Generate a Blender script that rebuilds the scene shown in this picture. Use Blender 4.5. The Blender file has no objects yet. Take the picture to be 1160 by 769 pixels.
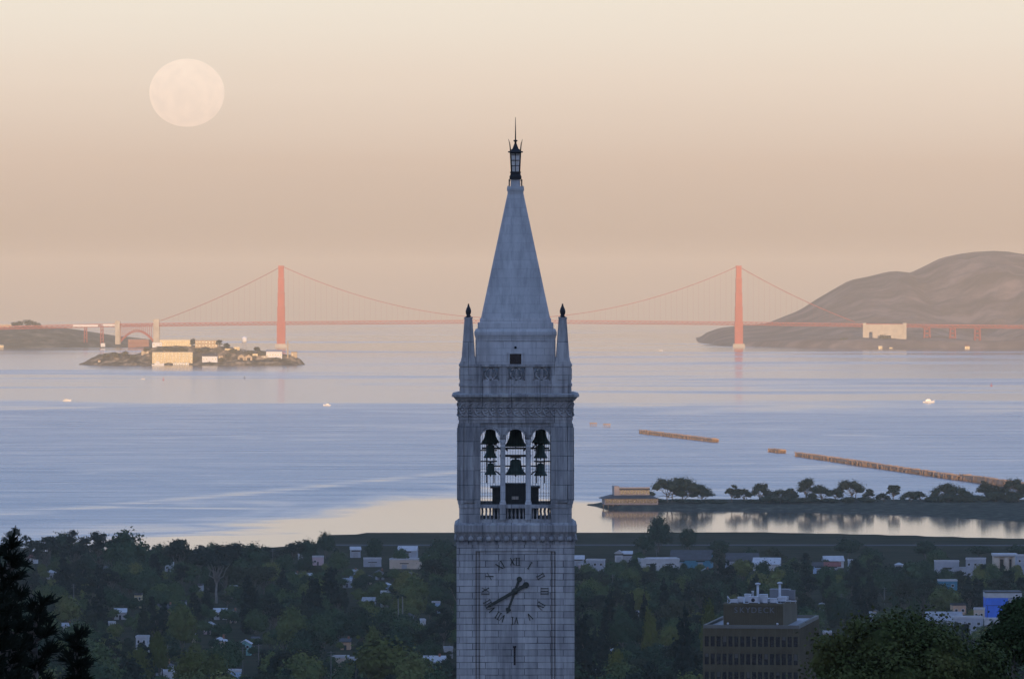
import bpy, bmesh, math, random
import numpy as np
from mathutils import Vector, Matrix, Euler

# ------------------------------------------------------------------ camera, sky, sun, exposure
F = 7500.0            # focal length in photo pixels (1160 px wide)
H = 178.0             # eye height above the sea
R_EARTH = 7.433e6     # earth radius with refraction
SUN_EL, SUN_AZ = math.radians(2.7), math.radians(-2.5)   # low sun behind the camera
HAZE_DENSITY = 2.9e-5
HAZE_COLOR = (0.94, 0.86, 0.66)
HAZE_G = -0.13
SUN_STRENGTH, SUN_COLOR = 5.0, (1.0, 0.65, 0.34)
SKY_RAMP = [  # position = sqrt(sin(elevation)), linear colour
    (0.00, (0.530, 0.405, 0.318)), (0.08, (0.575, 0.440, 0.350)), (0.13, (0.70, 0.550, 0.450)),
    (0.17, (0.82, 0.700, 0.60)), (0.21, (0.87, 0.81, 0.72)), (0.25, (0.64, 0.73, 0.90)),
    (0.30, (0.56, 0.82, 1.38)), (0.43, (0.39, 0.66, 1.30)), (0.60, (0.28, 0.46, 0.94)), (1.0, (0.22, 0.38, 0.78))]

scene = bpy.context.scene
COL = scene.collection
cam_d = bpy.data.cameras.new('camera')
cam = bpy.data.objects.new('camera', cam_d)
COL.objects.link(cam)
cam.location = (0, 0, H)
cam.rotation_euler = (math.radians(90), 0, 0)
cam_d.sensor_width = 36.0
cam_d.lens = 36.0 * F / 1160.0
cam_d.shift_y = -(384.5 - 312.0) / 1160.0
cam_d.clip_start = 1.0
cam_d.clip_end = 1.0e6
scene.camera = cam

world = bpy.data.worlds.new('World')
scene.world = world
world.use_nodes = True
nt = world.node_tree
nt.nodes.clear()
wo = nt.nodes.new('ShaderNodeOutputWorld')
bg = nt.nodes.new('ShaderNodeBackground')
tc = nt.nodes.new('ShaderNodeTexCoord')
sep = nt.nodes.new('ShaderNodeSeparateXYZ')
mx = nt.nodes.new('ShaderNodeMath'); mx.operation = 'MAXIMUM'; mx.inputs[1].default_value = 0.0
sq_ = nt.nodes.new('ShaderNodeMath'); sq_.operation = 'SQRT'
ramp = nt.nodes.new('ShaderNodeValToRGB')
cr = ramp.color_ramp
while len(cr.elements) > 1:
    cr.elements.remove(cr.elements[-1])
cr.elements[0].position = SKY_RAMP[0][0]; cr.elements[0].color = (*SKY_RAMP[0][1], 1)
for p, c in SKY_RAMP[1:]:
    e = cr.elements.new(p); e.color = (*c, 1)
sky = nt.nodes.new('ShaderNodeTexSky')
sky.sky_type = 'NISHITA'
sky.sun_disc = False
sky.sun_elevation = SUN_EL
sky.sun_rotation = math.pi + SUN_AZ
sky.dust_density = 2.0
skb = nt.nodes.new('ShaderNodeBackground'); skb.inputs[1].default_value = 0.05
add = nt.nodes.new('ShaderNodeAddShader')
nt.links.new(tc.outputs['Generated'], sep.inputs[0])
nt.links.new(sep.outputs[2], mx.inputs[0])
nt.links.new(mx.outputs[0], sq_.inputs[0])
# faint uneven layers in the air
lmap = nt.nodes.new('ShaderNodeMapping'); lmap.inputs['Scale'].default_value = (5, 5, 90)
lno = nt.nodes.new('ShaderNodeTexNoise'); lno.inputs['Scale'].default_value = 1.0; lno.inputs['Detail'].default_value = 4
lma = nt.nodes.new('ShaderNodeMath'); lma.operation = 'MULTIPLY_ADD'; lma.inputs[1].default_value = 0.022; lma.inputs[2].default_value = -0.011
lad = nt.nodes.new('ShaderNodeMath'); lad.operation = 'ADD'
nt.links.new(tc.outputs['Generated'], lmap.inputs[0]); nt.links.new(lmap.outputs[0], lno.inputs['Vector'])
nt.links.new(lno.outputs['Fac'], lma.inputs[0]); nt.links.new(sq_.outputs[0], lad.inputs[0]); nt.links.new(lma.outputs[0], lad.inputs[1])
nt.links.new(lad.outputs[0], ramp.inputs[0])
nt.links.new(ramp.outputs[0], bg.inputs[0]); bg.inputs[1].default_value = 0.95
nt.links.new(sky.outputs[0], skb.inputs[0])
nt.links.new(bg.outputs[0], add.inputs[0]); nt.links.new(skb.outputs[0], add.inputs[1])
nt.links.new(add.outputs[0], wo.inputs[0])

sun_d = bpy.data.lights.new('sun', 'SUN')
sun_d.energy = SUN_STRENGTH
sun_d.color = SUN_COLOR
sun_d.angle = math.radians(0.5)
sun = bpy.data.objects.new('sun', sun_d)
COL.objects.link(sun)
sd = Vector((math.sin(SUN_AZ) * -1 * math.cos(SUN_EL), -math.cos(SUN_AZ) * math.cos(SUN_EL), math.sin(SUN_EL)))  # towards the sun
sun.rotation_euler = sd.to_track_quat('Z', 'Y').to_euler()

scene.view_settings.view_transform = 'Standard'
scene.view_settings.look = 'None'
scene.view_settings.exposure = 0.0
scene.view_settings.gamma = 1.0
scene.render.engine = 'CYCLES'
scene.cycles.use_denoising = True
scene.cycles.max_bounces = 6
scene.cycles.diffuse_bounces = 1
scene.cycles.glossy_bounces = 3
scene.cycles.transparent_max_bounces = 16
scene.cycles.volume_bounces = 0
scene.cycles.use_adaptive_sampling = False

# ------------------------------------------------------------------ helpers
rnd = random.Random(7)

def sea_z(x, y):
    return -(x * x + y * y) / (2 * R_EARTH)

def P(px, py, d):
    """the point at distance d (along the view axis) that the photo shows at (px, py)"""
    return Vector(((px - 580.0) / F * d, d, H - (py - 312.0) / F * d))

def sea_d(py):
    """distance at which the sea surface shows at photo row py"""
    k = py - 312.0
    d = 6000.0
    for _ in range(60):
        d = F * H / (k - F * d / (2 * R_EARTH))
    return d

def new_mat(name):
    m = bpy.data.materials.new(name)
    m.use_nodes = True
    n = m.node_tree.nodes
    b = n.get('Principled BSDF')
    return m, m.node_tree, b

def mat(name, col, rough=0.8, var=0.25, scale=0.5, metal=0.0, spec=0.3, bump=0.0, col2=None):
    """a surface with two scales of blotchy wear"""
    m, t, b = new_mat(name)
    b.inputs['Roughness'].default_value = rough
    b.inputs['Metallic'].default_value = metal
    b.inputs['Specular IOR Level'].default_value = spec
    co = t.nodes.new('ShaderNodeTexCoord')
    no = t.nodes.new('ShaderNodeTexNoise'); no.inputs['Scale'].default_value = scale
    no.inputs['Detail'].default_value = 6.0; no.inputs['Roughness'].default_value = 0.65
    rp = t.nodes.new('ShaderNodeValToRGB')
    c2 = col2 or tuple(c * (1 - var) for c in col)
    c1 = col if col2 else tuple(min(1, c * (1 + var * 0.6)) for c in col)
    rp.color_ramp.elements[0].position = 0.32; rp.color_ramp.elements[0].color = (*c2, 1)
    rp.color_ramp.elements[1].position = 0.68; rp.color_ramp.elements[1].color = (*c1, 1)
    t.links.new(co.outputs['Object'], no.inputs['Vector'])
    t.links.new(no.outputs['Fac'], rp.inputs[0])
    t.links.new(rp.outputs[0], b.inputs['Base Color'])
    if bump:
        bp = t.nodes.new('ShaderNodeBump'); bp.inputs['Strength'].default_value = bump
        t.links.new(no.outputs['Fac'], bp.inputs['Height'])
        t.links.new(bp.outputs[0], b.inputs['Normal'])
    return m

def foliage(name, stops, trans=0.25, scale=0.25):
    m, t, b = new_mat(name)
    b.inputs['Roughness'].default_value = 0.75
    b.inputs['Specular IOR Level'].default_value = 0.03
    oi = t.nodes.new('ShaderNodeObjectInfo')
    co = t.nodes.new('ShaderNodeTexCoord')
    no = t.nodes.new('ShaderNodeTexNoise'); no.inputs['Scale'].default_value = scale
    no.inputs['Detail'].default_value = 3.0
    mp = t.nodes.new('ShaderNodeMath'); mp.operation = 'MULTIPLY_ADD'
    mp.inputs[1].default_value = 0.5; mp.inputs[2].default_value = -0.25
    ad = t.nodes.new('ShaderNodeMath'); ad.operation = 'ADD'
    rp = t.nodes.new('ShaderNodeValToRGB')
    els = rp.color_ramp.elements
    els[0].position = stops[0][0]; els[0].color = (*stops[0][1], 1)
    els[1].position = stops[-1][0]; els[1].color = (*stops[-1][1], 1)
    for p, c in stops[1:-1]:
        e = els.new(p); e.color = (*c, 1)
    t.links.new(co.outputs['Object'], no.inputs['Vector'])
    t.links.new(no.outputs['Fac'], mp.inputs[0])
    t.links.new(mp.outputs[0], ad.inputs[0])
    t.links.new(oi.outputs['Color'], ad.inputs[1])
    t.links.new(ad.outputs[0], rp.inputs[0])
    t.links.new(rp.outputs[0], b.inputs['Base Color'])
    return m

def brick_mat(name, c1, c2, mortar, bw, bh, ms=0.03, offset=0.5, rough=0.85, stain=0.3, axis='xz', bump=0.25):
    m, t, b = new_mat(name)
    b.inputs['Roughness'].default_value = rough
    b.inputs['Specular IOR Level'].default_value = 0.25
    co = t.nodes.new('ShaderNodeTexCoord')
    sp = t.nodes.new('ShaderNodeSeparateXYZ')
    ad = t.nodes.new('ShaderNodeMath'); ad.operation = 'ADD'
    cb = t.nodes.new('ShaderNodeCombineXYZ')
    br = t.nodes.new('ShaderNodeTexBrick')
    br.offset = offset
    br.inputs['Color1'].default_value = (*c1, 1)
    br.inputs['Color2'].default_value = (*c2, 1)
    br.inputs['Mortar'].default_value = (*mortar, 1)
    br.inputs['Scale'].default_value = 1.0
    br.inputs['Brick Width'].default_value = bw
    br.inputs['Row Height'].default_value = bh
    br.inputs['Mortar Size'].default_value = ms
    br.inputs['Mortar Smooth'].default_value = 0.3
    br.inputs['Bias'].default_value = 0.0
    n1 = t.nodes.new('ShaderNodeTexNoise'); n1.inputs['Scale'].default_value = 0.45
    n1.inputs['Detail'].default_value = 8.0; n1.inputs['Roughness'].default_value = 0.7
    mpn = t.nodes.new('ShaderNodeMapping'); mpn.inputs['Scale'].default_value = (1.6, 1.6, 0.5)
    rp = t.nodes.new('ShaderNodeValToRGB')
    rp.color_ramp.elements[0].position = 0.3; rp.color_ramp.elements[0].color = (1 - stain, 1 - stain, 1 - stain * 0.95, 1)
    rp.color_ramp.elements[1].position = 0.62; rp.color_ramp.elements[1].color = (1.08, 1.08, 1.08, 1)
    mu = t.nodes.new('ShaderNodeMix'); mu.data_type = 'RGBA'; mu.blend_type = 'MULTIPLY'; mu.inputs[0].default_value = 1.0
    L = t.links.new
    L(co.outputs['Object'], sp.inputs[0])
    ge = t.nodes.new('ShaderNodeNewGeometry'); sn = t.nodes.new('ShaderNodeSeparateXYZ')
    ax = t.nodes.new('ShaderNodeMath'); ax.operation = 'ABSOLUTE'; ay = t.nodes.new('ShaderNodeMath'); ay.operation = 'ABSOLUTE'
    gt = t.nodes.new('ShaderNodeMath'); gt.operation = 'GREATER_THAN'
    mf = t.nodes.new('ShaderNodeMix')
    L(ge.outputs['True Normal'], sn.inputs[0]); L(sn.outputs[0], ax.inputs[0]); L(sn.outputs[1], ay.inputs[0])
    L(ax.outputs[0], gt.inputs[0]); L(ay.outputs[0], gt.inputs[1])
    L(gt.outputs[0], mf.inputs[0]); L(sp.outputs[0], mf.inputs[2]); L(sp.outputs[1], mf.inputs[3])
    L(mf.outputs[0], ad.inputs[0]); ad.inputs[1].default_value = 0.37
    # hand-laid courses: joints wander a little
    wn = t.nodes.new('ShaderNodeTexNoise'); wn.inputs['Scale'].default_value = 0.9; wn.inputs['Detail'].default_value = 3
    wm = t.nodes.new('ShaderNodeMath'); wm.operation = 'MULTIPLY_ADD'; wm.inputs[1].default_value = 0.05
    L(co.outputs['Object'], wn.inputs['Vector']); L(wn.outputs['Fac'], wm.inputs[0]); L(sp.outputs[2], wm.inputs[2])
    L(ad.outputs[0], cb.inputs[0]); L(wm.outputs[0], cb.inputs[1])
    L(cb.outputs[0], br.inputs['Vector'])
    L(co.outputs['Object'], mpn.inputs['Vector']); L(mpn.outputs[0], n1.inputs['Vector'])
    L(n1.outputs['Fac'], rp.inputs[0])
    ms_ = t.nodes.new('ShaderNodeMapping'); ms_.inputs['Scale'].default_value = (2.6, 2.6, 0.16)
    n2 = t.nodes.new('ShaderNodeTexNoise'); n2.inputs['Scale'].default_value = 1.0; n2.inputs['Detail'].default_value = 5; n2.inputs['Roughness'].default_value = 0.6
    r2 = t.nodes.new('ShaderNodeValToRGB')
    r2.color_ramp.elements[0].position = 0.36; r2.color_ramp.elements[0].color = (1 - stain * 0.9, 1 - stain * 0.9, 1 - stain * 0.85, 1)
    r2.color_ramp.elements[1].position = 0.55; r2.color_ramp.elements[1].color = (1, 1, 1, 1)
    m2 = t.nodes.new('ShaderNodeMix'); m2.data_type = 'RGBA'; m2.blend_type = 'MULTIPLY'; m2.inputs[0].default_value = 1.0
    n3 = t.nodes.new('ShaderNodeTexNoise'); n3.inputs['Scale'].default_value = 0.55; n3.inputs['Detail'].default_value = 4
    r3 = t.nodes.new('ShaderNodeMapRange'); r3.inputs[1].default_value = 0.4; r3.inputs[2].default_value = 0.62; r3.inputs[3].default_value = 0.45; r3.inputs[4].default_value = 1.0
    mm = t.nodes.new('ShaderNodeMath'); mm.operation = 'MULTIPLY'
    bm_ = t.nodes.new('ShaderNodeMix'); bm_.data_type = 'RGBA'
    L(co.outputs['Object'], n3.inputs['Vector']); L(n3.outputs['Fac'], r3.inputs[0])
    L(br.outputs['Fac'], mm.inputs[0]); L(r3.outputs[0], mm.inputs[1])
    # joints are partly washed out: blend stone and mortar by a blotchy factor
    br2 = br
    L(mm.outputs[0], bm_.inputs[0])
    stn = t.nodes.new('ShaderNodeTexBrick')
    for q in ('Scale', 'Brick Width', 'Row Height', 'Bias'):
        stn.inputs[q].default_value = br.inputs[q].default_value
    stn.offset = offset; stn.inputs['Mortar Size'].default_value = 0.0
    stn.inputs['Color1'].default_value = (*c1, 1); stn.inputs['Color2'].default_value = (*c2, 1)
    L(cb.outputs[0], stn.inputs['Vector'])
    L(stn.outputs['Color'], bm_.inputs[6]); bm_.inputs[7].default_value = (*mortar, 1)
    L(co.outputs['Object'], ms_.inputs['Vector']); L(ms_.outputs[0], n2.inputs['Vector']); L(n2.outputs['Fac'], r2.inputs[0])
    L(bm_.outputs[2], m2.inputs[6]); L(r2.outputs[0], m2.inputs[7])
    L(m2.outputs[2], mu.inputs[6]); L(rp.outputs[0], mu.inputs[7])
    L(mu.outputs[2], b.inputs['Base Color'])
    if bump:
        inv = t.nodes.new('ShaderNodeMath'); inv.operation = 'SUBTRACT'; inv.inputs[0].default_value = 1.0
        bp = t.nodes.new('ShaderNodeBump'); bp.inputs['Strength'].default_value = bump; bp.inputs['Distance'].default_value = 0.05
        L(br.outputs['Fac'], inv.inputs[1]); L(inv.outputs[0], bp.inputs['Height']); L(bp.outputs[0], b.inputs['Normal'])
    return m

class MB:
    """collects shapes and links them as ONE mesh object"""
    def __init__(self):
        self.v, self.f, self.m, self.s = [], [], [], []
    def add(self, vs, fs, mi=0, smooth=False):
        n = len(self.v)
        self.v += [tuple(p) for p in vs]
        self.f += [tuple(i + n for i in q) for q in fs]
        self.m += [mi] * len(fs)
        self.s += [smooth] * len(fs)
        return self
    def box(self, x0, x1, y0, y1, z0, z1, mi=0, M=None):
        vs = [Vector((x, y, z)) for x in (x0, x1) for y in (y0, y1) for z in (z0, z1)]
        if M is not None:
            vs = [M @ p for p in vs]
        return self.add(vs, [(0, 1, 3, 2), (4, 6, 7, 5), (0, 4, 5, 1), (2, 3, 7, 6), (0, 2, 6, 4), (1, 5, 7, 3)], mi)
    def frustum(self, h0, z0, h1, z1, cx=0, cy=0, mi=0, h0y=None, h1y=None, M=None):
        a, b = h0y or h0, h1y or h1
        vs = [Vector(p) for p in ((cx - h0, cy - a, z0), (cx + h0, cy - a, z0), (cx + h0, cy + a, z0), (cx - h0, cy + a, z0),
              (cx - h1, cy - b, z1), (cx + h1, cy - b, z1), (cx + h1, cy + b, z1), (cx - h1, cy + b, z1))]
        if M is not None:
            vs = [M @ p for p in vs]
        return self.add(vs, [(3, 2, 1, 0), (4, 5, 6, 7), (0, 1, 5, 4), (1, 2, 6, 5), (2, 3, 7, 6), (3, 0, 4, 7)], mi)
    def tube(self, pts, r, n=8, mi=0, smooth=True, cap=True):
        pts = [Vector(p) for p in pts]
        rs = r if isinstance(r, (list, tuple)) else [r] * len(pts)
        vs, fs = [], []
        for i, p in enumerate(pts):
            d = (pts[min(i + 1, len(pts) - 1)] - pts[max(i - 1, 0)]).normalized()
            a = d.orthogonal().normalized() if abs(d.z) > 0.95 else d.cross(Vector((0, 0, 1))).normalized()
            b = d.cross(a).normalized()
            for k in range(n):
                t = 2 * math.pi * k / n
                vs.append(p + (a * math.cos(t) + b * math.sin(t)) * rs[i])
        for i in range(len(pts) - 1):
            for k in range(n):
                k2 = (k + 1) % n
                fs.append((i * n + k, i * n + k2, (i + 1) * n + k2, (i + 1) * n + k))
        if cap:
            fs.append(tuple(range(n))[::-1]); fs.append(tuple((len(pts) - 1) * n + k for k in range(n)))
        return self.add(vs, fs, mi, smooth)
    def lathe(self, prof, cx=0, cy=0, n=16, mi=0, smooth=True):
        """prof: [(radius, z)] from the bottom up"""
        vs, fs = [], []
        for r, z in prof:
            for k in range(n):
                t = 2 * math.pi * (k + 0.5) / n
                vs.append((cx + r * math.cos(t), cy + r * math.sin(t), z))
        for i in range(len(prof) - 1):
            for k in range(n):
                k2 = (k + 1) % n
                fs.append((i * n + k, i * n + k2, (i + 1) * n + k2, (i + 1) * n + k))
        fs.append(tuple(range(n))[::-1]); fs.append(tuple((len(prof) - 1) * n + k for k in range(n)))
        return self.add(vs, fs, mi, smooth)
    def ring(self, c, R, r, axis='y', a0=0.0, a1=2 * math.pi, n=20, k=6, mi=0):
        """a torus or part of one standing in the xz plane (axis y)"""
        pts = []
        for i in range(n + 1):
            t = a0 + (a1 - a0) * i / n
            if axis == 'y':
                pts.append((c[0] + R * math.cos(t), c[1], c[2] + R * math.sin(t)))
            else:
                pts.append((c[0] + R * math.cos(t), c[1] + R * math.sin(t), c[2]))
        return self.tube(pts, r, k, mi)
    def ball(self, c, r, n=8, mi=0, sz=1.0):
        return self.lathe([(max(r * math.cos(a), 0.001), c[2] + sz * r * math.sin(a)) for a in [math.radians(-88 + 176 * i / n) for i in range(n + 1)]], c[0], c[1], n + 2, mi)
    def xform(self, M):
        self.v = [tuple(M @ Vector(p)) for p in self.v]
        return self
    def four(self):
        """the same shapes on all four sides of a square tower"""
        v, f, m, s = self.v[:], self.f[:], self.m[:], self.s[:]
        n = len(v)
        for q in range(1, 4):
            M = Matrix.Rotation(q * math.pi / 2, 4, 'Z')
            self.v += [tuple(M @ Vector(p)) for p in v]
            self.f += [tuple(i + n * q for i in t) for t in f]
            self.m += m; self.s += s
        return self
    def mesh(self, name, mats):
        me = bpy.data.meshes.new(name)
        me.from_pydata(self.v, [], self.f)
        for k in (mats if isinstance(mats, (list, tuple)) else [mats]):
            me.materials.append(k)
        me.polygons.foreach_set('material_index', self.m)
        me.polygons.foreach_set('use_smooth', self.s)
        bm = bmesh.new(); bm.from_mesh(me)
        bmesh.ops.recalc_face_normals(bm, faces=bm.faces)
        bm.to_mesh(me); bm.free()
        me.update()
        return me
    def build(self, name, mats, parent=None, loc=None):
        o = bpy.data.objects.new(name, self.mesh(name, mats))
        COL.objects.link(o)
        if parent is not None:
            o.parent = parent
        if loc is not None:
            o.location = loc
        return o

def tag(o, label=None, cat=None, group=None, kind=None):
    if label: o['label'] = label
    if cat: o['category'] = cat
    if group: o['group'] = group
    if kind: o['kind'] = kind
    return o

def thing(name, loc, label, cat, group=None, rz=0.0):
    o = bpy.data.objects.new(name, None)
    COL.objects.link(o)
    o.location = loc
    o.rotation_euler = (0, 0, rz)
    o.empty_display_size = 1.0
    return tag(o, label, cat, group)

def grid_mesh(name, xs, ys, zf, m, smooth=True):
    vs, fs = [], []
    nx = len(xs)
    for y in ys:
        for x in xs:
            vs.append(zf(x, y))
    for j in range(len(ys) - 1):
        for i in range(nx - 1):
            fs.append((j * nx + i, j * nx + i + 1, (j + 1) * nx + i + 1, (j + 1) * nx + i))
    me = bpy.data.meshes.new(name)
    me.from_pydata(vs, [], fs)
    me.polygons.foreach_set('use_smooth', [smooth] * len(fs))
    me.materials.append(m)
    o = bpy.data.objects.new(name, me)
    COL.objects.link(o)
    return o

def interp(x, pts):
    if x <= pts[0][0]: return pts[0][1]
    for (a, u), (b, v) in zip(pts, pts[1:]):
        if x <= b:
            return u + (v - u) * (x - a) / (b - a)
    return pts[-1][1]

def sstep(a, b, x):
    t = max(0.0, min(1.0, (x - a) / (b - a)))
    return t * t * (3 - 2 * t)

from mathutils import noise as mnoise
def nz(x, y, z=0.0, s=1.0):
    return mnoise.noise(Vector((x * s, y * s, z)))
def fbm(x, y, z=0.0, o=4):
    return mnoise.fractal(Vector((x, y, z)), 1.0, 2.1, o)

# ------------------------------------------------------------------ materials
M = {}
M['granite'] = brick_mat('granite_ashlar', (0.50, 0.485, 0.46), (0.35, 0.34, 0.325), (0.115, 0.11, 0.11), 2.35, 0.575, 0.04, stain=0.34)
M['granite_pier'] = brick_mat('granite_belfry_courses', (0.43, 0.42, 0.40), (0.33, 0.325, 0.315), (0.09, 0.10, 0.11), 3.4, 1.32, 0.035, stain=0.45)
M['granite_plain'] = brick_mat('granite_dressed', (0.43, 0.415, 0.395), (0.35, 0.34, 0.325), (0.10, 0.10, 0.10), 2.6, 3.0, 0.04, stain=0.45)
M['granite_roof'] = brick_mat('granite_roof_slabs', (0.47, 0.47, 0.455), (0.42, 0.42, 0.41), (0.34, 0.34, 0.335), 1.7, 0.8, 0.025, stain=0.2, bump=0.1)
M['granite_block'] = brick_mat('granite_base_block', (0.55, 0.545, 0.53), (0.50, 0.495, 0.48), (0.36, 0.355, 0.35), 1.5, 0.62, 0.03, stain=0.2, bump=0.1)
M['bronze'] = mat('dark_bronze', (0.040, 0.045, 0.036), 0.6, 0.3, 2.0)
M['bell'] = mat('green_bronze_bell', (0.045, 0.085, 0.07), 0.5, 0.35, 1.5, metal=0.15)
M['black_metal'] = mat('blackened_metal', (0.02, 0.021, 0.024), 0.5, 0.3, 3.0, metal=0.3)
M['dark_cabin'] = mat('cabin_paint', (0.03, 0.036, 0.036), 0.6, 0.3, 1.0)
M['dark_opening'] = mat('dark_glazing', (0.012, 0.013, 0.018), 0.25, 0.2, 1.0, spec=0.5)
M['paper'] = mat('pale_notice', (0.5, 0.45, 0.38), 0.7, 0.1, 3.0)
M['bridge_orange'] = mat('bridge_orange_paint', (0.44, 0.105, 0.07), 0.6, 0.15, 0.05)
M['concrete'] = mat('pale_concrete', (0.52, 0.46, 0.36), 0.85, 0.2, 0.05)
M['white_paint'] = mat('white_paint', (0.78, 0.77, 0.74), 0.7, 0.15, 0.3)
M['cream_paint'] = mat('cream_plaster', (0.74, 0.60, 0.34), 0.8, 0.18, 0.08)
M['ochre_wall'] = mat('weathered_ochre_wall', (0.52, 0.40, 0.25), 0.85, 0.25, 0.08)
M['brick_red'] = mat('red_brick', (0.30, 0.13, 0.08), 0.85, 0.2, 0.06)
M['rock'] = mat('shore_rock', (0.17, 0.125, 0.09), 0.9, 0.4, 0.03)
M['timber'] = mat('weathered_pier_timber', (0.42, 0.27, 0.165), 0.85, 0.35, 0.2)
M['bark'] = mat('grey_brown_bark', (0.12, 0.10, 0.08), 0.9, 0.3, 0.8)
M['pale_bark'] = mat('pale_eucalyptus_bark', (0.22, 0.205, 0.185), 0.85, 0.3, 0.5)
M['roof_dark'] = mat('dark_shingle_roof', (0.06, 0.06, 0.065), 0.85, 0.3, 0.4)
M['roof_red'] = mat('dull_red_roof', (0.22, 0.07, 0.06), 0.85, 0.3, 0.4)
M['roof_grey'] = mat('grey_membrane_roof', (0.30, 0.30, 0.31), 0.8, 0.25, 0.3)
M['roof_pale'] = mat('pale_gravel_roof', (0.45, 0.45, 0.46), 0.8, 0.2, 0.3)
M['glass'] = mat('window_glass', (0.015, 0.017, 0.022), 0.22, 0.2, 0.5, spec=0.6)
M['office_conc'] = mat('brown_ribbed_concrete', (0.100, 0.083, 0.050), 0.9, 0.25, 0.25)
M['equip'] = mat('galvanised_equipment', (0.46, 0.47, 0.49), 0.6, 0.25, 0.8)
M['letter'] = mat('grey_sign_metal', (0.16, 0.165, 0.175), 0.6, 0.15, 1.0)
M['pole'] = mat('weathered_pole_wood', (0.14, 0.13, 0.12), 0.9, 0.2, 1.0)
M['leaf'] = foliage('broadleaf_foliage', [(0.0, (0.022, 0.042, 0.026)), (0.3, (0.040, 0.074, 0.036)), (0.6, (0.072, 0.102, 0.040)), (0.85, (0.12, 0.135, 0.04)), (1.0, (0.15, 0.15, 0.045))])
M['leaf_bright'] = foliage('yellow_green_foliage', [(0.0, (0.07, 0.085, 0.022)), (1.0, (0.13, 0.13, 0.03))])
M['needle'] = foliage('conifer_foliage', [(0.0, (0.010, 0.018, 0.016)), (0.6, (0.018, 0.030, 0.022)), (1.0, (0.030, 0.042, 0.026))])
M['gum'] = foliage('eucalyptus_foliage', [(0.0, (0.018, 0.027, 0.022)), (0.6, (0.028, 0.040, 0.028)), (1.0, (0.045, 0.055, 0.032))])
M['cypress'] = foliage('cypress_foliage', [(0.0, (0.020, 0.030, 0.020)), (0.6, (0.030, 0.040, 0.024)), (1.0, (0.050, 0.056, 0.030))])
M['shrub'] = foliage('island_shrub_foliage', [(0.0, (0.07, 0.07, 0.04)), (1.0, (0.13, 0.115, 0.06))])

# ------------------------------------------------------------------ the sea, the land, the hills
SHORE = [(-3200, 4240), (-330, 4240), (-262, 4245), (-200, 4270), (-150, 4320), (-137, 4400), (-121, 4555), (180, 4565), (260, 4520), (340, 4455), (600, 4440), (3200, 4440)]
LAND = [(-1800, 40), (-1100, 180), (-720, 283), (-560, 284), (-300, 232), (0, 171), (60, 164), (120, 156), (200, 147), (300, 136), (450, 118), (600, 98),
        (1000, 76), (1450, 58), (2000, 42), (2500, 28.5), (3000, 18.5), (3500, 11), (4000, 6.5), (4300, 4.5)]
def land_z(x, y):
    s = interp(x, SHORE)
    z = interp(y, LAND) + sea_z(x, y) * (1 if y > 0 else 0)
    if y > 4200:
        base = interp(4300, LAND)
        t = (y - 4200) / max(1.0, s - 4200)
        z = base + (2.6 - base) * min(t, 1.0) + sea_z(x, y)
        if t > 1.0:
            z -= (y - s) * 0.12
    if y > 800:
        z += 1.2 * fbm(x * 0.004, y * 0.004, 3.0, 3) * sstep(800, 1500, y) * (1 - sstep(3900, 4300, y))
    if y < -200:
        z += 3.0 * nz(x, y, 1.0, 0.003)
    return z

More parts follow.
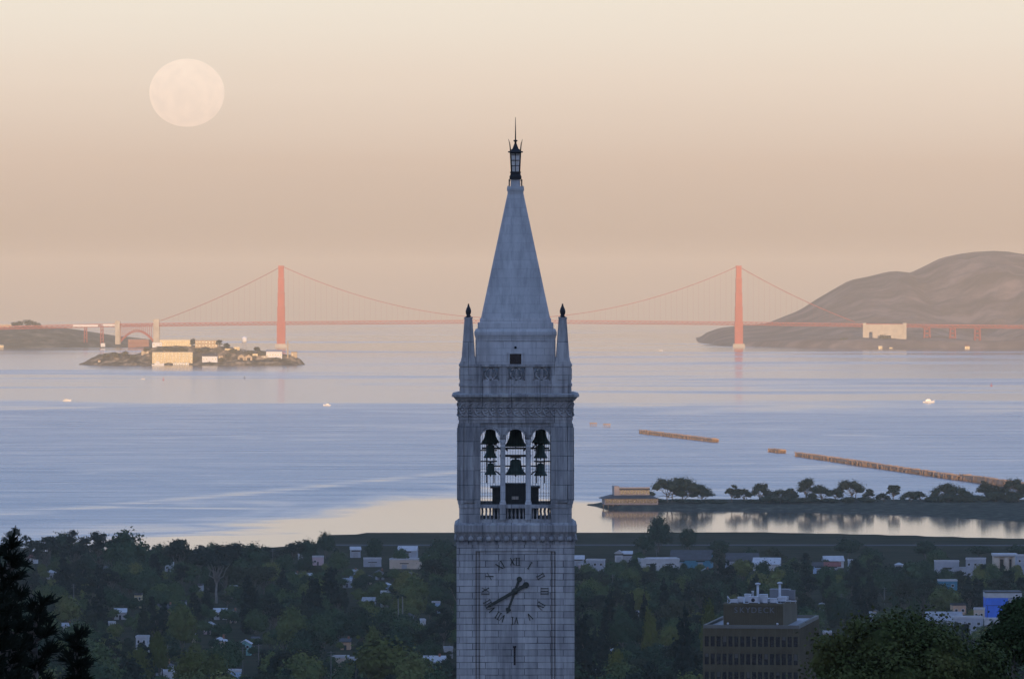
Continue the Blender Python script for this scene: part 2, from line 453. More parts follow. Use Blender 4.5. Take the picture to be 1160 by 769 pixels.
# sea material: wind-ruffled and slick patches differ only in roughness
def sea_material():
    m, t, b = new_mat('bay_water')
    L = t.links.new
    b.inputs['Base Color'].default_value = (0.012, 0.022, 0.035, 1)
    b.inputs['IOR'].default_value = 1.333
    geo = t.nodes.new('ShaderNodeNewGeometry')
    sp = t.nodes.new('ShaderNodeSeparateXYZ')
    L(geo.outputs['Position'], sp.inputs[0])
    def math_(op, a, c=None, cl=False):
        n = t.nodes.new('ShaderNodeMath'); n.operation = op; n.use_clamp = cl
        for i, q in enumerate((a, c)):
            if q is None: continue
            if isinstance(q, (int, float)): n.inputs[i].default_value = q
            else: L(q, n.inputs[i])
        return n.outputs[0]
    def noise(sx, sy, detail, seed, rough=0.55, dist=0.0):
        mp = t.nodes.new('ShaderNodeMapping')
        mp.inputs['Scale'].default_value = (sx, sy, 0); mp.inputs['Location'].default_value = (seed, seed * 1.7, 0)
        L(geo.outputs['Position'], mp.inputs['Vector'])
        n = t.nodes.new('ShaderNodeTexNoise'); n.inputs['Scale'].default_value = 1.0
        n.inputs['Detail'].default_value = detail; n.inputs['Roughness'].default_value = rough
        n.inputs['Distortion'].default_value = dist
        L(mp.outputs[0], n.inputs['Vector'])
        return n.outputs['Fac']
    def ramp(v, a, c):
        n = t.nodes.new('ShaderNodeMapRange'); n.interpolation_type = 'SMOOTHSTEP'
        n.inputs[1].default_value = a; n.inputs[2].default_value = c
        if isinstance(v, (int, float)): n.inputs[0].default_value = v
        else: L(v, n.inputs[0])
        return n.outputs[0]
    X, Y = sp.outputs[0], sp.outputs[1]
    n_big = noise(1 / 420, 1 / 520, 5, 3.1, 0.55, 0.6)
    n_mid = noise(1 / 160, 1 / 60, 5, 11.7, 0.6, 0.8)
    n_fine = math_('SUBTRACT', noise(1 / 260, 1 / 48, 5, 37.0, 0.6, 0.9), 0.5)
    n_far = noise(1 / 1500, 1 / 700, 6, 23.0, 0.6)
    # 1 calm beyond about 9 km, with an uneven front
    front = math_('ADD', Y, math_('MULTIPLY', math_('SUBTRACT', n_big, 0.5), 2400))
    far = ramp(front, 8850, 9500)
    # bands in the far calm
    farband = ramp(n_far, 0.50, 0.66)
    # slick tongues near the town
    near = ramp(math_('ADD', math_('ADD', Y, math_('MULTIPLY', math_('ABSOLUTE', math_('ADD', X, 45)), 3.2)), math_('MULTIPLY', math_('SUBTRACT', n_big, 0.5), 2600)), 5750, 5250)
    tongue_x = math_('SUBTRACT', 1.0, ramp(math_('ABSOLUTE', math_('ADD', X, 40)), 170, 330))
    near = math_('MULTIPLY', near, tongue_x)
    # the lagoon behind the spit is calm
    lag = math_('MULTIPLY', ramp(X, 25, 60), ramp(Y, 5350, 5120))
    # a drifting line of foam-slick, curving
    xx = math_('MULTIPLY', math_('ADD', X, 386), 1.0)
    cy = math_('ADD', 4990, math_('MULTIPLY', math_('POWER', math_('MAXIMUM', xx, 0), 1.12), 1.62))
    dist = math_('ABSOLUTE', math_('SUBTRACT', math_('ADD', Y, math_('MULTIPLY', math_('SUBTRACT', n_mid, 0.5), 260)), cy))
    line = math_('MULTIPLY', math_('SUBTRACT', 1.0, ramp(dist, 5, 110)), math_('SUBTRACT', 1.0, ramp(X, 30, 80)))
    streak = ramp(n_mid, 0.55, 0.78)
    streak2 = ramp(n_big, 0.56, 0.74)
    calm = math_('MAXIMUM', math_('MAXIMUM', near, lag), math_('MAXIMUM', math_('MULTIPLY', math_('MULTIPLY', line, 0.6), ramp(n_mid, 0.32, 0.6)), math_('MAXIMUM', math_('MULTIPLY', streak, 0.55), math_('MULTIPLY', streak2, 0.55))))
    calm = math_('MAXIMUM', calm, math_('MULTIPLY', far, math_('SUBTRACT', 1.0, math_('MULTIPLY', farband, 0.7))))
    rough = math_('ADD', SEA_CALM, math_('MULTIPLY', math_('SUBTRACT', 1.0, calm), SEA_ROUGH - SEA_CALM))
    rough = math_('ADD', rough, math_('MULTIPLY', far, 0.055))
    rough = math_('SUBTRACT', rough, math_('MULTIPLY', ramp(Y, 14500, 19500), 0.055))
    rough = math_('ADD', rough, math_('MULTIPLY', math_('MULTIPLY', n_fine, 0.26), math_('SUBTRACT', 1.0, calm)))
    rough = math_('MAXIMUM', rough, 0.03)
    L(rough, b.inputs['Roughness'])
    return m
SEA_CALM, SEA_ROUGH = 0.07, 0.25
ys = [4180 + i * 25 for i in range(40)] + [5180 + i * 120 for i in range(100)] + [17200 + i * 430 for i in range(101)]
xs = [-15000 + i * 500 for i in range(61)]
tag(grid_mesh('sea', xs, ys, lambda x, y: (x, y, sea_z(x, y)), sea_material()), kind='structure')

ground_m = mat('town_ground', (0.050, 0.047, 0.030), 0.95, 0.45, 0.03, col2=(0.018, 0.022, 0.016), spec=0.0)
ys = [-1800 + i * 60 for i in range(40)] + [600 + i * 70 for i in range(53)] + [4300 + i * 8 for i in range(46)]
xs = [-3200 + i * 200 for i in range(12)] + [-800 + i * 25 for i in range(65)] + [1000 + i * 200 for i in range(12)]
tag(grid_mesh('ground', xs, ys, lambda x, y: (x, y, land_z(x, y)), ground_m), kind='structure')

# far headlands: height fields with their own gullies
def hill_material(name, c1, c2, c3, scale):
    m, t, b = new_mat(name)
    b.inputs['Roughness'].default_value = 0.95
    b.inputs['Specular IOR Level'].default_value = 0.0
    geo = t.nodes.new('ShaderNodeNewGeometry')
    no = t.nodes.new('ShaderNodeTexNoise'); no.inputs['Scale'].default_value = scale; no.inputs['Detail'].default_value = 8
    no.inputs['Roughness'].default_value = 0.65
    rp = t.nodes.new('ShaderNodeValToRGB')
    rp.color_ramp.elements[0].position = 0.40; rp.color_ramp.elements[0].color = (*c1, 1)
    rp.color_ramp.elements[1].position = 0.64; rp.color_ramp.elements[1].color = (*c3, 1)
    e = rp.color_ramp.elements.new(0.52); e.color = (*c2, 1)
    t.links.new(geo.outputs['Position'], no.inputs['Vector'])
    t.links.new(no.outputs['Fac'], rp.inputs[0])
    t.links.new(rp.outputs[0], b.inputs['Base Color'])
    return m

RIDGE = [(700, 397), (780, 393), (792, 386), (800, 378), (815, 372), (840, 369), (868, 367), (882, 361), (905, 352), (925, 339), (942, 329), (962, 317.5), (985, 313), (1005, 308), (1018, 307),
         (1030, 309.5), (1042, 304), (1052, 299), (1066, 293), (1085, 288), (1102, 285.5), (1125, 284), (1142, 285), (1160, 288), (1200, 283), (1260, 296), (1350, 310), (1500, 330), (1700, 372), (1800, 397)]
def marin(x, y):
    D1 = 20600.0
    px = 580 + x / max(y, D1) * F
    top = H - (interp(px, RIDGE) - 312) / F * D1       # crest height at 20.6 km
    base = sea_z(x, y)
    shore = 18640 - 420 * sstep(820, 1000, 580 + x / 18500 * F) + 60 * nz(x, 0, 5.0, 0.006) - 250 * sstep(1000, 1400, px)
    if px < 870:
        shore += 300 * sstep(870, 780, px)
    t = (y - shore) / (D1 - shore)
    if t < 0:
        return (x, y, base - 8)
    hgt = max(0.0, top - base)
    if hgt < 0.5: return (x, y, base - 8)
    prof = 0.22 * sstep(0, 0.035, t) * min(1.0, 60.0 / max(hgt, 1)) * 1.6 + (1 - 0.35 * min(1.0, 60.0 / max(hgt, 1))) * sstep(0.12, 1.02, t)
    if y > D1:
        prof = max(0.0, 1 - ((y - D1) / 2200.0) ** 2)
    g = 0.0
    if y <= D1:
        g = (ridged(x, y) * 0.11 + 0.06 * fbm(x * 0.014, y * 0.009, 8.0, 4)) * hgt * sstep(0.0, 0.2, t) * (1 - 0.9 * sstep(0.72, 1.0, t))
    return (x, y, base + max(0.0, prof * hgt + g))
def ridged(x, y):
    return 0.55 - 1.9 * abs(nz(x * 0.0042, y * 0.0006, 9.0)) + 0.25 * fbm(x * 0.010, y * 0.003, 4.0, 4)
xs = [470 + i * 22 for i in range(150)]
ys = [17700 + i * 26 for i in range(60)] + [19260 + i * 70 for i in range(52)]
tag(grid_mesh('far_hills', xs, ys, marin, hill_material('headland_scrub', (0.15, 0.115, 0.085), (0.23, 0.165, 0.12), (0.36, 0.25, 0.18), 0.007)), kind='structure')

LEFT_TOP = [(-400, 350), (-120, 362), (-20, 371), (0, 371.5), (22, 370), (55, 371.5), (70, 374), (90, 378), (104, 381), (122, 383.5), (134, 386), (146, 391), (152, 394), (200, 398)]
def presidio(x, y):
    D1 = 18900.0
    px = 580 + x / D1 * F
    base = sea_z(x, y)
    top = H - (interp(px, LEFT_TOP) - 312) / F * D1
    hgt = max(0.0, top - base)
    shore = 18330 + 25 * nz(x, 2.0, 1.0, 0.01)
    t = (y - shore) / (D1 - shore)
    if t < 0: return (x, y, base - 8)
    prof = 0.15 * sstep(0, 0.05, t) + 0.85 * sstep(0.05, 1.0, t)
    if y > D1: prof = max(0.0, 1 - ((y - D1) / 2200.0) ** 2)
    return (x, y, base + prof * hgt + (0.10 * hgt * fbm(x * 0.009, y * 0.009, 2.0, 4) + 5.0 * fbm(x * 0.045, y * 0.045, 6.0, 3)) * sstep(0, 0.2, t) * (1 - sstep(0.8, 1, t)))
xs = [-2500 + i * 14 for i in range(112)]
ys = [18290 + i * 16 for i in range(42)] + [19000 + i * 80 for i in range(28)]
tag(grid_mesh('wooded_headland_hills', xs, ys, presidio, hill_material('headland_woodland', (0.05, 0.053, 0.035), (0.11, 0.105, 0.068), (0.24, 0.19, 0.12), 0.02)), kind='structure')

# the small island in the bay
ISL_D = 14230.0
ISL_TOP = [(90, 414), (96, 411), (103, 406), (112, 402.5), (122, 400.5), (130, 400), (138, 402), (150, 402), (160, 400.5), (164, 396), (172, 393), (180, 392), (215, 392), (250, 393), (262, 394.5), (276, 397), (296, 398), (318, 401), (331, 403), (340, 407), (347, 414)]
ISL_FRONT = [(90, 413), (105, 411), (160, 410.5), (170, 411.5), (222, 411), (230, 410), (268, 409.5), (300, 409), (347, 413)]
def island(x, y):
    px = 580 + x / ISL_D * F
    base = sea_z(x, y)
    hgt = max(0.0, H - (interp(px, ISL_TOP) - 312) / F * ISL_D - base)
    v = (y - 14130) / 200.0           # 0 at the near shore, 1 at the far shore
    e = (px - 218) / 128.0
    if abs(e) >= 1: return (x, y, base - 6)
    half = 0.5 * math.sqrt(max(0.0, 1 - abs(e) ** 3.0))
    u = (v - 0.5) / max(half, 0.02)
    if abs(u) > 1: return (x, y, base - 6 * min(1, abs(u) - 1 + 0.2))
    w = u + 1      # 0..2 across
    front = max(1.5, H - (interp(px, ISL_FRONT) - 312) / F * ISL_D - base)
    z = front * sstep(0, 0.10, w) + max(0, hgt - front) * sstep(0.28, 0.86, w)
    if u > 0.2: z *= 1 - sstep(0.45, 1.0, u)
    z += 3.2 * fbm(x * 0.045, y * 0.045, 7.0, 5) * sstep(0.02, 0.2, w)
    return (x, y, base + max(z, 0.5))
xs = [(88 - 580) / F * ISL_D + i * 4.0 for i in range(126)]
ys = [14120 + i * 4.0 for i in range(56)]
tag(grid_mesh('island', xs, ys, island, hill_material('island_scrub_and_rock', (0.04, 0.042, 0.025), (0.14, 0.11, 0.065), (0.40, 0.29, 0.17), 0.06)), kind='structure')

# the low wooded spit in front of the lagoon
SPIT_FRONT = [(668, 572.5), (676, 573.5), (690, 576), (740, 577.5), (900, 578.5), (1000, 582.5), (1080, 588), (1160, 593), (1300, 600)]
def spit(x, y):
    px = 580 + x / 5100.0 * F
    base = sea_z(x, y)
    f = sea_d(interp(px, SPIT_FRONT))
    w = sstep(668, 705, px)
    crest = f + 22 + (5150 - f - 22) * sstep(668, 740, px)
    if px < 668 or y < f: return (x, y, base - 0.9)
    t = (y - f) / max(crest - f, 5)
    top = 3.9 * w + 0.4
    z = top * (0.62 * sstep(0, 0.35, t) + 0.38 * sstep(0.6, 1.0, t))
    if y > 5200: z -= (y - 5200) * 0.09
    z += 0.35 * fbm(x * 0.06, y * 0.02, 1.0, 4) * sstep(0.1, 0.6, t)
    return (x, y, base + max(-0.9, z))
xs = [56 + i * 4.0 for i in range(130)]
ys = [4740 + i * 9.0 for i in range(58)]
tag(grid_mesh('wooded_spit_land', xs, ys, spit, hill_material('spit_rubble_and_grass', (0.03, 0.034, 0.03), (0.06, 0.062, 0.048), (0.13, 0.12, 0.085), 0.12)), kind='structure')

# the frontage road along the marsh
tag(grid_mesh('road', [-120 + i * 20 for i in range(60)], [4296, 4308, 4320], lambda x, y: (x, y, land_z(x, y) + 0.12), mat('worn_asphalt', (0.055, 0.056, 0.06), 0.8, 0.2, 0.1, spec=0.05)), kind='structure')

# the moon, low over the strait and seen through the dawn glow
def build_moon():
    m, t, b = new_mat('moon_glow')
    t.nodes.remove(b)
    out = t.nodes.get('Material Output')
    tr = t.nodes.new('ShaderNodeBsdfTransparent'); em = t.nodes.new('ShaderNodeEmission'); ad = t.nodes.new('ShaderNodeAddShader')
    co = t.nodes.new('ShaderNodeTexCoord'); no = t.nodes.new('ShaderNodeTexNoise')
    no.inputs['Scale'].default_value = 2.4; no.inputs['Detail'].default_value = 4
    mp = t.nodes.new('ShaderNodeVectorMath'); mp.operation = 'NORMALIZE'
    rp = t.nodes.new('ShaderNodeValToRGB')
    rp.color_ramp.elements[0].position = 0.38; rp.color_ramp.elements[0].color = (0.58, 0.39, 0.34, 1)
    rp.color_ramp.elements[1].position = 0.62; rp.color_ramp.elements[1].color = (1.0, 0.68, 0.53, 1)
    em.inputs[1].default_value = MOON_GLOW
    t.links.new(co.outputs['Object'], mp.inputs[0]); t.links.new(mp.outputs[0], no.inputs['Vector'])
    t.links.new(no.outputs['Fac'], rp.inputs[0]); t.links.new(rp.outputs[0], em.inputs[0])
    t.links.new(tr.outputs[0], ad.inputs[0]); t.links.new(em.outputs[0], ad.inputs[1]); t.links.new(ad.outputs[0], out.inputs[0])
    D = 150000.0
    c = P(211.8, 105.4, D)
    r = 42.6 / F * D
    o = MB().lathe([(max(r * math.cos(a), 1.0), 0.905 * r * math.sin(a)) for a in [math.radians(-89.5 + 179 * i / 64) for i in range(65)]], n=96).build('moon', m, loc=c)
    tag(o, 'pale peach full moon, slightly flattened, hanging in the hazy sky', 'moon')
MOON_GLOW = 0.095
build_moon()

# ------------------------------------------------------------------ the granite clock tower (1 photo pixel = 8 cm on its face)
TW_Y, TW_X, TW_BASE = 605.35, 0.32, 97.0
S = 0.08
def tz(py, deep=False):
    """height above the tower's foot of photo row py, on the front face or (deep) on the axis"""
    return H - (py - 312.0) * (S * 1.0089 if deep else S) - TW_BASE

def build_tower():
    T = thing('clock_tower', (TW_X, TW_Y, TW_BASE), 'tall grey granite bell and clock tower with steep pyramid spire and open belfry', 'clock tower')
    G, GP, GR, GB = M['granite'], M['granite_plain'], M['granite_roof'], M['granite_block']
    hs = 66.8 * S
    # shaft with corner piers and sunk fields
    b = MB().frustum(hs - 0.30, 0, hs - 0.30, tz(617))
    z0, z1 = 0.0, tz(624)
    for sx in (-1, 1):
        for sy in (-1, 1):
            b.box(*sorted((sx * (hs - 1.72), sx * hs)), *sorted((sy * (hs - 1.72), sy * hs)), z0, z1)
    q = MB()
    q.box(-hs + 2.13, hs - 2.13, -hs + 0.08, -hs + 0.295, z0, z1)
    for sx in (-1, 1):
        q.box(*sorted((sx * (hs - 1.84), sx * (hs - 1.99))), -hs + 0.14, -hs + 0.297, z0, z1)
    q.four()
    b.add(q.v, q.f)
    b.frustum(hs, tz(624) + 0.003, hs, tz(616))
    b.build('shaft', G, T)
    # rosette frieze
    b = MB().frustum(hs - 0.04, tz(616) + 0.003, hs - 0.06, tz(604.5))
    q = MB()
    for i in range(13):
        x = -hs + 0.45 + i * (2 * hs - 0.9) / 12
        q.ball((x, -hs + 0.02, tz(610.3)), 0.30, 6)
        q.ring((x, -hs + 0.0, tz(610.3)), 0.36, 0.05, n=12, k=5)
    q.box(-hs + 0.101, hs + 0.07, -hs - 0.07, -hs + 0.1, tz(616.4), tz(615.2))
    q.box(-hs + 0.101, hs + 0.05, -hs - 0.05, -hs + 0.1, tz(606), tz(604.6))
    q.four(); b.add(q.v, q.f, smooth=False)
    b.build('rosette_frieze', GP, T)
    # string course under the belfry
    b = MB()
    h = 69.5 * S
    b.frustum(h - 0.12, tz(604.5) + 0.002, h, tz(602)).frustum(h, tz(602) + 0.002, h, tz(594.6)).frustum(h - 0.05, tz(594.6) + 0.002, h - 0.30, tz(592))
    b.build('string_course', GP, T)

    # ---- belfry walls, open on all four sides in three arched bays
    hb = 63.7 * S
    th = 0.95
    C0 = 584.0
    bays = [(555.2 - C0) * S, 0.0, (613.0 - C0) * S]
    hw = 11.1 * S
    X0, X1 = (544.2 - C0) * S, (624.1 - C0) * S
    zs, zsp, zt, zf = tz(591.9), tz(497.6), tz(479), tz(573)
    rec = 0.16
    q = MB()
    q.box(-hb, X0, -hb, -hb + th, zs, zt)
    q.box(X1, hb - th, -hb, -hb + th, zs, zt)
    q.box(X0, X1, -hb + 0.05, -hb + th, zs, tz(589))
    # pedestals below the columns
    px0 = [bays[0] + hw, bays[1] + hw]
    px1 = [bays[1] - hw, bays[2] - hw]
    for a, c in zip(px0, px1):
        q.box(a - 0.02, c + 0.02, -hb - 0.04, -hb + th, tz(589), tz(575.5))
    # rail over the balusters
    q.box(X0, X1, -hb - 0.06, -hb + th - 0.1, tz(575.5) + 0.002, tz(571.5))
    # base moulding of the piers
    q.box(-hb + 0.201, X0 + 0.02, -hb - 0.06, -hb + 0.2, tz(575), tz(571))
    q.box(X1 - 0.02, hb + 0.06, -hb - 0.06, -hb + 0.2, tz(575), tz(571))
    # spandrel with arches: strips between arch curve and top
    n = 14
    def strip(xa, xb, fa, fb):
        y0, y1 = -hb + rec, -hb + th
        q.add([(xa, y0, fa), (xb, y0, fb), (xb, y0, zt), (xa, y0, zt), (xa, y1, fa), (xb, y1, fb), (xb, y1, zt), (xa, y1, zt)],
              [(0, 1, 2, 3), (5, 4, 7, 6), (4, 5, 1, 0)])
    xs = []
    edges = [X0] + [bays[0] + hw, bays[1] - hw, bays[1] + hw, bays[2] - hw] + [X1]
    for c in bays:
        for i in range(n):
            a0, a1 = math.pi - math.pi * i / n, math.pi - math.pi * (i + 1) / n
            strip(c + hw * math.cos(a0), c + hw * math.cos(a1), zsp + hw * math.sin(a0), zsp + hw * math.sin(a1))
    for a, c in zip(px0, px1):
        strip(a, c, zsp, zsp)
    # pier panels and quoins
    for x0, x1 in ((526, 538.8), (629.5, 642.5)):
        q.box((x0 - C0) * S, (x1 - C0) * S, -hb - 0.16, -hb + 0.1, tz(569), tz(482.5))
        q.box((x0 - C0) * S + 0.18, (x1 - C0) * S - 0.18, -hb - 0.22, -hb - 0.161, tz(567), tz(484.5))
    for sx in (-1, 1):
        q.box(*sorted((sx * (hb - 0.02), sx * (hb - 0.38))), -hb - 0.13, -hb + 0.1, tz(571), tz(480))
    q.four()
    q.build('belfry_wall', M['granite_pier'], T)
    # archivolts
    for side in range(4):
        for c in bays:
            r = MB()
            r.ring((c, -hb + rec - 0.02, zsp), hw + 0.07, 0.07, a0=0, a1=math.pi, n=18)
            r.ring((c, -hb + rec - 0.02, zsp), hw + 0.24, 0.05, a0=0, a1=math.pi, n=18)
            for i in range(11):
                a = math.pi * (i + 0.5) / 11
                r.ball((c + (hw + 0.16) * math.cos(a), -hb + rec - 0.03, zsp + (hw + 0.16) * math.sin(a)), 0.06, 4)
            r.xform(Matrix.Rotation(side * math.pi / 2, 4, 'Z'))
            r.build('archivolt', GP, T)
    # columns
    for side in range(4):
        R = Matrix.Rotation(side * math.pi / 2, 4, 'Z')
        for a, c in zip(px0, px1):
            x = (a + c) / 2
            r = MB()
            r.box(x - 0.29, x + 0.29, -hb + 0.16, -hb + 0.74, tz(571.5) + 0.002, tz(569.5))
            zc = tz(569.5)
            prof = [(0.28, zc + 0.002), (0.29, zc + 0.08), (0.25, zc + 0.14), (0.235, zc + 0.22), (0.24, zc + 1.5), (0.22, tz(506.5)), (0.25, tz(506)), (0.21, tz(505.2)), (0.25, tz(502)), (0.33, tz(499.5))]
            r.lathe(prof, x, -hb + 0.45, n=14)
            for k in range(4):
                for sx in (-1, 1):
                    r.ball((x + sx * 0.2, -hb + 0.25 + 0.13 * k, tz(501.5)), 0.07, 4)
            r.box(x - 0.31, x + 0.31, -hb + 0.13, -hb + 0.77, tz(499.6) + 0.002, tz(497.6) - 0.002)
            r.xform(R)
            r.build('column', GB, T)
    # balusters (front and back sides in three bays, same on the flanks)
    for side in range(4):
        R = Matrix.Rotation(side * math.pi / 2, 4, 'Z')
        bal = None
        r = MB().box(X0 + 0.004, X1 - 0.004, -hb + 0.2, -hb + 0.7, tz(589) + 0.003, tz(588))
        bal = r.xform(R).build('balustrade', GP, T)
        for c in bays:
            for i in range(5):
                x = c + (i - 2) * 0.36
                zb0, zb1 = tz(588), tz(575.5)
                k = zb1 - zb0
                r = MB().lathe([(0.10, zb0), (0.10, zb0 + 0.06), (0.06, zb0 + 0.12), (0.115, zb0 + 0.34 * k), (0.06, zb0 + 0.75 * k), (0.09, zb0 + 0.85 * k), (0.10, zb1)], x, -hb + 0.45, n=8)
                r.xform(R).build('baluster', GP, bal)
    # floor and ceiling of the belfry
    MB().box(-hb + th, hb - th, -hb + th, hb - th, tz(592) - 0.25, tz(591.9) - 0.005).build('belfry_floor', GP, T)
    # lintel band and carved frieze
    MB().frustum(hb + 0.03, zt + 0.002, hb + 0.03, tz(475.8)).frustum(hb + 0.10, tz(475.8) + 0.002, hb + 0.10, tz(472.6)).build('architrave', GP, T)
    hf = 65.2 * S
    b = MB().frustum(hf - 0.1, tz(472.6) + 0.002, hf - 0.02, tz(455))
    q = MB()
    nsc = 15
    for i in range(nsc):
        x = -hf + 0.38 + i * (2 * hf - 0.76) / (nsc - 1)
        q.ring((x, -hf + 0.02, tz(464)), 0.27, 0.075, n=12, k=5)
        q.ball((x, -hf + 0.02, tz(464)), 0.12, 5)
        for s2 in (-1, 1):
            q.tube([(x - 0.3, -hf + 0.03, tz(464) + s2 * 0.1), (x, -hf - 0.05, tz(464) + s2 * 0.5), (x + 0.3, -hf + 0.03, tz(464) + s2 * 0.62)], [0.05, 0.09, 0.04], 5)
    q.box(-hf + 0.101, hf + 0.03, -hf - 0.03, -hf + 0.1, tz(472), tz(470.6))
    q.four(); b.add(q.v, q.f)
    b.build('carved_frieze', GP, T)
    # main cornice
    hc = 72 * S
    b = MB().frustum(hf + 0.02, tz(455) + 0.002, hf + 0.12, tz(453.5)).frustum(hf + 0.14, tz(453.5) + 0.002, hc - 0.12, tz(449.5)).frustum(hc, tz(449.5) + 0.002, hc, tz(446.8)).frustum(hc - 0.05, tz(446.8) + 0.002, hc - 0.45, tz(445.5))
    q = MB()
    for i in range(28):
        x = -hf + i * (2 * hf) / 27
        q.box(x - 0.09, x + 0.09, -hf - 0.20, -hf + 0.1, tz(453.6), tz(451.6))
    q.four(); b.add(q.v, q.f)
    b.build('cornice', GP, T)
    # parapet
    hp = 63.3 * S
    pt = 0.6
    p = MB()
    p.frustum(hp + 0.02, tz(445.5) + 0.002, hp, tz(437.5)).frustum(hp + 0.09, tz(437.5) + 0.002, hp + 0.07, tz(435))
    pw = [(545.8 - C0) * S, (574.9 - C0) * S, (603.8 - C0) * S]
    wd = 19.8 * S
    q = MB()
    za, zb = tz(431), tz(416)
    q.box(-hp, hp - pt, -hp, -hp + pt, tz(435) + 0.002, za)
    q.box(-hp, hp - pt, -hp, -hp + pt, zb, tz(415.2))
    last = -hp
    for x in pw:
        q.box(last, x, -hp, -hp + pt, za + 0.0005, zb - 0.0005); last = x + wd
    q.box(last, hp - pt, -hp, -hp + pt, za + 0.0005, zb - 0.0005)
    q.box(-hp + pt + 0.041, hp + 0.07, -hp - 0.07, -hp + pt + 0.04, tz(415.2) + 0.002, tz(412.6))
    for x in (-hp + 0.2, (608 - C0) * S + 1.75):
        q.box(x + 0.1, x + 1.12, -hp - 0.05, -hp + 0.1, tz(430), tz(417))
    q.four(); p.add(q.v, q.f)
    p.build('parapet', GP, T)
    for side in range(4):
        R = Matrix.Rotation(side * math.pi / 2, 4, 'Z')
        for x in pw:
            r = MB()
            cx, cz = x + wd / 2, (za + zb) / 2
            r.box(cx - 0.10, cx + 0.10, -hp + 0.12, -hp + 0.35, za, zb)
            for sx in (-1, 1):
                r.ring((cx + sx * 0.02, -hp + 0.22, cz), 0.50, 0.09, a0=-math.pi / 2 if sx > 0 else math.pi / 2, a1=math.pi / 2 if sx > 0 else 1.5 * math.pi, n=10, k=5)
                r.box(*sorted((cx + sx * 0.70, cx + sx * 0.79)), -hp + 0.12, -hp + 0.34, za, zb)
            r.box(x, x + wd, -hp + 0.12, -hp + 0.34, za, za + 0.1)
            r.box(x, x + wd, -hp + 0.12, -hp + 0.34, zb - 0.1, zb)
            r.xform(R).build('pierced_panel', GP, T)
    MB().frustum(hp - pt, tz(437.5), hp - pt, tz(433)).build('terrace', GP, T)
    # corner obelisks
    oc = 53.8 * S
    for sx in (-1, 1):
        for sy in (-1, 1):
            r = MB()
            cx, cy = sx * oc, sy * oc
            r.frustum(0.72, tz(412.6) + 0.002, 0.72, tz(409.5), cx, cy).frustum(0.66, tz(409.5) + 0.002, 0.62, tz(405.5), cx, cy)
            r.frustum(0.585, tz(405.5) + 0.002, 0.33, tz(361.5), cx, cy).frustum(0.37, tz(361.5) + 0.002, 0.37, tz(359.6), cx, cy)
            ob = r.build('obelisk', GP, T)
            zt0 = tz(359.6)
            k = S
            MB().lathe([(0.16, zt0 + 0.002), (0.24, zt0 + 1 * k), (0.14, zt0 + 2 * k), (0.22, zt0 + 4.5 * k), (0.24, zt0 + 7 * k), (0.17, zt0 + 10 * k), (0.10, zt0 + 11.5 * k), (0.05, zt0 + 13.5 * k), (0.02, zt0 + 15.5 * k)], cx, cy, n=10).build('flame_finial', M['black_metal'], ob)
    # spire base block
    D = True
    k = S * 1.0089
    bh = 44 * k
    b = MB().frustum(bh, tz(437, D), bh, tz(383.5, D))
    q = MB()
    for sx in (-1, 1):
        q.box(*sorted((sx * bh * 1.0, sx * (bh - 0.72))), -bh - 0.09, -bh + 0.1, tz(437, D), tz(383.8, D))
    q.four(); b.add(q.v, q.f)
    b.frustum(bh + 0.06, tz(385.5, D), bh + 0.06, tz(383.2, D)).frustum(bh + 0.08, tz(383.2, D) + 0.002, 45.9 * k, tz(379.5, D)).frustum(46.4 * k, tz(379.5, D) + 0.002, 46.4 * k, tz(375.5, D)).frustum(46.2 * k, tz(375.5, D) + 0.002, 45.0 * k, tz(372.6, D))
    b.frustum(42.9 * k, tz(372.6, D) + 0.002, 42.6 * k, tz(365.5, D)).frustum(40.4 * k, tz(365.5, D) + 0.002, 40.0 * k, tz(360.5, D))
    blk = b.build('spire_base', GB, T)
    d = MB().box(-0.53, 0.53, -bh - 0.10, -bh + 0.02, tz(415, D), tz(400.3, D))
    dd = d.build('door', M['dark_opening'], T)
    f = MB()
    for x in (-0.66, 0.53):
        f.box(x, x + 0.13, -bh - 0.16, -bh + 0.03, tz(415, D), tz(400.2, D))
    f.box(-0.72, 0.72, -bh - 0.18, -bh + 0.03, tz(400.2, D) + 0.001, tz(398.4, D))
    f.build('door_frame', GB, dd)
    MB().tube([(0, -bh - 0.06, tz(393, D)), (0, -bh + 0.02, tz(393, D))], 0.12, 10).build('vent', M['dark_opening'], T)
    # steep pyramid
    p0, p1, zz0, zz1 = 38.6 * k, 8.7 * k, tz(360.5, D) + 0.002, tz(220, D)
    b = MB().frustum(p0, zz0, p1, zz1)
    # hip bands
    for sx in (-1, 1):
        for sy in (-1, 1):
            w0, w1 = 0.36, 0.10
            def corner(pp, z, w):
                return [(sx * (pp + 0.035), sy * (pp + 0.035), z), (sx * (pp - w), sy * (pp + 0.035), z), (sx * (pp - w), sy * (pp - w), z), (sx * (pp + 0.035), sy * (pp - w), z)]
            b.add(corner(p0, zz0, w0) + corner(p1, zz1, w1), [(0, 1, 5, 4), (1, 2, 6, 5), (2, 3, 7, 6), (3, 0, 4, 7)])
    b.build('spire', GR, T)
    b = MB().frustum(9.0 * k, tz(220, D) + 0.002, 9.0 * k, tz(216.5, D)).frustum(9.7 * k, tz(216.5, D) + 0.002, 9.7 * k, tz(213.5, D)).frustum(8.6 * k, tz(213.5, D) + 0.002, 8.3 * k, tz(211.3, D)).frustum(5.6 * k, tz(211.3, D) + 0.002, 5.3 * k, tz(203.5, D))
    for sx in (-1, 1):
        for sy in (-1, 1):
            b.frustum(1.1 * k, tz(213.5, D) + 0.003, 0.7 * k, tz(210.8, D), sx * 8.5 * k, sy * 8.5 * k)
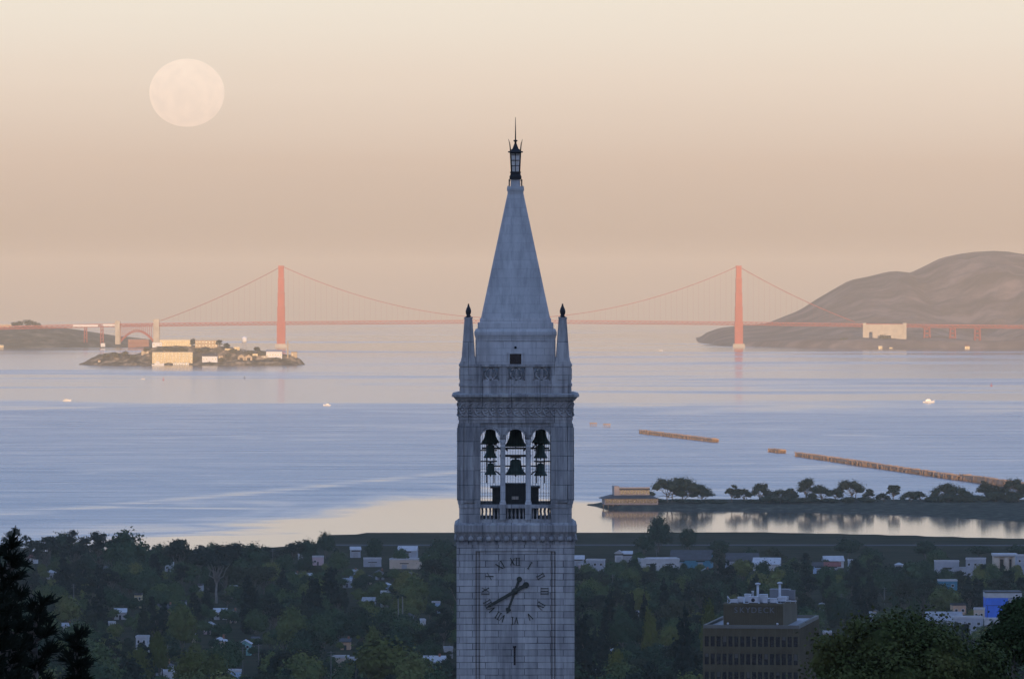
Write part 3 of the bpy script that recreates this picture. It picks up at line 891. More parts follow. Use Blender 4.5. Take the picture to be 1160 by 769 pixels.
    b.build('spire_cap', GR, T)
    # bronze lantern on top
    K = M['black_metal']
    kk_ = k; k = S * 1.0089 * 1.12
    b = MB().frustum(6.0 * k, tz(203.5, D) + 0.002, 6.1 * k, tz(200, D)).frustum(5.9 * k, tz(200, D) + 0.002, 4.7 * k, tz(196.8, D)).frustum(5.4 * k, tz(196.8, D) + 0.002, 5.4 * k, tz(194.6, D))
    for sx in (-1, 1):
        for sy in (-1, 1):
            b.tube([(sx * 5.6 * k, sy * 5.6 * k, tz(205, D)), (sx * 6.3 * k, sy * 6.3 * k, tz(203.5, D)), (sx * 6.3 * k, sy * 6.3 * k, tz(210, D)), (sx * 6.9 * k, sy * 6.9 * k, tz(213, D))], 0.7 * k, 6)
    z0, z1 = tz(194.6, D) + 0.002, tz(174.5, D)
    r0, r1 = 4.1 * k, 5.0 * k
    for sx in (-1, 1):
        for sy in (-1, 1):
            b.tube([(sx * r0, sy * r0, z0), (sx * r1, sy * r1, z1)], 0.75 * k, 6)
    for f_ in (0.33, 0.63, 0.93):
        rr, z = r0 + (r1 - r0) * f_, z0 + (z1 - z0) * f_
        for sx in (-1, 1):
            b.tube([(sx * rr, -rr, z), (sx * rr, rr, z)], 0.35 * k, 5); b.tube([(-rr, sx * rr, z), (rr, sx * rr, z)], 0.35 * k, 5)
    for sx in (-1, 1):
        b.tube([(0, sx * r0, z0), (0, sx * r1, z1)], 0.35 * k, 5); b.tube([(sx * r0, 0, z0), (sx * r1, 0, z1)], 0.35 * k, 5)
    b.frustum(5.6 * k, z1 + 0.002, 6.0 * k, tz(173, D)).frustum(7.6 * k, tz(173, D) + 0.002, 7.4 * k, tz(171.6, D)).frustum(5.6 * k, tz(171.6, D) + 0.002, 3.8 * k, tz(169, D)).frustum(3.2 * k, tz(169, D) + 0.002, 1.4 * k, tz(163.5, D))
    b.lathe([(1.3 * k, tz(163.5, D) + 0.002), (1.0 * k, tz(161, D)), (2.2 * k, tz(160, D)), (2.2 * k, tz(159.2, D)), (0.6 * k, tz(158.4, D))], n=10)
    lan = b.build('lantern', K, T)
    m, t, bs = new_mat('frosted_lantern_glass')
    bs.inputs['Base Color'].default_value = (0.75, 0.78, 0.8, 1); bs.inputs['Roughness'].default_value = 0.3
    bs.inputs['Transmission Weight'].default_value = 0.75
    for side in range(4):
        R = Matrix.Rotation(side * math.pi / 2, 4, 'Z')
        g = MB().add([(-r0, -r0 + 0.03, z0), (r0, -r0 + 0.03, z0), (r1, -r1 + 0.03, z1), (-r1, -r1 + 0.03, z1), (-r0, -r0 + 0.05, z0), (r0, -r0 + 0.05, z0), (r1, -r1 + 0.05, z1), (-r1, -r1 + 0.05, z1)],
                     [(0, 1, 2, 3), (5, 4, 7, 6), (0, 4, 5, 1), (2, 6, 7, 3), (0, 3, 7, 4), (1, 5, 6, 2)])
        g.xform(R).build('pane', m, lan)
        a = math.pi / 4 + side * math.pi / 2
        c, s = math.cos(a), math.sin(a)
        rr = 1.414
        MB().tube([(c * 5.6 * k * rr * 0.9, s * 5.6 * k * rr * 0.9, tz(171.6, D)), (c * 5.3 * k * rr, s * 5.3 * k * rr, tz(168, D)), (c * 5.8 * k * rr, s * 5.8 * k * rr, tz(163, D)), (c * 7.4 * k * rr * 0.95, s * 7.4 * k * rr * 0.95, tz(158, D))], [0.7 * k, 0.62 * k, 0.5 * k, 0.2 * k], 6).build('horn', K, lan)
    MB().tube([(0, 0, tz(158.4, D) + 0.002), (0, 0, tz(150, D)), (0, 0, tz(133, D))], [0.65 * k, 0.55 * k, 0.22 * k], 8).build('needle', K, lan)

    k = kk_
    # ---- clock on the front: dark roman numerals set radially, two hands
    face = -hs + 0.075
    Cz, Cx = tz(669.3), (583.4 - C0) * S
    B = M['bronze']
    num = ['XII', 'I', 'II', 'III', 'IV', 'V', 'VI', 'VII', 'VIII', 'IX', 'X', 'XI']
    wid = {'I': 0.24, 'V': 0.46, 'X': 0.50}
    clock = MB().lathe([(0.30, 0), (0.30, 0.16), (0.12, 0.22)], n=14).xform(Matrix.Rotation(math.pi / 2, 4, 'X')).build('clock', B, T, loc=(Cx, face + 0.005, Cz))
    def stroke(mb, x0, z0, x1, z1, w):
        L = math.hypot(x1 - x0, z1 - z0); a = math.atan2(z1 - z0, x1 - x0)
        Mx = Matrix.Translation(((x0 + x1) / 2, 0, (z0 + z1) / 2)) @ Matrix.Rotation(-a, 4, 'Y')
        mb.box(-L / 2, L / 2, -0.05, 0.0, -w / 2, w / 2, M=Mx)
    for i, s in enumerate(num):
        mb = MB()
        tot = sum(wid[c] for c in s)
        x = -tot / 2
        hh = 0.33
        for c in s:
            w = wid[c]
            if c == 'I':
                stroke(mb, x + w / 2, -hh, x + w / 2, hh, 0.075)
                stroke(mb, x + w / 2 - 0.1, hh, x + w / 2 + 0.1, hh, 0.05); stroke(mb, x + w / 2 - 0.1, -hh, x + w / 2 + 0.1, -hh, 0.05)
            elif c == 'V':
                stroke(mb, x + 0.07, hh, x + w / 2, -hh, 0.085); stroke(mb, x + w / 2, -hh, x + w - 0.07, hh, 0.05)
            else:
                stroke(mb, x + 0.06, hh, x + w - 0.06, -hh, 0.085); stroke(mb, x + 0.06, -hh, x + w - 0.06, hh, 0.05)
            x += w
        a = -2 * math.pi * i / 12
        mb.xform(Matrix.Rotation(-a, 4, 'Y') @ Matrix.Translation((0, 0, 2.68)))
        mb.build('numeral', B, clock)
    def hand(name, ang, L, tip, back, br, w, yoff):
        mb = MB()
        mb.add([(-w * 1.2, 0, -back), (w * 1.2, 0, -back), (w, 0, L - tip), (-w, 0, L - tip), (-w * 1.2, -0.05, -back), (w * 1.2, -0.05, -back), (w, -0.05, L - tip), (-w, -0.05, L - tip)],
               [(0, 1, 2, 3), (4, 7, 6, 5), (0, 4, 5, 1), (2, 6, 7, 3), (0, 3, 7, 4), (1, 5, 6, 2)])
        tw = w * (2.7 if name == 'hour_hand' else 1.0)
        ts = [(-tw, L - tip * 0.72), (0, L), (tw, L - tip * 0.72), (w * 0.6, L - tip), (-w * 0.6, L - tip)]
        mb.add([(x, -0.002, z) for x, z in ts] + [(x, -0.052, z) for x, z in ts], [(0, 1, 2, 3, 4), (9, 8, 7, 6, 5)] + [(i, (i + 1) % 5, (i + 1) % 5 + 5, i + 5) for i in range(5)])
        mb.xform(Matrix.Translation((0, -0.003, 0)))
        r = MB().lathe([(br, 0), (br, 0.05)], n=14).xform(Matrix.Rotation(math.pi / 2, 4, 'X')).xform(Matrix.Translation((0, 0.001, -back)))
        mb.add(r.v, r.f)
        mb.xform(Matrix.Translation((0, yoff, 0)) @ Matrix.Rotation(ang, 4, 'Y'))
        return mb.build(name, B, clock)
    hand('hour_hand', math.radians(200), 2.18, 0.62, 1.15, 0.25, 0.10, -0.075)
    hand('minute_hand', math.radians(240), 3.02, 0.55, 1.15, 0.28, 0.14, -0.14)
    # slot window below the clock
    r = MB().box(-0.085 - 0.08, 0.085 - 0.08, face - 0.01, face + 0.1, tz(753), tz(731.5)).box(-0.14 - 0.08, 0.14 - 0.08, face - 0.02, face + 0.1, tz(733.6), tz(731.2))
    r.build('slot_window', M['dark_opening'], T)

    # ---- inside the belfry: frame, playing cabin, guard wires
    yc = -1.2
    fr = MB()
    for x in (569.2, 598.6):
        fr.box((x - C0) * S - 0.10, (x - C0) * S + 0.10, yc - 0.1, yc + 0.1, tz(549), tz(481))
    for x in (569.2, 598.6):
        fr.box((x - C0) * S - 0.12, (x - C0) * S + 0.12, yc + 3.0, yc + 3.2, tz(590), tz(481))
    for py, w in ((509, 2.2), (517.5, 2.6), (529.2, 1.6)):
        fr.box((545.5 - C0) * S, (622.5 - C0) * S, yc - 0.08, yc + 0.08, tz(py + w / 2), tz(py - w / 2)) if py == 509 else fr.box((566 - C0) * S, (602 - C0) * S, yc - 0.08, yc + 0.08, tz(py + w / 2), tz(py - w / 2))
    for sx in (-1, 1):
        fr.box(*sorted((sx * 12 * S, sx * 28.5 * S)), yc - 0.05, yc + 0.05, tz(530), tz(528.6))
        fr.tube([(sx * 15 * S, yc, tz(541)), (sx * 23 * S, yc, tz(534.5))], 0.07, 6)
    fr.box(-4.1, 4.1, yc - 0.3, yc + 0.3, tz(486), tz(483)); fr.box(-4.1, 4.1, yc + 1.7, yc + 2.2, tz(486), tz(483))
    for px in (551, 559.5, 608, 617):
        fr.box((px - C0) * S - 0.05, (px - C0) * S + 0.05, yc + 0.5, yc + 0.6, tz(549), tz(500))
    for py in (504, 511.5, 524):
        fr.box((544 - C0) * S, (563 - C0) * S, yc + 0.45, yc + 0.62, tz(py + 0.7), tz(py - 0.7)); fr.box((605 - C0) * S, (624 - C0) * S, yc + 0.45, yc + 0.62, tz(py + 0.7), tz(py - 0.7))
    for sx in (-1, 1):
        fr.tube([(sx * 9 * S, yc, tz(512)), (sx * 14 * S, yc, tz(506))], 0.08, 5); fr.tube([(sx * 16 * S, yc, tz(511)), (sx * 24 * S, yc, tz(504))], 0.06, 5)
    fr.build('bell_frame', M['black_metal'], T)
    cb = MB().box((557.5 - C0) * S, (610.5 - C0) * S, -1.2, 2.4, tz(591.8), tz(554.6)).box((555 - C0) * S, (612 - C0) * S, -1.45, 2.6, tz(554.6) + 0.002, tz(552.6)).box((572 - C0) * S, (596 - C0) * S, -1.8, -1.22, tz(591.8), tz(550)).box((570.5 - C0) * S, (597 - C0) * S, -1.9, 1.0, tz(550) + 0.002, tz(549))
    cab = cb.build('playing_cabin', M['dark_cabin'], T)
    MB().box((579.8 - C0) * S, (587.6 - C0) * S, -1.86, -1.802, tz(567), tz(563.4)).build('notice', M['paper'], cab)
    for side in range(4):
        R = Matrix.Rotation(side * math.pi / 2, 4, 'Z')
        for c in bays:
            g = MB()
            for i in range(7):
                x = c + (i - 3) * 0.245
                zz = zsp + math.sqrt(max(0, hw * hw - (x - c) ** 2)) - 0.05
                g.tube([(x, -hb + 0.80, tz(571.5)), (x, -hb + 0.80, zz)], 0.017, 4, cap=False)
            for z in (tz(562), tz(535)):
                g.tube([(c - hw, -hb + 0.80, z), (c + hw, -hb + 0.80, z)], 0.014, 4, cap=False)
            g.xform(R).build('guard_wire', M['black_metal'], T)

    # bells hang from the frame: things of their own
    def bell(px, ptop, pbot, w, label, yy=yc):
        h_ = (pbot - ptop) * S
        r = w / 2 * S
        o = thing('bell', (TW_X + (px - C0) * S, TW_Y + yy, TW_BASE + tz(pbot)), label, 'bell', 'bells hanging in the belfry')
        MB().lathe([(r * 0.98, 0), (r, h_ * 0.06), (r * 0.80, h_ * 0.2), (r * 0.62, h_ * 0.42), (r * 0.54, h_ * 0.68), (r * 0.50, h_ * 0.85), (r * 0.36, h_ * 0.93), (r * 0.1, h_ * 0.95)], n=24).build('bell_body', M['bell'], o)
        MB().box(-0.09, 0.09, -0.06, 0.06, h_ * 0.94, h_ * 1.04).box(-r * 0.5, r * 0.5, -0.08, 0.08, h_ * 1.0, h_ * 1.08).build('yoke', M['black_metal'], o)
        MB().tube([(0, 0, h_ * 0.5), (0, 0, -0.05)], 0.03, 6).ball((0, 0, -0.07), 0.08, 5).build('clapper', M['black_metal'], o)
        return o
    bell(555.4, 484.5, 503, 21, 'large green bronze bell topping the stack of three in the arch nearer the moon')
    bell(555.3, 503.5, 519.8, 15.5, 'middle green bronze bell of the three stacked in the arch nearer the moon')
    bell(555.5, 525.2, 539.2, 14, 'small green bronze bell lowest in the arch nearer the moon')
    bell(584.2, 483.5, 507.5, 25, 'huge dark bell filling the head of the middle arch', 0.2)
    bell(584.2, 520.5, 539.5, 24, 'wide dark bell hung at mid height in the middle arch', -0.9)
    bell(612.8, 484.5, 503, 21, 'large green bronze bell topping the stack of three in the arch nearer the restaurant')
    bell(612.6, 503.5, 520.2, 16, 'middle green bronze bell of the three stacked in the arch nearer the restaurant')
    bell(612.6, 525.2, 540.2, 15.5, 'small green bronze bell lowest in the arch nearer the restaurant')
    return T
build_tower()

# ------------------------------------------------------------------ the suspension bridge across the strait (18.5 km away)
BD = 18500.0
BP = BD / F           # metres per photo pixel there
def build_bridge():
    def pt(px, py, dy=0.0):
        return Vector(((px - 580) * BP, dy, H - (py - 312) * BP))
    B = thing('suspension_bridge', (0, BD, 0), 'long red orange suspension bridge with two tall towers across the misty strait', 'bridge')
    O, K = M['bridge_orange'], M['concrete']
    sea0 = -22.0
    half = 13.7
    def deck_y(px):
        return interp(px, [(-60, 370.5), (0, 369.5), (130, 366.5), (318, 364.2), (577, 362.2), (836, 364.4), (980, 366.5), (1160, 368.5)])
    for tx in (318.5, 836.8):
        b = MB()
        top, bot = 301.0, 394
        x = (tx - 580) * BP
        for sy in (-1, 1):
            yy = sy * half
            segs = [(393, 9.4), (364, 8.4), (347, 7.6), (331, 6.8), (315, 6.0), (302.4, 5.4)]
            for (p0, w0), (p1, w1) in zip(segs, segs[1:]):
                b.box(x - w0 / 2 * BP, x + w0 / 2 * BP, yy - 3.6, yy + 3.6, H - (p0 - 312) * BP, H - (p1 - 312) * BP - 0.3)
            b.box(x - 3.2 * BP, x + 3.2 * BP, yy - 3.9, yy + 3.9, H - (302.4 - 312) * BP, H - (top - 312) * BP)
        for p0, w in ((305, 5), (319, 5), (334, 6), (350, 6), (372, 5)):
            b.box(x - w / 2 * BP * 0.8, x + w / 2 * BP * 0.8, -half + 3.6, half - 3.6, H - (p0 + 2 - 312) * BP, H - (p0 - 2 - 312) * BP)
        for a, c in ((391, 374), (374, 391)):
            b.tube([(x, -half, H - (a - 312) * BP), (x, half, H - (c - 312) * BP)], 2.0, 6)
        o = b.build('bridge_tower', O, B)
        MB().frustum(7.2 * BP, sea0 - 3, 6.4 * BP, sea0 + 9, x, 0, h0y=26, h1y=24).build('pier_base', K, o)
    # roadway truss
    b = MB()
    xs = [(-70 + i * 3.0) for i in range(411)]
    for p0, p1 in zip(xs, xs[1:]):
        if p0 > 1158: break
        a0, a1 = pt(p0, deck_y(p0)), pt(p1, deck_y(p1))
        b.add([(a0.x, -half, a0.z), (a1.x, -half, a1.z), (a1.x, half, a1.z), (a0.x, half, a0.z), (a0.x, -half, a0.z - 1.6), (a1.x, -half, a1.z - 1.6), (a1.x, half, a1.z - 1.6), (a0.x, half, a0.z - 1.6)],
              [(0, 1, 2, 3), (4, 7, 6, 5), (0, 4, 5, 1), (2, 6, 7, 3)])
    b.build('roadway', O, B)
    b = MB()
    for i, (p0, p1) in enumerate(zip(xs, xs[1:])):
        a0, a1 = pt(p0, deck_y(p0)), pt(p1, deck_y(p1))
        for sy in (-half, half):
            z0, z1 = a0.z - 1.7, a1.z - 1.7
            u = 7.0
            b.tube([(a0.x, sy, z0 - u), (a1.x, sy, z1 - u)], 0.75, 4, smooth=False, cap=False)
            b.tube([(a0.x, sy, z0), (a0.x, sy, z0 - u)], 0.45, 4, smooth=False, cap=False)
            b.tube([(a0.x, sy, z0 if i % 2 else z0 - u), (a1.x, sy, z1 - u if i % 2 else z1)], 0.55, 4, smooth=False, cap=False)
        b.box(a0.x - 0.5, a0.x + 0.5, -half, half, a0.z - 8.9, a0.z - 8.1)
    b.build('stiffening_truss', O, B)
    # main cables
    def cable(px):
        if px < 318.5:
            t = (px - 182) / (318.5 - 182); return 363.2 + (302 - 363.2) * t + 7.5 * 4 * t * (1 - t) * 0.45
        if px <= 836.8:
            t = (px - 577.6) / 259.1; return 360.6 - 59.4 * t * t
        t = (px - 836.8) / (968 - 836.8); return 302 + (364.5 - 302) * t + 7.5 * 4 * t * (1 - t) * 0.45
    for sy in (-half, half):
        MB().tube([pt(182 + i * (968 - 182) / 160, cable(182 + i * (968 - 182) / 160), sy) for i in range(161)], 0.75, 6).build('main_cable', O, B)
    s = MB()
    n = 0
    px = 190.0
    while px < 965:
        if abs(px - 318.5) > 5 and abs(px - 836.8) > 5:
            for sy in (-half, half):
                a, c = pt(px, cable(px), sy), pt(px, deck_y(px), sy)
                if a.z - c.z > 2:
                    s.tube([a, c], 0.09, 4, cap=False); n += 1
        px += 6.2
    tag(s.build('suspender_cables', O, B), kind='stuff')
    # pylons either side of the arch span, the arch, and the viaduct legs beyond
    for p0, p1, top, bot in ((131, 136.2, 363.2, 384), (174.2, 180.6, 361.4, 388)):
        b = MB()
        for sy in (-1, 1):
            b.box((p0 - 580) * BP, (p1 - 580) * BP, sy * 19 - 5, sy * 19 + 5, H - (bot + 6 - 312) * BP, H - (top - 312) * BP)
            b.box((p0 - 0.5 - 580) * BP, (p1 + 0.5 - 580) * BP, sy * 19 - 5.6, sy * 19 + 5.6, H - (top + 2.4 - 312) * BP, H - (top + 1.2 - 312) * BP)
        b.box((p0 + 0.5 - 580) * BP, (p1 - 0.5 - 580) * BP, -14, 14, H - (bot + 6 - 312) * BP, H - (370.5 - 312) * BP)
        b.build('concrete_pylon', K, B)
    b = MB()
    arch = []
    for i in range(17):
        t = i / 16
        arch.append((137 + t * 37, 386 - 12.0 * 4 * t * (1 - t)))
    for sy in (-half + 1, half - 1):
        for off in (0.0, 1.6):
            b.tube([pt(a, c + off, sy) for a, c in arch], 1.1, 6)
        for i, (a, c) in enumerate(arch):
            b.tube([pt(a, c, sy), pt(a, deck_y(a) + 1, sy)], 0.6, 4)
            if i < 16:
                b.tube([pt(a, c, sy), pt(arch[i + 1][0], arch[i + 1][1] + 1.6, sy)], 0.5, 4)
    b.build('arch_span', O, B)
    for px, bot in ((97, 384), (115.5, 388)):
        b = MB()
        for sy in (-half, half):
            for dx in (-3.5, 3.5):
                b.tube([((px - 580) * BP + dx * 1.1, sy, H - (bot + 4 - 312) * BP), ((px - 580) * BP + dx * 0.8, sy, H - (369.5 - 312) * BP)], 0.9, 4)
            for k in range(4):
                z = H - (bot - 312) * BP + k * 10
                b.tube([((px - 580) * BP - 3.5, sy, z), ((px - 580) * BP + 3.5, sy, z + 9)], 0.6, 4)
        b.build('viaduct_leg', O, B)
    for px, w in ((1050, 7.0), (1079, 6.5), (1107, 6.5)):
        b = MB()
        x = (px - 580) * BP
        for sy in (-half, half):
            for dx in (-w / 2 * BP, w / 2 * BP):
                b.tube([(x + dx * 1.05, sy, H - (391 - 312) * BP), (x + dx * 0.85, sy, H - (370.5 - 312) * BP)], 1.5, 6)
            for k in range(4):
                z = H - (389 - 312) * BP + k * 11.5
                b.tube([(x - w / 2 * BP, sy, z), (x + w / 2 * BP, sy, z + 11)], 0.9, 4); b.tube([(x + w / 2 * BP, sy, z), (x - w / 2 * BP, sy, z + 11)], 0.9, 4)
        b.build('viaduct_leg', O, B)
    # white panels added in place of the sun's glint off the viaduct truss
    for p0, p1 in ((83, 111.5), (117, 130.5)):
        a0, a1 = pt(p0, deck_y(p0)), pt(p1, deck_y(p1))
        MB().box(a0.x, a1.x, -half - 2.2, -half - 1.5, a0.z - 6.0, a0.z - 0.6).build('sun_glint_panel', M['white_paint'], B)
    # the big pale anchorage block with its openings on the far side
    x0, x1 = (977.5 - 580) * BP, (1026 - 580) * BP
    zt, zb = H - (367.4 - 312) * BP, H - (388 - 312) * BP
    b = MB()
    ops = [(984.2, 988.0, 376, 382), (998, 1009, 380, 388)]
    bx = [x0]
    for a, c, u, v in ops:
        bx += [(a - 580) * BP, (c - 580) * BP]
    bx.append(x1)
    for i in range(0, len(bx), 2):
        b.box(bx[i], bx[i + 1], -17, 17, zb, zt)
    for a, c, u, v in ops:
        b.box((a - 580) * BP + 0.01, (c - 580) * BP - 0.01, -16.9, 16.9, H - (u - 312) * BP, zt - 0.05)
    for xa in (x0 - 1, x1 - 8):
        b.box(xa, xa + 9, -19, 19, zb + 0.1, zt + 4)
    b.build('anchorage_block', K, B)
build_bridge()

# ------------------------------------------------------------------ generic building
def building(name, loc, w, d, h, label, cat, wall, roof, rtype='flat', rz=0.0, ws=1.0, wins=(3, 1), door=True, group=None, rh=None, chimney=False, winmat=None, front_band=None):
    """front faces -y; loc is the middle of the front's foot"""
    B = thing(name, loc, label, cat, group, rz)
    b = MB()
    x = w / 2
    rh = rh if rh is not None else min(w, d) * 0.28
    if rtype == 'gable':      # ridge runs away from the viewer, gable faces the front
        b.box(-x, x, 0, d, -2, h)
        b.add([(-x, 0, h), (x, 0, h), (0, 0, h + rh), (-x, d, h), (x, d, h), (0, d, h + rh)], [(0, 1, 2), (4, 3, 5), (0, 3, 4, 1), (0, 2, 5, 3), (1, 4, 5, 2)])
    else:
        b.box(-x, x, 0, d, -2, h)
    if rtype == 'side':
        b.add([(-x, 0, h), (-x, d, h), (-x, d / 2, h + rh), (x, 0, h), (x, d, h), (x, d / 2, h + rh)], [(0, 2, 1), (3, 4, 5), (0, 1, 4, 3), (0, 3, 5, 2), (1, 2, 5, 4)])
    b.build('wall', wall, B)
    r = MB()
    o = 0.5
    if rtype == 'gable':
        s = rh / x
        for sx in (-1, 1):
            e = sx * (x + o); ze = h - o * s
            v = [(e, -o, ze), (0, -o, h + rh), (0, d + o, h + rh), (e, d + o, ze)]
            r.add([(a, c, z + 0.02) for a, c, z in v] + [(a, c, z + 0.24) for a, c, z in v], [(0, 1, 2, 3), (7, 6, 5, 4), (0, 4, 5, 1), (1, 5, 6, 2), (2, 6, 7, 3), (3, 7, 4, 0)])
    elif rtype == 'side':
        s = rh / (d / 2)
        for sy in (0, 1):
            e = -o if sy == 0 else d + o; ze = h - o * s
            v = [(-x - o, e, ze), (x + o, e, ze), (x + o, d / 2, h + rh), (-x - o, d / 2, h + rh)]
            r.add([(a, c, z + 0.02) for a, c, z in v] + [(a, c, z + 0.24) for a, c, z in v], [(0, 1, 2, 3), (7, 6, 5, 4), (0, 4, 5, 1), (1, 5, 6, 2), (2, 6, 7, 3), (3, 7, 4, 0)])
    elif rtype == 'hip':
        a = min(d, w) / 2 * 0.98
        lx = max(0.05, x - a); ly = max(0.05, d / 2 - a)
        v = [(-x - o, -o, h), (x + o, -o, h), (x + o, d + o, h), (-x - o, d + o, h), (-lx, d / 2 - ly, h + rh), (lx, d / 2 - ly, h + rh), (lx, d / 2 + ly, h + rh), (-lx, d / 2 + ly, h + rh)]
        v = [(p, q, z + 0.02) for p, q, z in v]
        r.add(v, [(0, 1, 5, 4), (1, 2, 6, 5), (2, 3, 7, 6), (3, 0, 4, 7), (4, 5, 6, 7), (3, 2, 1, 0)])
    else:
        r.box(-x - 0.15, x + 0.15, -0.15, d + 0.15, h + 0.005, h + 0.35)
        for q in ((-x - 0.15, x + 0.15, -0.15, 0.15), (-x - 0.15, x + 0.15, d - 0.15, d + 0.15), (-x - 0.15, -x + 0.15, 0.15, d - 0.15), (x - 0.15, x + 0.15, 0.15, d - 0.15)):
            r.box(*q, h + 0.352, h + 0.8)
    ro = r.build('roof', roof, B)
    if chimney:
        MB().box(x * 0.4, x * 0.4 + 0.8, d * 0.4, d * 0.4 + 0.8, h + rh * 0.3, h + rh + 1.0).build('chimney', M['brick_red'], ro)
    nx, ny = wins
    gm = winmat or (M['dark_opening'] if ws > 1 else M['glass'])
    fm = M['white_paint'] if ws == 1 else wall
    for j in range(ny):
        for i in range(nx):
            cx = -x + w * (i + 0.5) / nx
            if door and j == 0 and i == nx // 2 and nx > 1:
                continue
            ww = min(w / nx * 0.4 * ws, 1.3 * ws, w / nx * 0.7)
            zc = h * (j + 0.5) / ny
            hh = min(h / ny * 0.42 * ws, 1.25 * ws, h / ny * 0.7)
            f = MB()
            for q in ((cx - ww / 2 - 0.1, cx + ww / 2 + 0.1, zc - hh / 2 - 0.12, zc - hh / 2), (cx - ww / 2 - 0.1, cx + ww / 2 + 0.1, zc + hh / 2, zc + hh / 2 + 0.1), (cx - ww / 2 - 0.1, cx - ww / 2, zc - hh / 2, zc + hh / 2), (cx + ww / 2, cx + ww / 2 + 0.1, zc - hh / 2, zc + hh / 2)):
                f.box(q[0], q[1], -0.09, 0.02, q[2], q[3])
            fo = f.build('window', fm, B)
            MB().box(cx - ww / 2, cx + ww / 2, -0.04, 0.03, zc - hh / 2, zc + hh / 2).build('pane', gm, fo)
    if door and nx > 1:
        MB().box(-0.55, 0.55, -0.06, 0.03, 0, 2.1).build('door', M['roof_dark'], B)
    return B

def col_mat(name, c, rough=0.8):
    key = 'c_' + name
    if key not in M:
        M[key] = mat(name, c, rough, 0.18, 0.25)
    return M[key]

# ------------------------------------------------------------------ tree meshes
def crown_arrays(lobes, n, leaf, rng, clump=0.28, up=0.0, elong=1.0, core=0.72, nclump=26, droop=0.0):
    """leaf-sized faces gathered in clumps over the lobes, plus rough inner masses"""
    V, Fc = [], []
    tot = sum(l[3] * l[4] + l[4] * l[5] + l[3] * l[5] for l in lobes)
    for (cx, cy, cz, rx, ry, rz) in lobes:
        share = (rx * ry + ry * rz + rx * rz) / tot
        k = max(6, int(nclump * share * len(lobes)))
        d = rng.normal(size=(k, 3)); d /= np.linalg.norm(d, axis=1)[:, None]
        d[:, 2] = np.where(d[:, 2] < -0.55, -d[:, 2], d[:, 2])
        rad = rng.uniform(0.78, 1.03, size=(k, 1))
        cc = d * rad
        m = int(n * share)
        pick = rng.integers(0, k, m)
        pts = cc[pick] + rng.normal(size=(m, 3)) * clump * rng.uniform(0.4, 1.0, size=(m, 1))
        out = pts / (np.linalg.norm(pts, axis=1)[:, None] + 1e-6)
        pts = pts * np.array([rx, ry, rz]) + np.array([cx, cy, cz])
        nrm = out * 0.75 + rng.normal(size=(m, 3)) * 0.55
        nrm[:, 2] += up
        nrm /= np.linalg.norm(nrm, axis=1)[:, None]
        t = rng.normal(size=(m, 3)); t[:, 2] -= droop
        a = np.cross(nrm, t); a /= np.linalg.norm(a, axis=1)[:, None] + 1e-9
        b = np.cross(nrm, a)
        s = (leaf * rng.uniform(0.55, 1.35, size=(m, 1)))
        a = a * s * 0.5; b = b * s * 0.5 * elong
        base = len(V)
        q = np.stack([pts - a * 0.6 - b, pts + a * 0.9 - b * 0.35, pts + a * 0.35 + b, pts - a * 0.95 + b * 0.3], axis=1).reshape(-1, 3)
        V.extend(q.tolist())
        Fc.extend([(base + 4 * i, base + 4 * i + 1, base + 4 * i + 2, base + 4 * i + 3) for i in range(m)])
        if core > 0:
            base = len(V)
            bm = bmesh.new(); bmesh.ops.create_icosphere(bm, subdivisions=2, radius=1.0)
            sd_ = rng.uniform(0, 50)
            for v in bm.verts:
                f = core * (1 + 0.28 * mnoise.noise(v.co * 2.1 + Vector((sd_, 0, 0))))
                V.append((cx + v.co.x * rx * f, cy + v.co.y * ry * f, cz + v.co.z * rz * f))
            bm.verts.index_update()
            Fc.extend([tuple(base + v.index for v in fc.verts) for fc in bm.faces])
            bm.free()
    return V, Fc

def limb_points(p0, p1, rng, n=4, wob=0.06):
    p0, p1 = Vector(p0), Vector(p1)
    L = (p1 - p0).length
    return [p0 + (p1 - p0) * (i / n) + (Vector(rng.normal(size=3).tolist()) * wob * L if 0 < i < n else Vector((0, 0, 0))) for i in range(n + 1)]

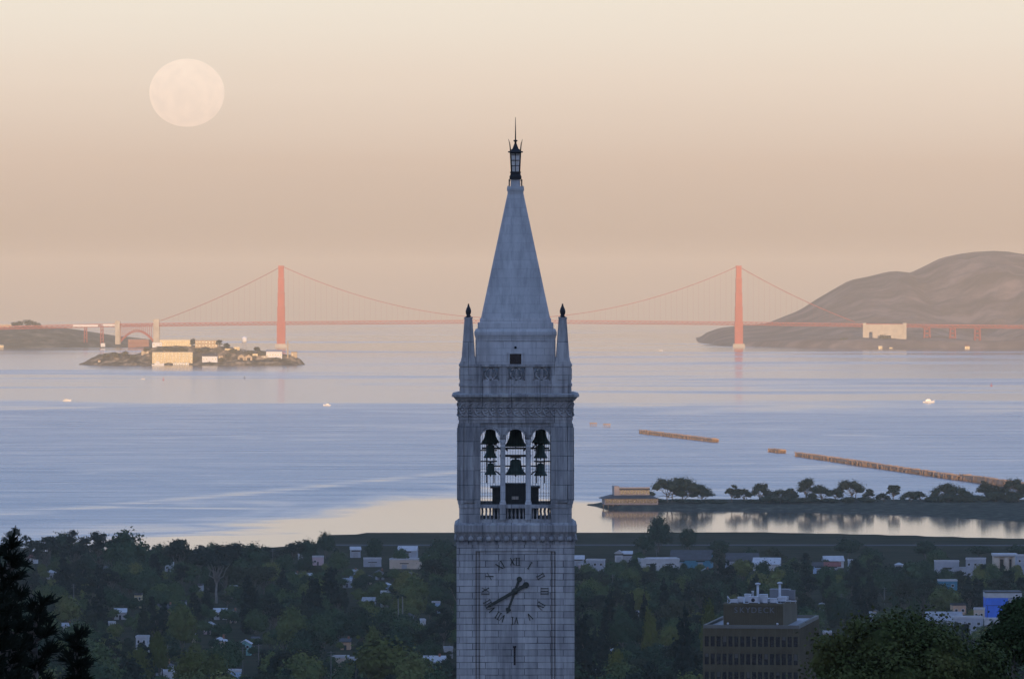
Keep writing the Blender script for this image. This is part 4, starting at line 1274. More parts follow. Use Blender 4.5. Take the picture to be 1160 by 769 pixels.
def tree_parts(kind, h, w, seed, leaf=None, n=None, low=False):
    """returns (trunk MB, crown MB) of one tree standing on the origin"""
    rng = np.random.default_rng(seed)
    tr, cr_ = MB(), MB()
    r = w / 2
    if kind == 'broadleaf':
        ct = (0.08 if low else 0.16) * h
        ch = h - ct
        lobes = [(0, 0, ct + ch * 0.52, r * 0.72, r * 0.72, ch * 0.46)]
        for i in range(6):
            a = 2 * math.pi * i / 6 + rng.uniform(-0.4, 0.4)
            q = rng.uniform(0.42, 0.62) * r
            s = rng.uniform(0.34, 0.5) * r
            lobes.append((q * math.cos(a), q * math.sin(a), ct + ch * rng.uniform(0.30, 0.72), s, s, s * rng.uniform(0.7, 0.95)))
        lobes.append((rng.uniform(-.2, .2) * r, rng.uniform(-.2, .2) * r, ct + ch * 0.78, r * 0.42, r * 0.42, ch * 0.22))
        V, Fs = crown_arrays(lobes, n or 2200, leaf or 0.75, rng, up=0.25)
        tr.tube(limb_points((0, 0, -1), (0, 0, ct + ch * 0.35), rng), [0.03 * h, 0.024 * h, 0.02 * h, 0.016 * h, 0.012 * h], 7)
        for l in lobes[1:5]:
            tr.tube(limb_points((0, 0, ct * 0.8), l[:3], rng, 3), [0.014 * h, 0.011 * h, 0.008 * h, 0.004 * h], 5)
    elif kind == 'conifer':
        lobes = []
        k = 9
        for i in range(k):
            t = i / (k - 1)
            z = h * (0.16 + 0.80 * t)
            rr = r * (1 - t) ** 0.75 + 0.06 * r
            for j in range(1 if t > 0.85 else 3):
                a = rng.uniform(0, 6.28)
                lobes.append((rr * 0.38 * math.cos(a), rr * 0.38 * math.sin(a), z + rng.uniform(-.02, .02) * h, rr * 0.66, rr * 0.66, h * 0.072))
        V, Fs = crown_arrays(lobes, n or 2600, leaf or 0.6, rng, clump=0.30, up=-0.1, elong=1.7, core=0.66, nclump=12, droop=0.8)
        tr.tube([(0, 0, -1), (0, 0, h * 0.5), (0, 0, h * 0.96)], [0.022 * h, 0.014 * h, 0.003 * h], 7)
    elif kind == 'column':
        lobes = [(rng.uniform(-.1, .1) * r, rng.uniform(-.1, .1) * r, h * (0.12 + 0.8 * i / 6), r * (0.95 - 0.6 * abs(i / 6 - 0.35)), r * (0.95 - 0.6 * abs(i / 6 - 0.35)), h * 0.13) for i in range(7)]
        V, Fs = crown_arrays(lobes, n or 2200, leaf or 0.6, rng, clump=0.24, elong=1.4, core=0.72, nclump=16)
        tr.tube([(0, 0, -1), (0, 0, h * 0.9)], [0.02 * h, 0.004 * h], 6)
    elif kind == 'gum':
        ct = (0.42 if low else 0.30) * h
        lobes = []
        tips = []
        for i in range(20 if low else 16):
            a = 2 * math.pi * i / 11 * 2.4 + rng.uniform(-0.3, 0.3)
            q = r * rng.uniform(0.15, 0.74)
            zz = h * (0.93 - 0.36 * (q / r) ** 2) - rng.uniform(0.02, 0.16 if low else 0.40) * h
            s = rng.uniform(0.24, 0.36) * r
            lobes.append((q * math.cos(a), q * math.sin(a), zz, s, s, s * 0.62)); tips.append(lobes[-1][:3])
        V, Fs = crown_arrays(lobes, n or 2600, leaf or 0.6, rng, clump=0.32, elong=1.5, core=0.5, nclump=14, droop=0.7)
        tr.tube(limb_points((0, 0, -1), (0, 0, ct), rng, 4, 0.015), [0.024 * h, 0.02 * h, 0.018 * h, 0.016 * h, 0.014 * h], 8)
        for k, p in enumerate(tips):
            z0 = ct * rng.uniform(0.7, 1.0)
            tr.tube(limb_points((0, 0, z0), p, rng, 4, 0.05), [0.012 * h, 0.009 * h, 0.007 * h, 0.005 * h, 0.002 * h], 6)
    elif kind == 'cypress':      # wind-shaped coastal tree, flat-topped with open gaps
        lobes = []
        for i in range(12):
            a = rng.uniform(0, 6.28)
            q = r * rng.uniform(0.0, 0.72)
            s = rng.uniform(0.26, 0.42) * r
            zz = h * rng.uniform(0.24 if low else 0.42, 0.86) - 0.10 * h * (q / r)
            lobes.append((q * math.cos(a), q * math.sin(a), zz, s, s, s * rng.uniform(0.45, 0.7)))
        top = max(l[2] + l[5] for l in lobes)
        lobes = [(a, b, c + (h - top), e, f, g) for a, b, c, e, f, g in lobes]
        V, Fs = crown_arrays(lobes, n or 2200, leaf or 0.6, rng, clump=0.34, up=0.2, core=0.55, nclump=13)
        tr.tube(limb_points((0, 0, -1), (0, 0, h * 0.4), rng, 3, 0.04), [0.035 * h, 0.028 * h, 0.024 * h, 0.02 * h], 7)
        for l in lobes:
            tr.tube(limb_points((0, 0, h * rng.uniform(0.22, 0.4)), l[:3], rng, 3, 0.06), [0.018 * h, 0.013 * h, 0.009 * h, 0.004 * h], 5)
    elif kind == 'shore':      # salt-wind tree: lopsided merging masses carried low
        lobes = []
        lean = rng.uniform(-0.35, 0.35) * r
        for i in range(12):
            q = rng.uniform(-1, 1)
            s = rng.uniform(0.24, 0.40) * r
            zz = h * (0.26 + 0.52 * (1 - abs(q) ** 1.6) * rng.uniform(0.45, 1.0))
            lobes.append((q * (r - s) + lean * zz / h, rng.uniform(-0.6, 0.6) * r, zz, s, s, min(s, h * 0.3) * rng.uniform(0.5, 0.85)))
        top = max(l[2] + l[5] for l in lobes)
        lobes = [(a, b, c * h / top, e, f, g) for a, b, c, e, f, g in lobes]
        V, Fs = crown_arrays(lobes, n or 2200, leaf or 0.6, rng, clump=0.36, up=0.2, core=0.74, nclump=15)
        for k2 in range(2):
            tr.tube(limb_points((k2 * 0.12 * r, 0, -1), (lean * 0.4 + k2 * 0.3 * r, 0, h * 0.4), rng, 3, 0.04), [0.03 * h, 0.025 * h, 0.02 * h, 0.015 * h], 7)
        for l in lobes:
            tr.tube(limb_points((0, 0, h * rng.uniform(0.15, 0.35)), l[:3], rng, 3, 0.06), [0.016 * h, 0.012 * h, 0.008 * h, 0.004 * h], 5)
    elif kind == 'bush':
        lobes = [(rng.uniform(-.5, .5) * r, rng.uniform(-.5, .5) * r, h * rng.uniform(0.3, 0.6), r * rng.uniform(0.4, 0.6), r * rng.uniform(0.4, 0.6), h * rng.uniform(0.3, 0.42)) for _ in range(5)]
        V, Fs = crown_arrays(lobes, n or 900, leaf or 0.55, rng, up=0.2, core=0.75, nclump=14)
        tr.tube([(0, 0, -0.5), (0, 0, h * 0.4)], [0.05 * h, 0.02 * h], 5)
    cr_.v, cr_.f = [tuple(p) for p in V], Fs
    cr_.m = [0] * len(Fs); cr_.s = [False] * len(Fs)
    return tr, cr_

def plain_mesh(mb, name, m):
    me = bpy.data.meshes.new(name)
    me.from_pydata(mb.v, [], mb.f)
    for k in (m if isinstance(m, (list, tuple)) else [m]):
        me.materials.append(k)
    me.polygons.foreach_set('material_index', mb.m)
    me.polygons.foreach_set('use_smooth', mb.s)
    me.update()
    return me

def tree_thing(name, loc, kind, h, w, seed, label, cat='tree', group=None, lm='leaf', bark='bark', leaf=None, n=None, rz=0.0, meshes=None, tone=0.35, low=False):
    """a tree of its own with trunk and crown"""
    if meshes is None:
        tr, cr_ = tree_parts(kind, h, w, seed, leaf, n, low)
        meshes = (plain_mesh(tr, 'trunk', M[bark]), plain_mesh(cr_, 'crown', M[lm]))
    T = thing(name, loc, label, cat, group, rz)
    for nm, me in zip(('trunk', 'crown'), meshes):
        o = bpy.data.objects.new(nm, me); COL.objects.link(o); o.parent = T
        o.color = (tone, tone, tone, 1)
    return T

# ------------------------------------------------------------------ the island's buildings
IM = ISL_D / F
def isl_y(px, pyb):
    y = 14124.0
    while y < 14345:
        x = (px - 580) / F * y
        z = island(x, y)[2]
        if 312 + (H - z) * F / y <= pyb:
            break
        y += 2.0
    return min(y, 14300.0)
def isl_building(name, x0, x1, pyt, pyb, depth, label, cat, wall, roof, **kw):
    cx = (x0 + x1) / 2
    y = isl_y(cx, pyb)
    zb = H - (pyb - 312) / F * y
    h = (pyb - pyt) / F * y
    kw.setdefault('ws', 2.3)
    return building(name, ((cx - 580) / F * y, y, zb), (x1 - x0) * IM, depth, h, label, cat, wall, roof, **kw)
isl_building('cell_house', 181, 216.5, 385.0, 391.6, 36, 'long pale sunlit cell house on the crest of the island', 'building', M['cream_paint'], M['roof_pale'], wins=(12, 2), door=False)
isl_building('cell_house_wing', 221, 246.5, 385.6, 393.2, 30, 'darker ochre building beside the island cell house, between dark trees', 'building', M['ochre_wall'], M['roof_grey'], wins=(7, 2), door=False)
isl_building('guard_house', 172.5, 183.5, 388.2, 392.6, 14, 'small pale guard house at the end of the island cell house', 'building', M['white_paint'], M['roof_pale'], wins=(3, 1))
bk = isl_building('barracks', 172.5, 218, 399.0, 411.4, 20, 'large four storey sunlit barracks on the island waterfront', 'building', M['cream_paint'], M['roof_grey'], wins=(11, 4), door=False)
for k in range(3):
    MB().box(-22 * IM, 22 * IM, -2.2, -0.05, 5.2 + k * 5.4, 5.6 + k * 5.4).build('balcony', M['white_paint'], bk)
isl_building('white_chapel', 229, 246, 403.4, 410.0, 16, 'bright white house with tall gable on the island slope', 'building', M['white_paint'], M['roof_dark'], rtype='side', wins=(5, 1), rh=5.0)
isl_building('gable_house', 240.5, 246.6, 403.2, 410.2, 14, 'narrow white gabled house adjoining the bright white island house', 'building', M['white_paint'], M['roof_pale'], rtype='gable', wins=(2, 2), rh=5.5)
isl_building('small_lodge', 265, 271.5, 393.0, 396.6, 8, 'tiny cream lodge under the island water tower', 'building', M['cream_paint'], M['roof_pale'], wins=(2, 1))
isl_building('small_villa', 254.5, 263.5, 394.6, 397.4, 9, 'low cream villa between the island trees and the tiny lodge', 'building', M['cream_paint'], M['roof_dark'], rtype='side', wins=(3, 1), rh=2.5)
isl_building('power_house', 301.5, 319.5, 398.2, 405.6, 18, 'bright white power house beside the island chimney', 'building', M['white_paint'], M['roof_grey'], rtype='side', wins=(6, 1), rh=3.5, door=False)
isl_building('store_house', 329.5, 336.5, 398.6, 404.4, 14, 'small brown block at the tip of the island beyond the chimney', 'building', M['ochre_wall'], M['roof_dark'], wins=(2, 1))
isl_building('shore_hut', 111, 113.8, 408.2, 410.4, 5, 'tiny orange hut low on the scrubby end of the island', 'hut', M['ochre_wall'], M['roof_red'], wins=(1, 1), door=False)
# ruined officers' club: walls with empty gables
def ruin():
    cx = 277.5
    y = isl_y(cx, 408.6)
    zb = H - (408.6 - 312) / F * y
    R = thing('ruined_house', ((cx - 580) / F * y, y, zb), 'roofless ruin with two empty gables on the island slope', 'ruin')
    for sx in (-1, 1):
        b = MB()
        w, h, t = 7.5, 8.5, 0.6
        x0 = sx * 8.0
        b.box(x0 - w, x0 - w * 0.45, 0, t, -2, h).box(x0 + w * 0.45, x0 + w, 0, t, -2, h).box(x0 - w * 0.45, x0 + w * 0.45, 0, t, h * 0.72, h)
        b.add([(x0 - w, 0, h), (x0 + w, 0, h), (x0, 0, h + 5), (x0 - w, t, h), (x0 + w, t, h), (x0, t, h + 5)], [(0, 1, 2), (4, 3, 5), (0, 2, 5, 3), (1, 4, 5, 2)])
        b.box(x0 - w, x0 - w + t, t, 14, -2, h).box(x0 + w - t, x0 + w, t, 14, -2, h)
        b.build('gable_wall', M['ochre_wall'], R)
ruin()
isl_building('terrace_house', 247.5, 252.5, 403, 407, 9, 'small ochre house against the narrow white gabled house', 'building', M['ochre_wall'], M['roof_dark'], wins=(2, 1))
isl_building('quarters', 286, 292, 400.4, 403.6, 9, 'pale quarters between ruin and power house', 'building', M['cream_paint'], M['roof_dark'], rtype='side', wins=(3, 1), rh=2.0)
isl_building('retaining_wall', 296, 303, 403.4, 406.0, 3, 'long pale retaining wall before the power house', 'wall', M['concrete'], M['concrete'], wins=(1, 1), door=False)
isl_building('cliff_house', 160, 168.5, 397.6, 401.4, 10, 'ochre building on the cliff before the small pale guard house', 'building', M['ochre_wall'], M['roof_grey'], wins=(3, 1))
isl_building('dock_shed', 196, 214, 411.2, 413.4, 7, 'low white dock shed in front of the barracks', 'shed', M['white_paint'], M['roof_pale'], wins=(6, 1), door=False)
def water_tower():
    cx = 277
    y = isl_y(cx, 398.4) + 6
    zb = H - (398.6 - 312) / F * y
    T = thing('water_tower', ((cx - 580) / F * y, y, zb), 'pale water tank on tall lattice legs above the island', 'water tower')
    k = IM
    zt = 11.2 * k
    MB().lathe([(0.6, zt - 2.2), (2.9 * k, zt), (3.0 * k, zt + 4.2 * k), (2.4 * k, zt + 5.4 * k), (0.3, zt + 6.4 * k)], n=18).build('tank', M['white_paint'], T)
    MB().ring((0, 0, zt + 0.3), 3.3 * k, 0.25, axis='z').build('walkway', M['equip'], T)
    for i in range(6):
        a = math.pi * 2 * i / 6 + 0.2
        MB().tube([(3.5 * k * math.cos(a), 3.5 * k * math.sin(a), -1), (2.6 * k * math.cos(a), 2.6 * k * math.sin(a), zt + 0.4)], 0.36, 5).build('leg', M['equip'], T)
    b = MB()
    for lv in range(3):
        for i in range(6):
            a, c = math.pi * 2 * i / 6 + 0.2, math.pi * 2 * (i + 1) / 6 + 0.2
            r0, r1 = (3.5 - 0.28 * lv) * k, (3.5 - 0.28 * (lv + 1)) * k
            z0, z1 = zt * lv / 3, zt * (lv + 1) / 3
            b.tube([(r0 * math.cos(a), r0 * math.sin(a), z0), (r1 * math.cos(c), r1 * math.sin(c), z1)], 0.14, 4)
            b.tube([(r0 * math.cos(c), r0 * math.sin(c), z0), (r1 * math.cos(a), r1 * math.sin(a), z1)], 0.14, 4)
    b.build('bracing', M['equip'], T)
water_tower()
def chimney():
    y = isl_y(326, 405)
    zb = H - (405 - 312) / F * y
    T = thing('chimney_stack', ((326 - 580) / F * y, y, zb), 'slender pale chimney stack at the power house on the island', 'chimney')
    MB().lathe([(1.9, -2), (1.9, 0.5), (1.25, 33), (1.25, 34.2)], n=14).build('shaft', M['ochre_wall'], T)
    MB().lathe([(1.7, 34.2), (1.7, 35.6), (1.4, 36)], n=14).build('cap', M['concrete'], T)
chimney()
ik = 0
for px, pyb, hpx, wpx, kind, lab in ((218.3, 393, 9, 8, 'broadleaf', 'rounded dark tree between the two halves of the island cell house'), (249, 395, 10, 11, 'cypress', 'broad dark tree at the end of the ochre cell house wing'),
        (256.5, 396, 7, 8, 'broadleaf', 'smaller dark tree beside the broad island tree'), (131, 404.5, 5, 8, 'bush', 'low dark scrub tree on the bare end of the island'), (150, 406, 5, 10, 'bush', 'spreading scrub tree below the island cliff'),
        (190, 397.5, 4.5, 14, 'bush', 'wide low tree on the terrace above the barracks'), (208, 397, 4.5, 12, 'bush', 'bushy tree on the terrace near the broad cell house tree'), (233, 399, 4, 12, 'bush', 'low tree above the bright white island house'),
        (282, 402, 5, 10, 'bush', 'scrub tree behind the roofless ruin'), (295, 403, 5, 9, 'bush', 'scrub tree between ruin and power house'), (258, 405, 5, 11, 'bush', 'scrub tree in front of the low cream villa'), (224, 399, 5, 9, 'bush', 'dark scrub tree between barracks and ochre wing'), (222, 409, 5, 8, 'bush', 'scrub tree at the corner of the barracks'), (250, 409.5, 4.5, 10, 'bush', 'scrub tree past the narrow white gabled house'), (165, 400, 6, 8, 'bush', 'scrub tree on the cliff before the small pale guard house'), (120, 405, 4, 9, 'bush', 'scrub tree near the tiny orange hut'), (141, 403, 5, 9, 'bush', 'scrub tree on the bare hump of the island'), (264, 400, 5, 9, 'bush', 'scrub tree under the tiny cream lodge'), (291, 399, 6, 8, 'broadleaf', 'dark tree beyond the island water tower'), (313, 408, 3.5, 12, 'bush', 'scrub tree below the white power house')):
    y = isl_y(px, pyb)
    zb = H - (pyb - 312) / F * y
    tree_thing('island_tree', ((px - 580) / F * y, y, zb), kind, hpx * IM, wpx * IM, 300 + ik, lab, group='trees on the island', lm='shrub' if kind == 'bush' else 'cypress', leaf=1.6, n=700)
    ik += 1

# buildings on the two headlands
def far_building(name, px0, px1, pyt, pyb, d, depth, label, cat, wall, roof, **kw):
    h = (pyb - pyt) / F * d
    zb = H - (pyb - 312) / F * d
    return building(name, (((px0 + px1) / 2 - 580) / F * d, d, zb), (px1 - px0) / F * d, depth, h, label, cat, wall, roof, **kw)
far_building('brick_fort', 145, 168.5, 384.6, 393.0, 18440, 40, 'low red brick fort under the bridge arch', 'fort', M['brick_red'], M['roof_grey'], wins=(9, 2), door=False)
far_building('shore_house', 114, 119, 389.0, 392.0, 18335, 12, 'small sunlit white house on the headland shore by the fort', 'house', M['white_paint'], M['roof_pale'], wins=(3, 1))
far_building('shore_barn', -4, 4, 391, 393, 18330, 12, 'low cream shed on the headland shore far from the fort', 'shed', M['cream_paint'], M['roof_pale'], wins=(3, 1), door=False)
far_building('toll_plaza', -6, 13, 367.6, 371.4, 18840, 14, 'long orange sunlit plaza building on top of the wooded headland', 'building', M['ochre_wall'], M['roof_pale'], wins=(8, 1), door=False)
far_building('cove_house', 995, 999.5, 392, 395.6, 18200, 10, 'pale house at the water below the anchorage block', 'house', M['cream_paint'], M['roof_pale'], wins=(2, 1))
far_building('jetty_house', 1007.5, 1011, 393.4, 395.8, 18200, 8, 'tiny pale house just past the house below the anchorage block', 'house', M['cream_paint'], M['roof_dark'], wins=(2, 1))
far_building('station_house', 1093, 1098.5, 392, 395.6, 18160, 10, 'pale station house below the last viaduct leg', 'house', M['cream_paint'], M['roof_red'], rtype='side', wins=(3, 1), rh=3)
far_building('depot', 1066, 1072, 388, 390.4, 18330, 10, 'low pale depot between two viaduct legs', 'depot', M['cream_paint'], M['roof_pale'], wins=(3, 1))
for i, (px, w, h, lab) in enumerate(((21, 18, 8, 'flat topped tree at the near end of the crest clump on the wooded headland'), (33, 20, 9.5, 'tallest flat topped tree on the crest of the wooded headland'), (43, 14, 7, 'smaller flat topped tree ending the crest clump on the wooded headland'))):
    d = 18860.0
    zb = H - (371.6 - 312) / F * d
    tree_thing('headland_tree', ((px - 580) / F * d, d, zb - 1), 'cypress', h / F * d, w / F * d, 340 + i, lab, group='trees on the wooded headland crest', lm='cypress', leaf=2.4, n=900)

for i, (px, w, h, lab) in enumerate(((1002, 15, 8, 'dark tree against the foot of the anchorage block'), (1013, 10, 5, 'smaller dark tree at the corner of the anchorage block'), (1036, 14, 5, 'low dark tree between anchorage block and first viaduct leg'), (955, 16, 5, 'scrub tree on the slope before the anchorage block'))):
    d = 18440.0
    x = (px - 580) / F * d
    zb = marin(x, d)[2] - 1
    zt_ = H - (388.0 - 312) / F * d
    tree_thing('slope_tree', (x, d, min(zb, zt_)), 'bush', h / F * d + max(0, zt_ - zb), w / F * d, 360 + i, lab, group='trees below the hilly headland road', lm='shrub', leaf=3.0, n=600, tone=0.1)

# ------------------------------------------------------------------ old pier, pile clusters, boats, buoys
def pier(ax, ay, bx, by, h, label):
    da, db = sea_d(ay), sea_d(by)
    A, Bq = P(ax, ay, da), P(bx, by, db)
    L = (Bq - A).to_2d().length
    ang = math.atan2(Bq.y - A.y, Bq.x - A.x)
    T = thing('old_timber_pier', A, label, 'pier', 'broken lengths of the old pier', ang)
    wd = 7.0
    def dz(x): return (Bq.z - A.z) * x / L
    rr = random.Random(int(ax))
    d = MB(); pl = MB()
    n = max(2, int(L / 5.0))
    for i in range(n):
        x0, x1 = L * i / n, L * (i + 1) / n
        z = dz(x0)
        hh = h + rr.uniform(-0.55, 0.35)
        d.box(x0, x1, -wd / 2, wd / 2, z + hh - 0.9, z + hh)
        if rr.random() < 0.8: d.box(x0, x1, -wd / 2 - 0.25, -wd / 2 - 0.003, z + 1.0 + rr.uniform(0, .9), z + hh - 0.3)
        for yy in (-wd / 2 + 0.4, 0.0, wd / 2 - 0.4):
            for q in (0.25, 0.75):
                pl.tube([(x0 + (x1 - x0) * q, yy, z - 1.5), (x0 + (x1 - x0) * q, yy, z + hh - 0.9)], 0.32, 5, cap=False)
        if rr.random() < 0.35:
            d.box(x0, x0 + rr.uniform(0.5, 2.5), -wd / 2, -wd / 2 + 0.4, z + hh + 0.002, z + hh + rr.uniform(0.4, 1.3))
        if rr.random() < 0.3:
            pl.tube([(x0 + 1, -wd / 2 - 1.5, z - 1.5), (x0 + 1.2, -wd / 2 - 1.4, z + rr.uniform(1.0, hh + 1.0))], 0.35, 5)
    d.build('deck', M['timber'], T)
    o = pl.build('piling', M['timber'], T)
    if n * 6 > 100: o['kind'] = 'stuff'
    return T
pier(727, 490.6, 811, 500.6, 3.7, 'isolated long length of old timber pier farthest out in the bay')
pier(874, 511.4, 887, 513.0, 3.4, 'short stub of old timber pier alone in open water')
pier(904, 516.4, 941, 521.6, 3.7, 'short length of old timber pier leading on from the stub')
pier(944, 522.2, 1089, 543.6, 4.0, 'longest unbroken length of old timber pier over the blue water')
pier(1091, 543.4, 1190, 558.5, 5.2, 'taller length of old timber pier passing behind the spit trees')
def dolphin(px, py, label):
    d = sea_d(py)
    T = thing('pile_cluster', P(px, py, d), label, 'pile cluster', 'ruined pile clusters in the bay')
    for x in (-3.6, -1.2, 1.2, 3.6):
        for y in (-1.5, 1.5):
            MB().tube([(x, y, -1), (x * 0.96, y, 2.6)], 0.38, 6).build('pile', M['timber'], T)
    MB().box(-4.4, 4.4, -2.2, 2.2, 2.6, 3.8).build('cap', M['timber'], T)
dolphin(672, 482.2, 'brown pile cluster nearer the clock tower')
dolphin(687.5, 483.4, 'brown pile cluster nearer the long isolated pier')

def boat(px, py, L, label, cat='boat', kind='motor', rz=0.0):
    d = sea_d(py)
    T = thing('motor_boat', P(px, py, d), label, cat, 'boats out on the bay', rz)
    w = L * 0.30
    secs = [(-0.5, 0.85, 0.0), (-0.2, 1.0, 0.0), (0.15, 0.95, 0.02), (0.36, 0.6, 0.06), (0.5, 0.04, 0.12)]
    vs, fs = [], []
    fr = L * 0.13
    for t, k, s in secs:
        x = t * L
        vs += [(x, -w / 2 * k, fr + s * L), (x, -w / 2 * k * 0.7, -0.3), (x, w / 2 * k * 0.7, -0.3), (x, w / 2 * k, fr + s * L)]
    for i in range(len(secs) - 1):
        for j in range(3):
            fs.append((i * 4 + j, i * 4 + j + 1, i * 4 + j + 5, i * 4 + j + 4))
        fs.append((i * 4 + 3, i * 4, i * 4 + 4, i * 4 + 7))
    fs += [(0, 3, 2, 1), tuple(len(vs) - 4 + i for i in range(4))]
    MB().add(vs, fs).build('hull', M['white_paint'], T)
    c = MB().frustum(L * 0.24, fr, L * 0.20, fr + L * 0.14, -L * 0.05, 0, h0y=w * 0.36, h1y=w * 0.32)
    cb = c.build('cabin', M['white_paint'], T)
    MB().box(-L * 0.25, L * 0.16, -w * 0.365, w * 0.365, fr + L * 0.07, fr + L * 0.115).build('window_band', M['glass'], cb)
    if L > 13:
        MB().frustum(L * 0.13, fr + L * 0.142, L * 0.11, fr + L * 0.22, -L * 0.02, 0, h0y=w * 0.28, h1y=w * 0.24).build('bridge_deck', M['white_paint'], T)
    MB().tube([(-L * 0.08, 0, fr + L * 0.14), (-L * 0.08, 0, fr + L * 0.36)], L * 0.008, 5).build('mast', M['equip'], T)
    return T
boat(76, 454.2, 12, 'small white motor boat glowing in the sun on the water below the island')
boat(370.5, 459.6, 11, 'small white motor boat glowing in the sun between island and clock tower', rz=math.pi)
boat(1052, 456.2, 17, 'larger white cruiser glowing in the sun below the hilly headland')
boat(162, 429.6, 8, 'tiny white boat close to the red buoy off the island', rz=0.4)
boat(748, 397.4, 13, 'very distant white boat in the strait between the bridge towers', rz=0.2)
b_ = boat(179, 414.2, 26, 'white ferry moored at the island barracks', 'ferry')
b_['group'] = 'boats at the island dock'
boat(206, 413.2, 13, 'small white launch moored just past the ferry at the barracks', 'boat')['group'] = 'boats at the island dock'
def buoy(px, py, m, label):
    d = sea_d(py)
    T = thing('channel_buoy', P(px, py, d), label, 'buoy', 'buoys in the bay')
    MB().lathe([(1.6, -0.5), (1.8, 0.2), (1.6, 1.0), (0.4, 1.2)], n=12).build('float', m, T)
    b = MB()
    for i in range(3):
        a = i * 2.094
        b.tube([(1.2 * math.cos(a), 1.2 * math.sin(a), 1.0), (0.25 * math.cos(a), 0.25 * math.sin(a), 4.6)], 0.16, 5)
    b.frustum(0.5, 3.4, 0.2, 5.2)
    b.build('frame', m, T)
RB = col_mat('red_buoy_paint', (0.55, 0.05, 0.04))
buoy(185, 430.4, RB, 'red channel buoy beside the tiny white boat')
buoy(277, 428.8, col_mat('black_buoy_paint', (0.03, 0.03, 0.03)), 'small dark buoy off the chimney end of the island')
buoy(1123, 437, RB, 'red channel buoy beyond the larger white cruiser')

# ------------------------------------------------------------------ the spit: restaurant and trees
def restaurant():
    d = 5112.0
    k = d / F
    x0 = (713 - 580) * k
    zb = spit(x0, d + 6)[2]
    R = thing('waterfront_restaurant', (x0, d, zb), 'two storey waterfront restaurant with sloping dark eaves and long window bands on the spit tip', 'restaurant', rz=0.07)
    W = col_mat('weathered_beige_siding', (0.36, 0.30, 0.265))
    lo, hi = -31 * k, 33 * k
    MB().box(lo + 2, hi, 2, 26, 0.4, 4.9).build('lower_storey', W, R)
    MB().box(-16 * k, 24 * k, 8, 26, 7.0, 13.2).box(-16.4 * k, -10.5 * k, 7.2, 26.4, 7.0, 14.4).build('upper_storey', W, R)
    b = MB()
    v = [(lo - 1, -0.5, 4.9), (hi + 1, -0.5, 4.9), (hi + 1, 27, 4.9), (lo - 1, 27, 4.9), (-17.5 * k, 7.8, 7.4), (25 * k, 7.8, 7.4), (25 * k, 26.6, 7.4), (-17.5 * k, 26.6, 7.4)]
    b.add([(x, y, z + 0.02) for x, y, z in v], [(3, 2, 1, 0), (4, 5, 6, 7), (0, 1, 5, 4), (1, 2, 6, 5), (2, 3, 7, 6), (3, 0, 4, 7)])
    b.build('eaves_roof', M['roof_dark'], R)
    MB().box(-10.4 * k, 24.3 * k, 6.6, 26.4, 11.4, 12.5).build('dark_band', M['roof_dark'], R)  # dark band along the top of the upper storey
    MB().box(-16.5 * k, 24.3 * k, 7.6, 26.5, 13.2 + 0.002, 13.6).build('upper_roof', M['roof_pale'], R)
    n = 15
    for i in range(n):
        xa = lo + 3 + (hi - lo - 4) * i / n
        w = (hi - lo - 4) / n
        MB().box(xa + 0.25, xa + w - 0.25, 1.9, 2.05, 1.5, 4.3).build('window', M['glass'], R)
    for i in range(9):
        w = (24.3 + 9.5) * k / 9
        xa = -9.5 * k + w * i
        MB().box(xa + 0.3, xa + w - 0.3, 7.9, 8.05, 8.2, 11.2).build('window', M['glass'], R)
    for i in range(12):
        x = lo + 1 + (hi - lo - 2) * i / 11
        MB().tube([(x, 1.0, -2.6), (x, 1.0, 0.4)], 0.28, 6).build('stilt', M['timber'], R)
    MB().box(lo, hi, -0.2, 2.0, 0.15, 0.4).build('deck', M['timber'], R)
restaurant()
SPIT_TREES = [  # px, top, width px, kind, words
    (757, 540.5, 36, 'cypress', 'widest spreading tree next to the restaurant on the spit'), (773, 539.5, 32, 'cypress', 'tall spreading tree merging with the wide tree by the restaurant'),
    (796, 549.5, 25, 'cypress', 'small flat topped tree standing apart past the restaurant trees'), (829, 547.5, 15, 'gum', 'slim upright tree first after the gap on the spit'),
    (843, 553.5, 16, 'cypress', 'low leaning tree beside the slim upright spit tree'), (860, 546.5, 17, 'broadleaf', 'dense egg shaped tree on the spit above a round bush'),
    (886, 553.5, 22, 'broadleaf', 'low broad tree between egg shaped tree and tall dense tree'), (897, 553.0, 13, 'broadleaf', 'low round tree tucked against the tall dense spit tree'),
    (913, 541.5, 21, 'broadleaf', 'tall dense tree behind the office block rooftop line on the spit'), (931, 549.0, 23, 'cypress', 'flat topped tree with bare trunk past the tall dense spit tree'),
    (946, 553.5, 14, 'cypress', 'small open tree with bare trunk before the biggest dome'), (966, 542.5, 28, 'broadleaf', 'biggest dome shaped tree in the middle of the spit'),
    (984, 553.5, 11, 'broadleaf', 'small round tree leaning on the biggest dome'), (1001, 558.5, 14, 'cypress', 'tiny umbrella shaped tree on the bare stretch of spit'),
    (1012, 547.5, 15, 'gum', 'leaning tree beside the tiny umbrella tree'), (1030, 556.0, 17, 'cypress', 'low umbrella tree, first of a touching pair'),
    (1043, 556.0, 17, 'cypress', 'low umbrella tree, second of a touching pair'), (1067, 546.5, 24, 'broadleaf', 'bulky tree below the gap in the old pier'),
    (1086, 549.5, 27, 'cypress', 'ragged spreading tree right of the bulky tree'), (1117, 545.5, 26, 'gum', 'tall open tree against the taller pier length'),
    (1136, 549.0, 20, 'broadleaf', 'mid sized tree next to the tall open pier tree'), (1151, 541.5, 24, 'broadleaf', 'tall dark tree ending the row on the spit')]
SPIT_TREES[18] = (*SPIT_TREES[18][:4], 'ragged spreading tree just past the bulky tree')
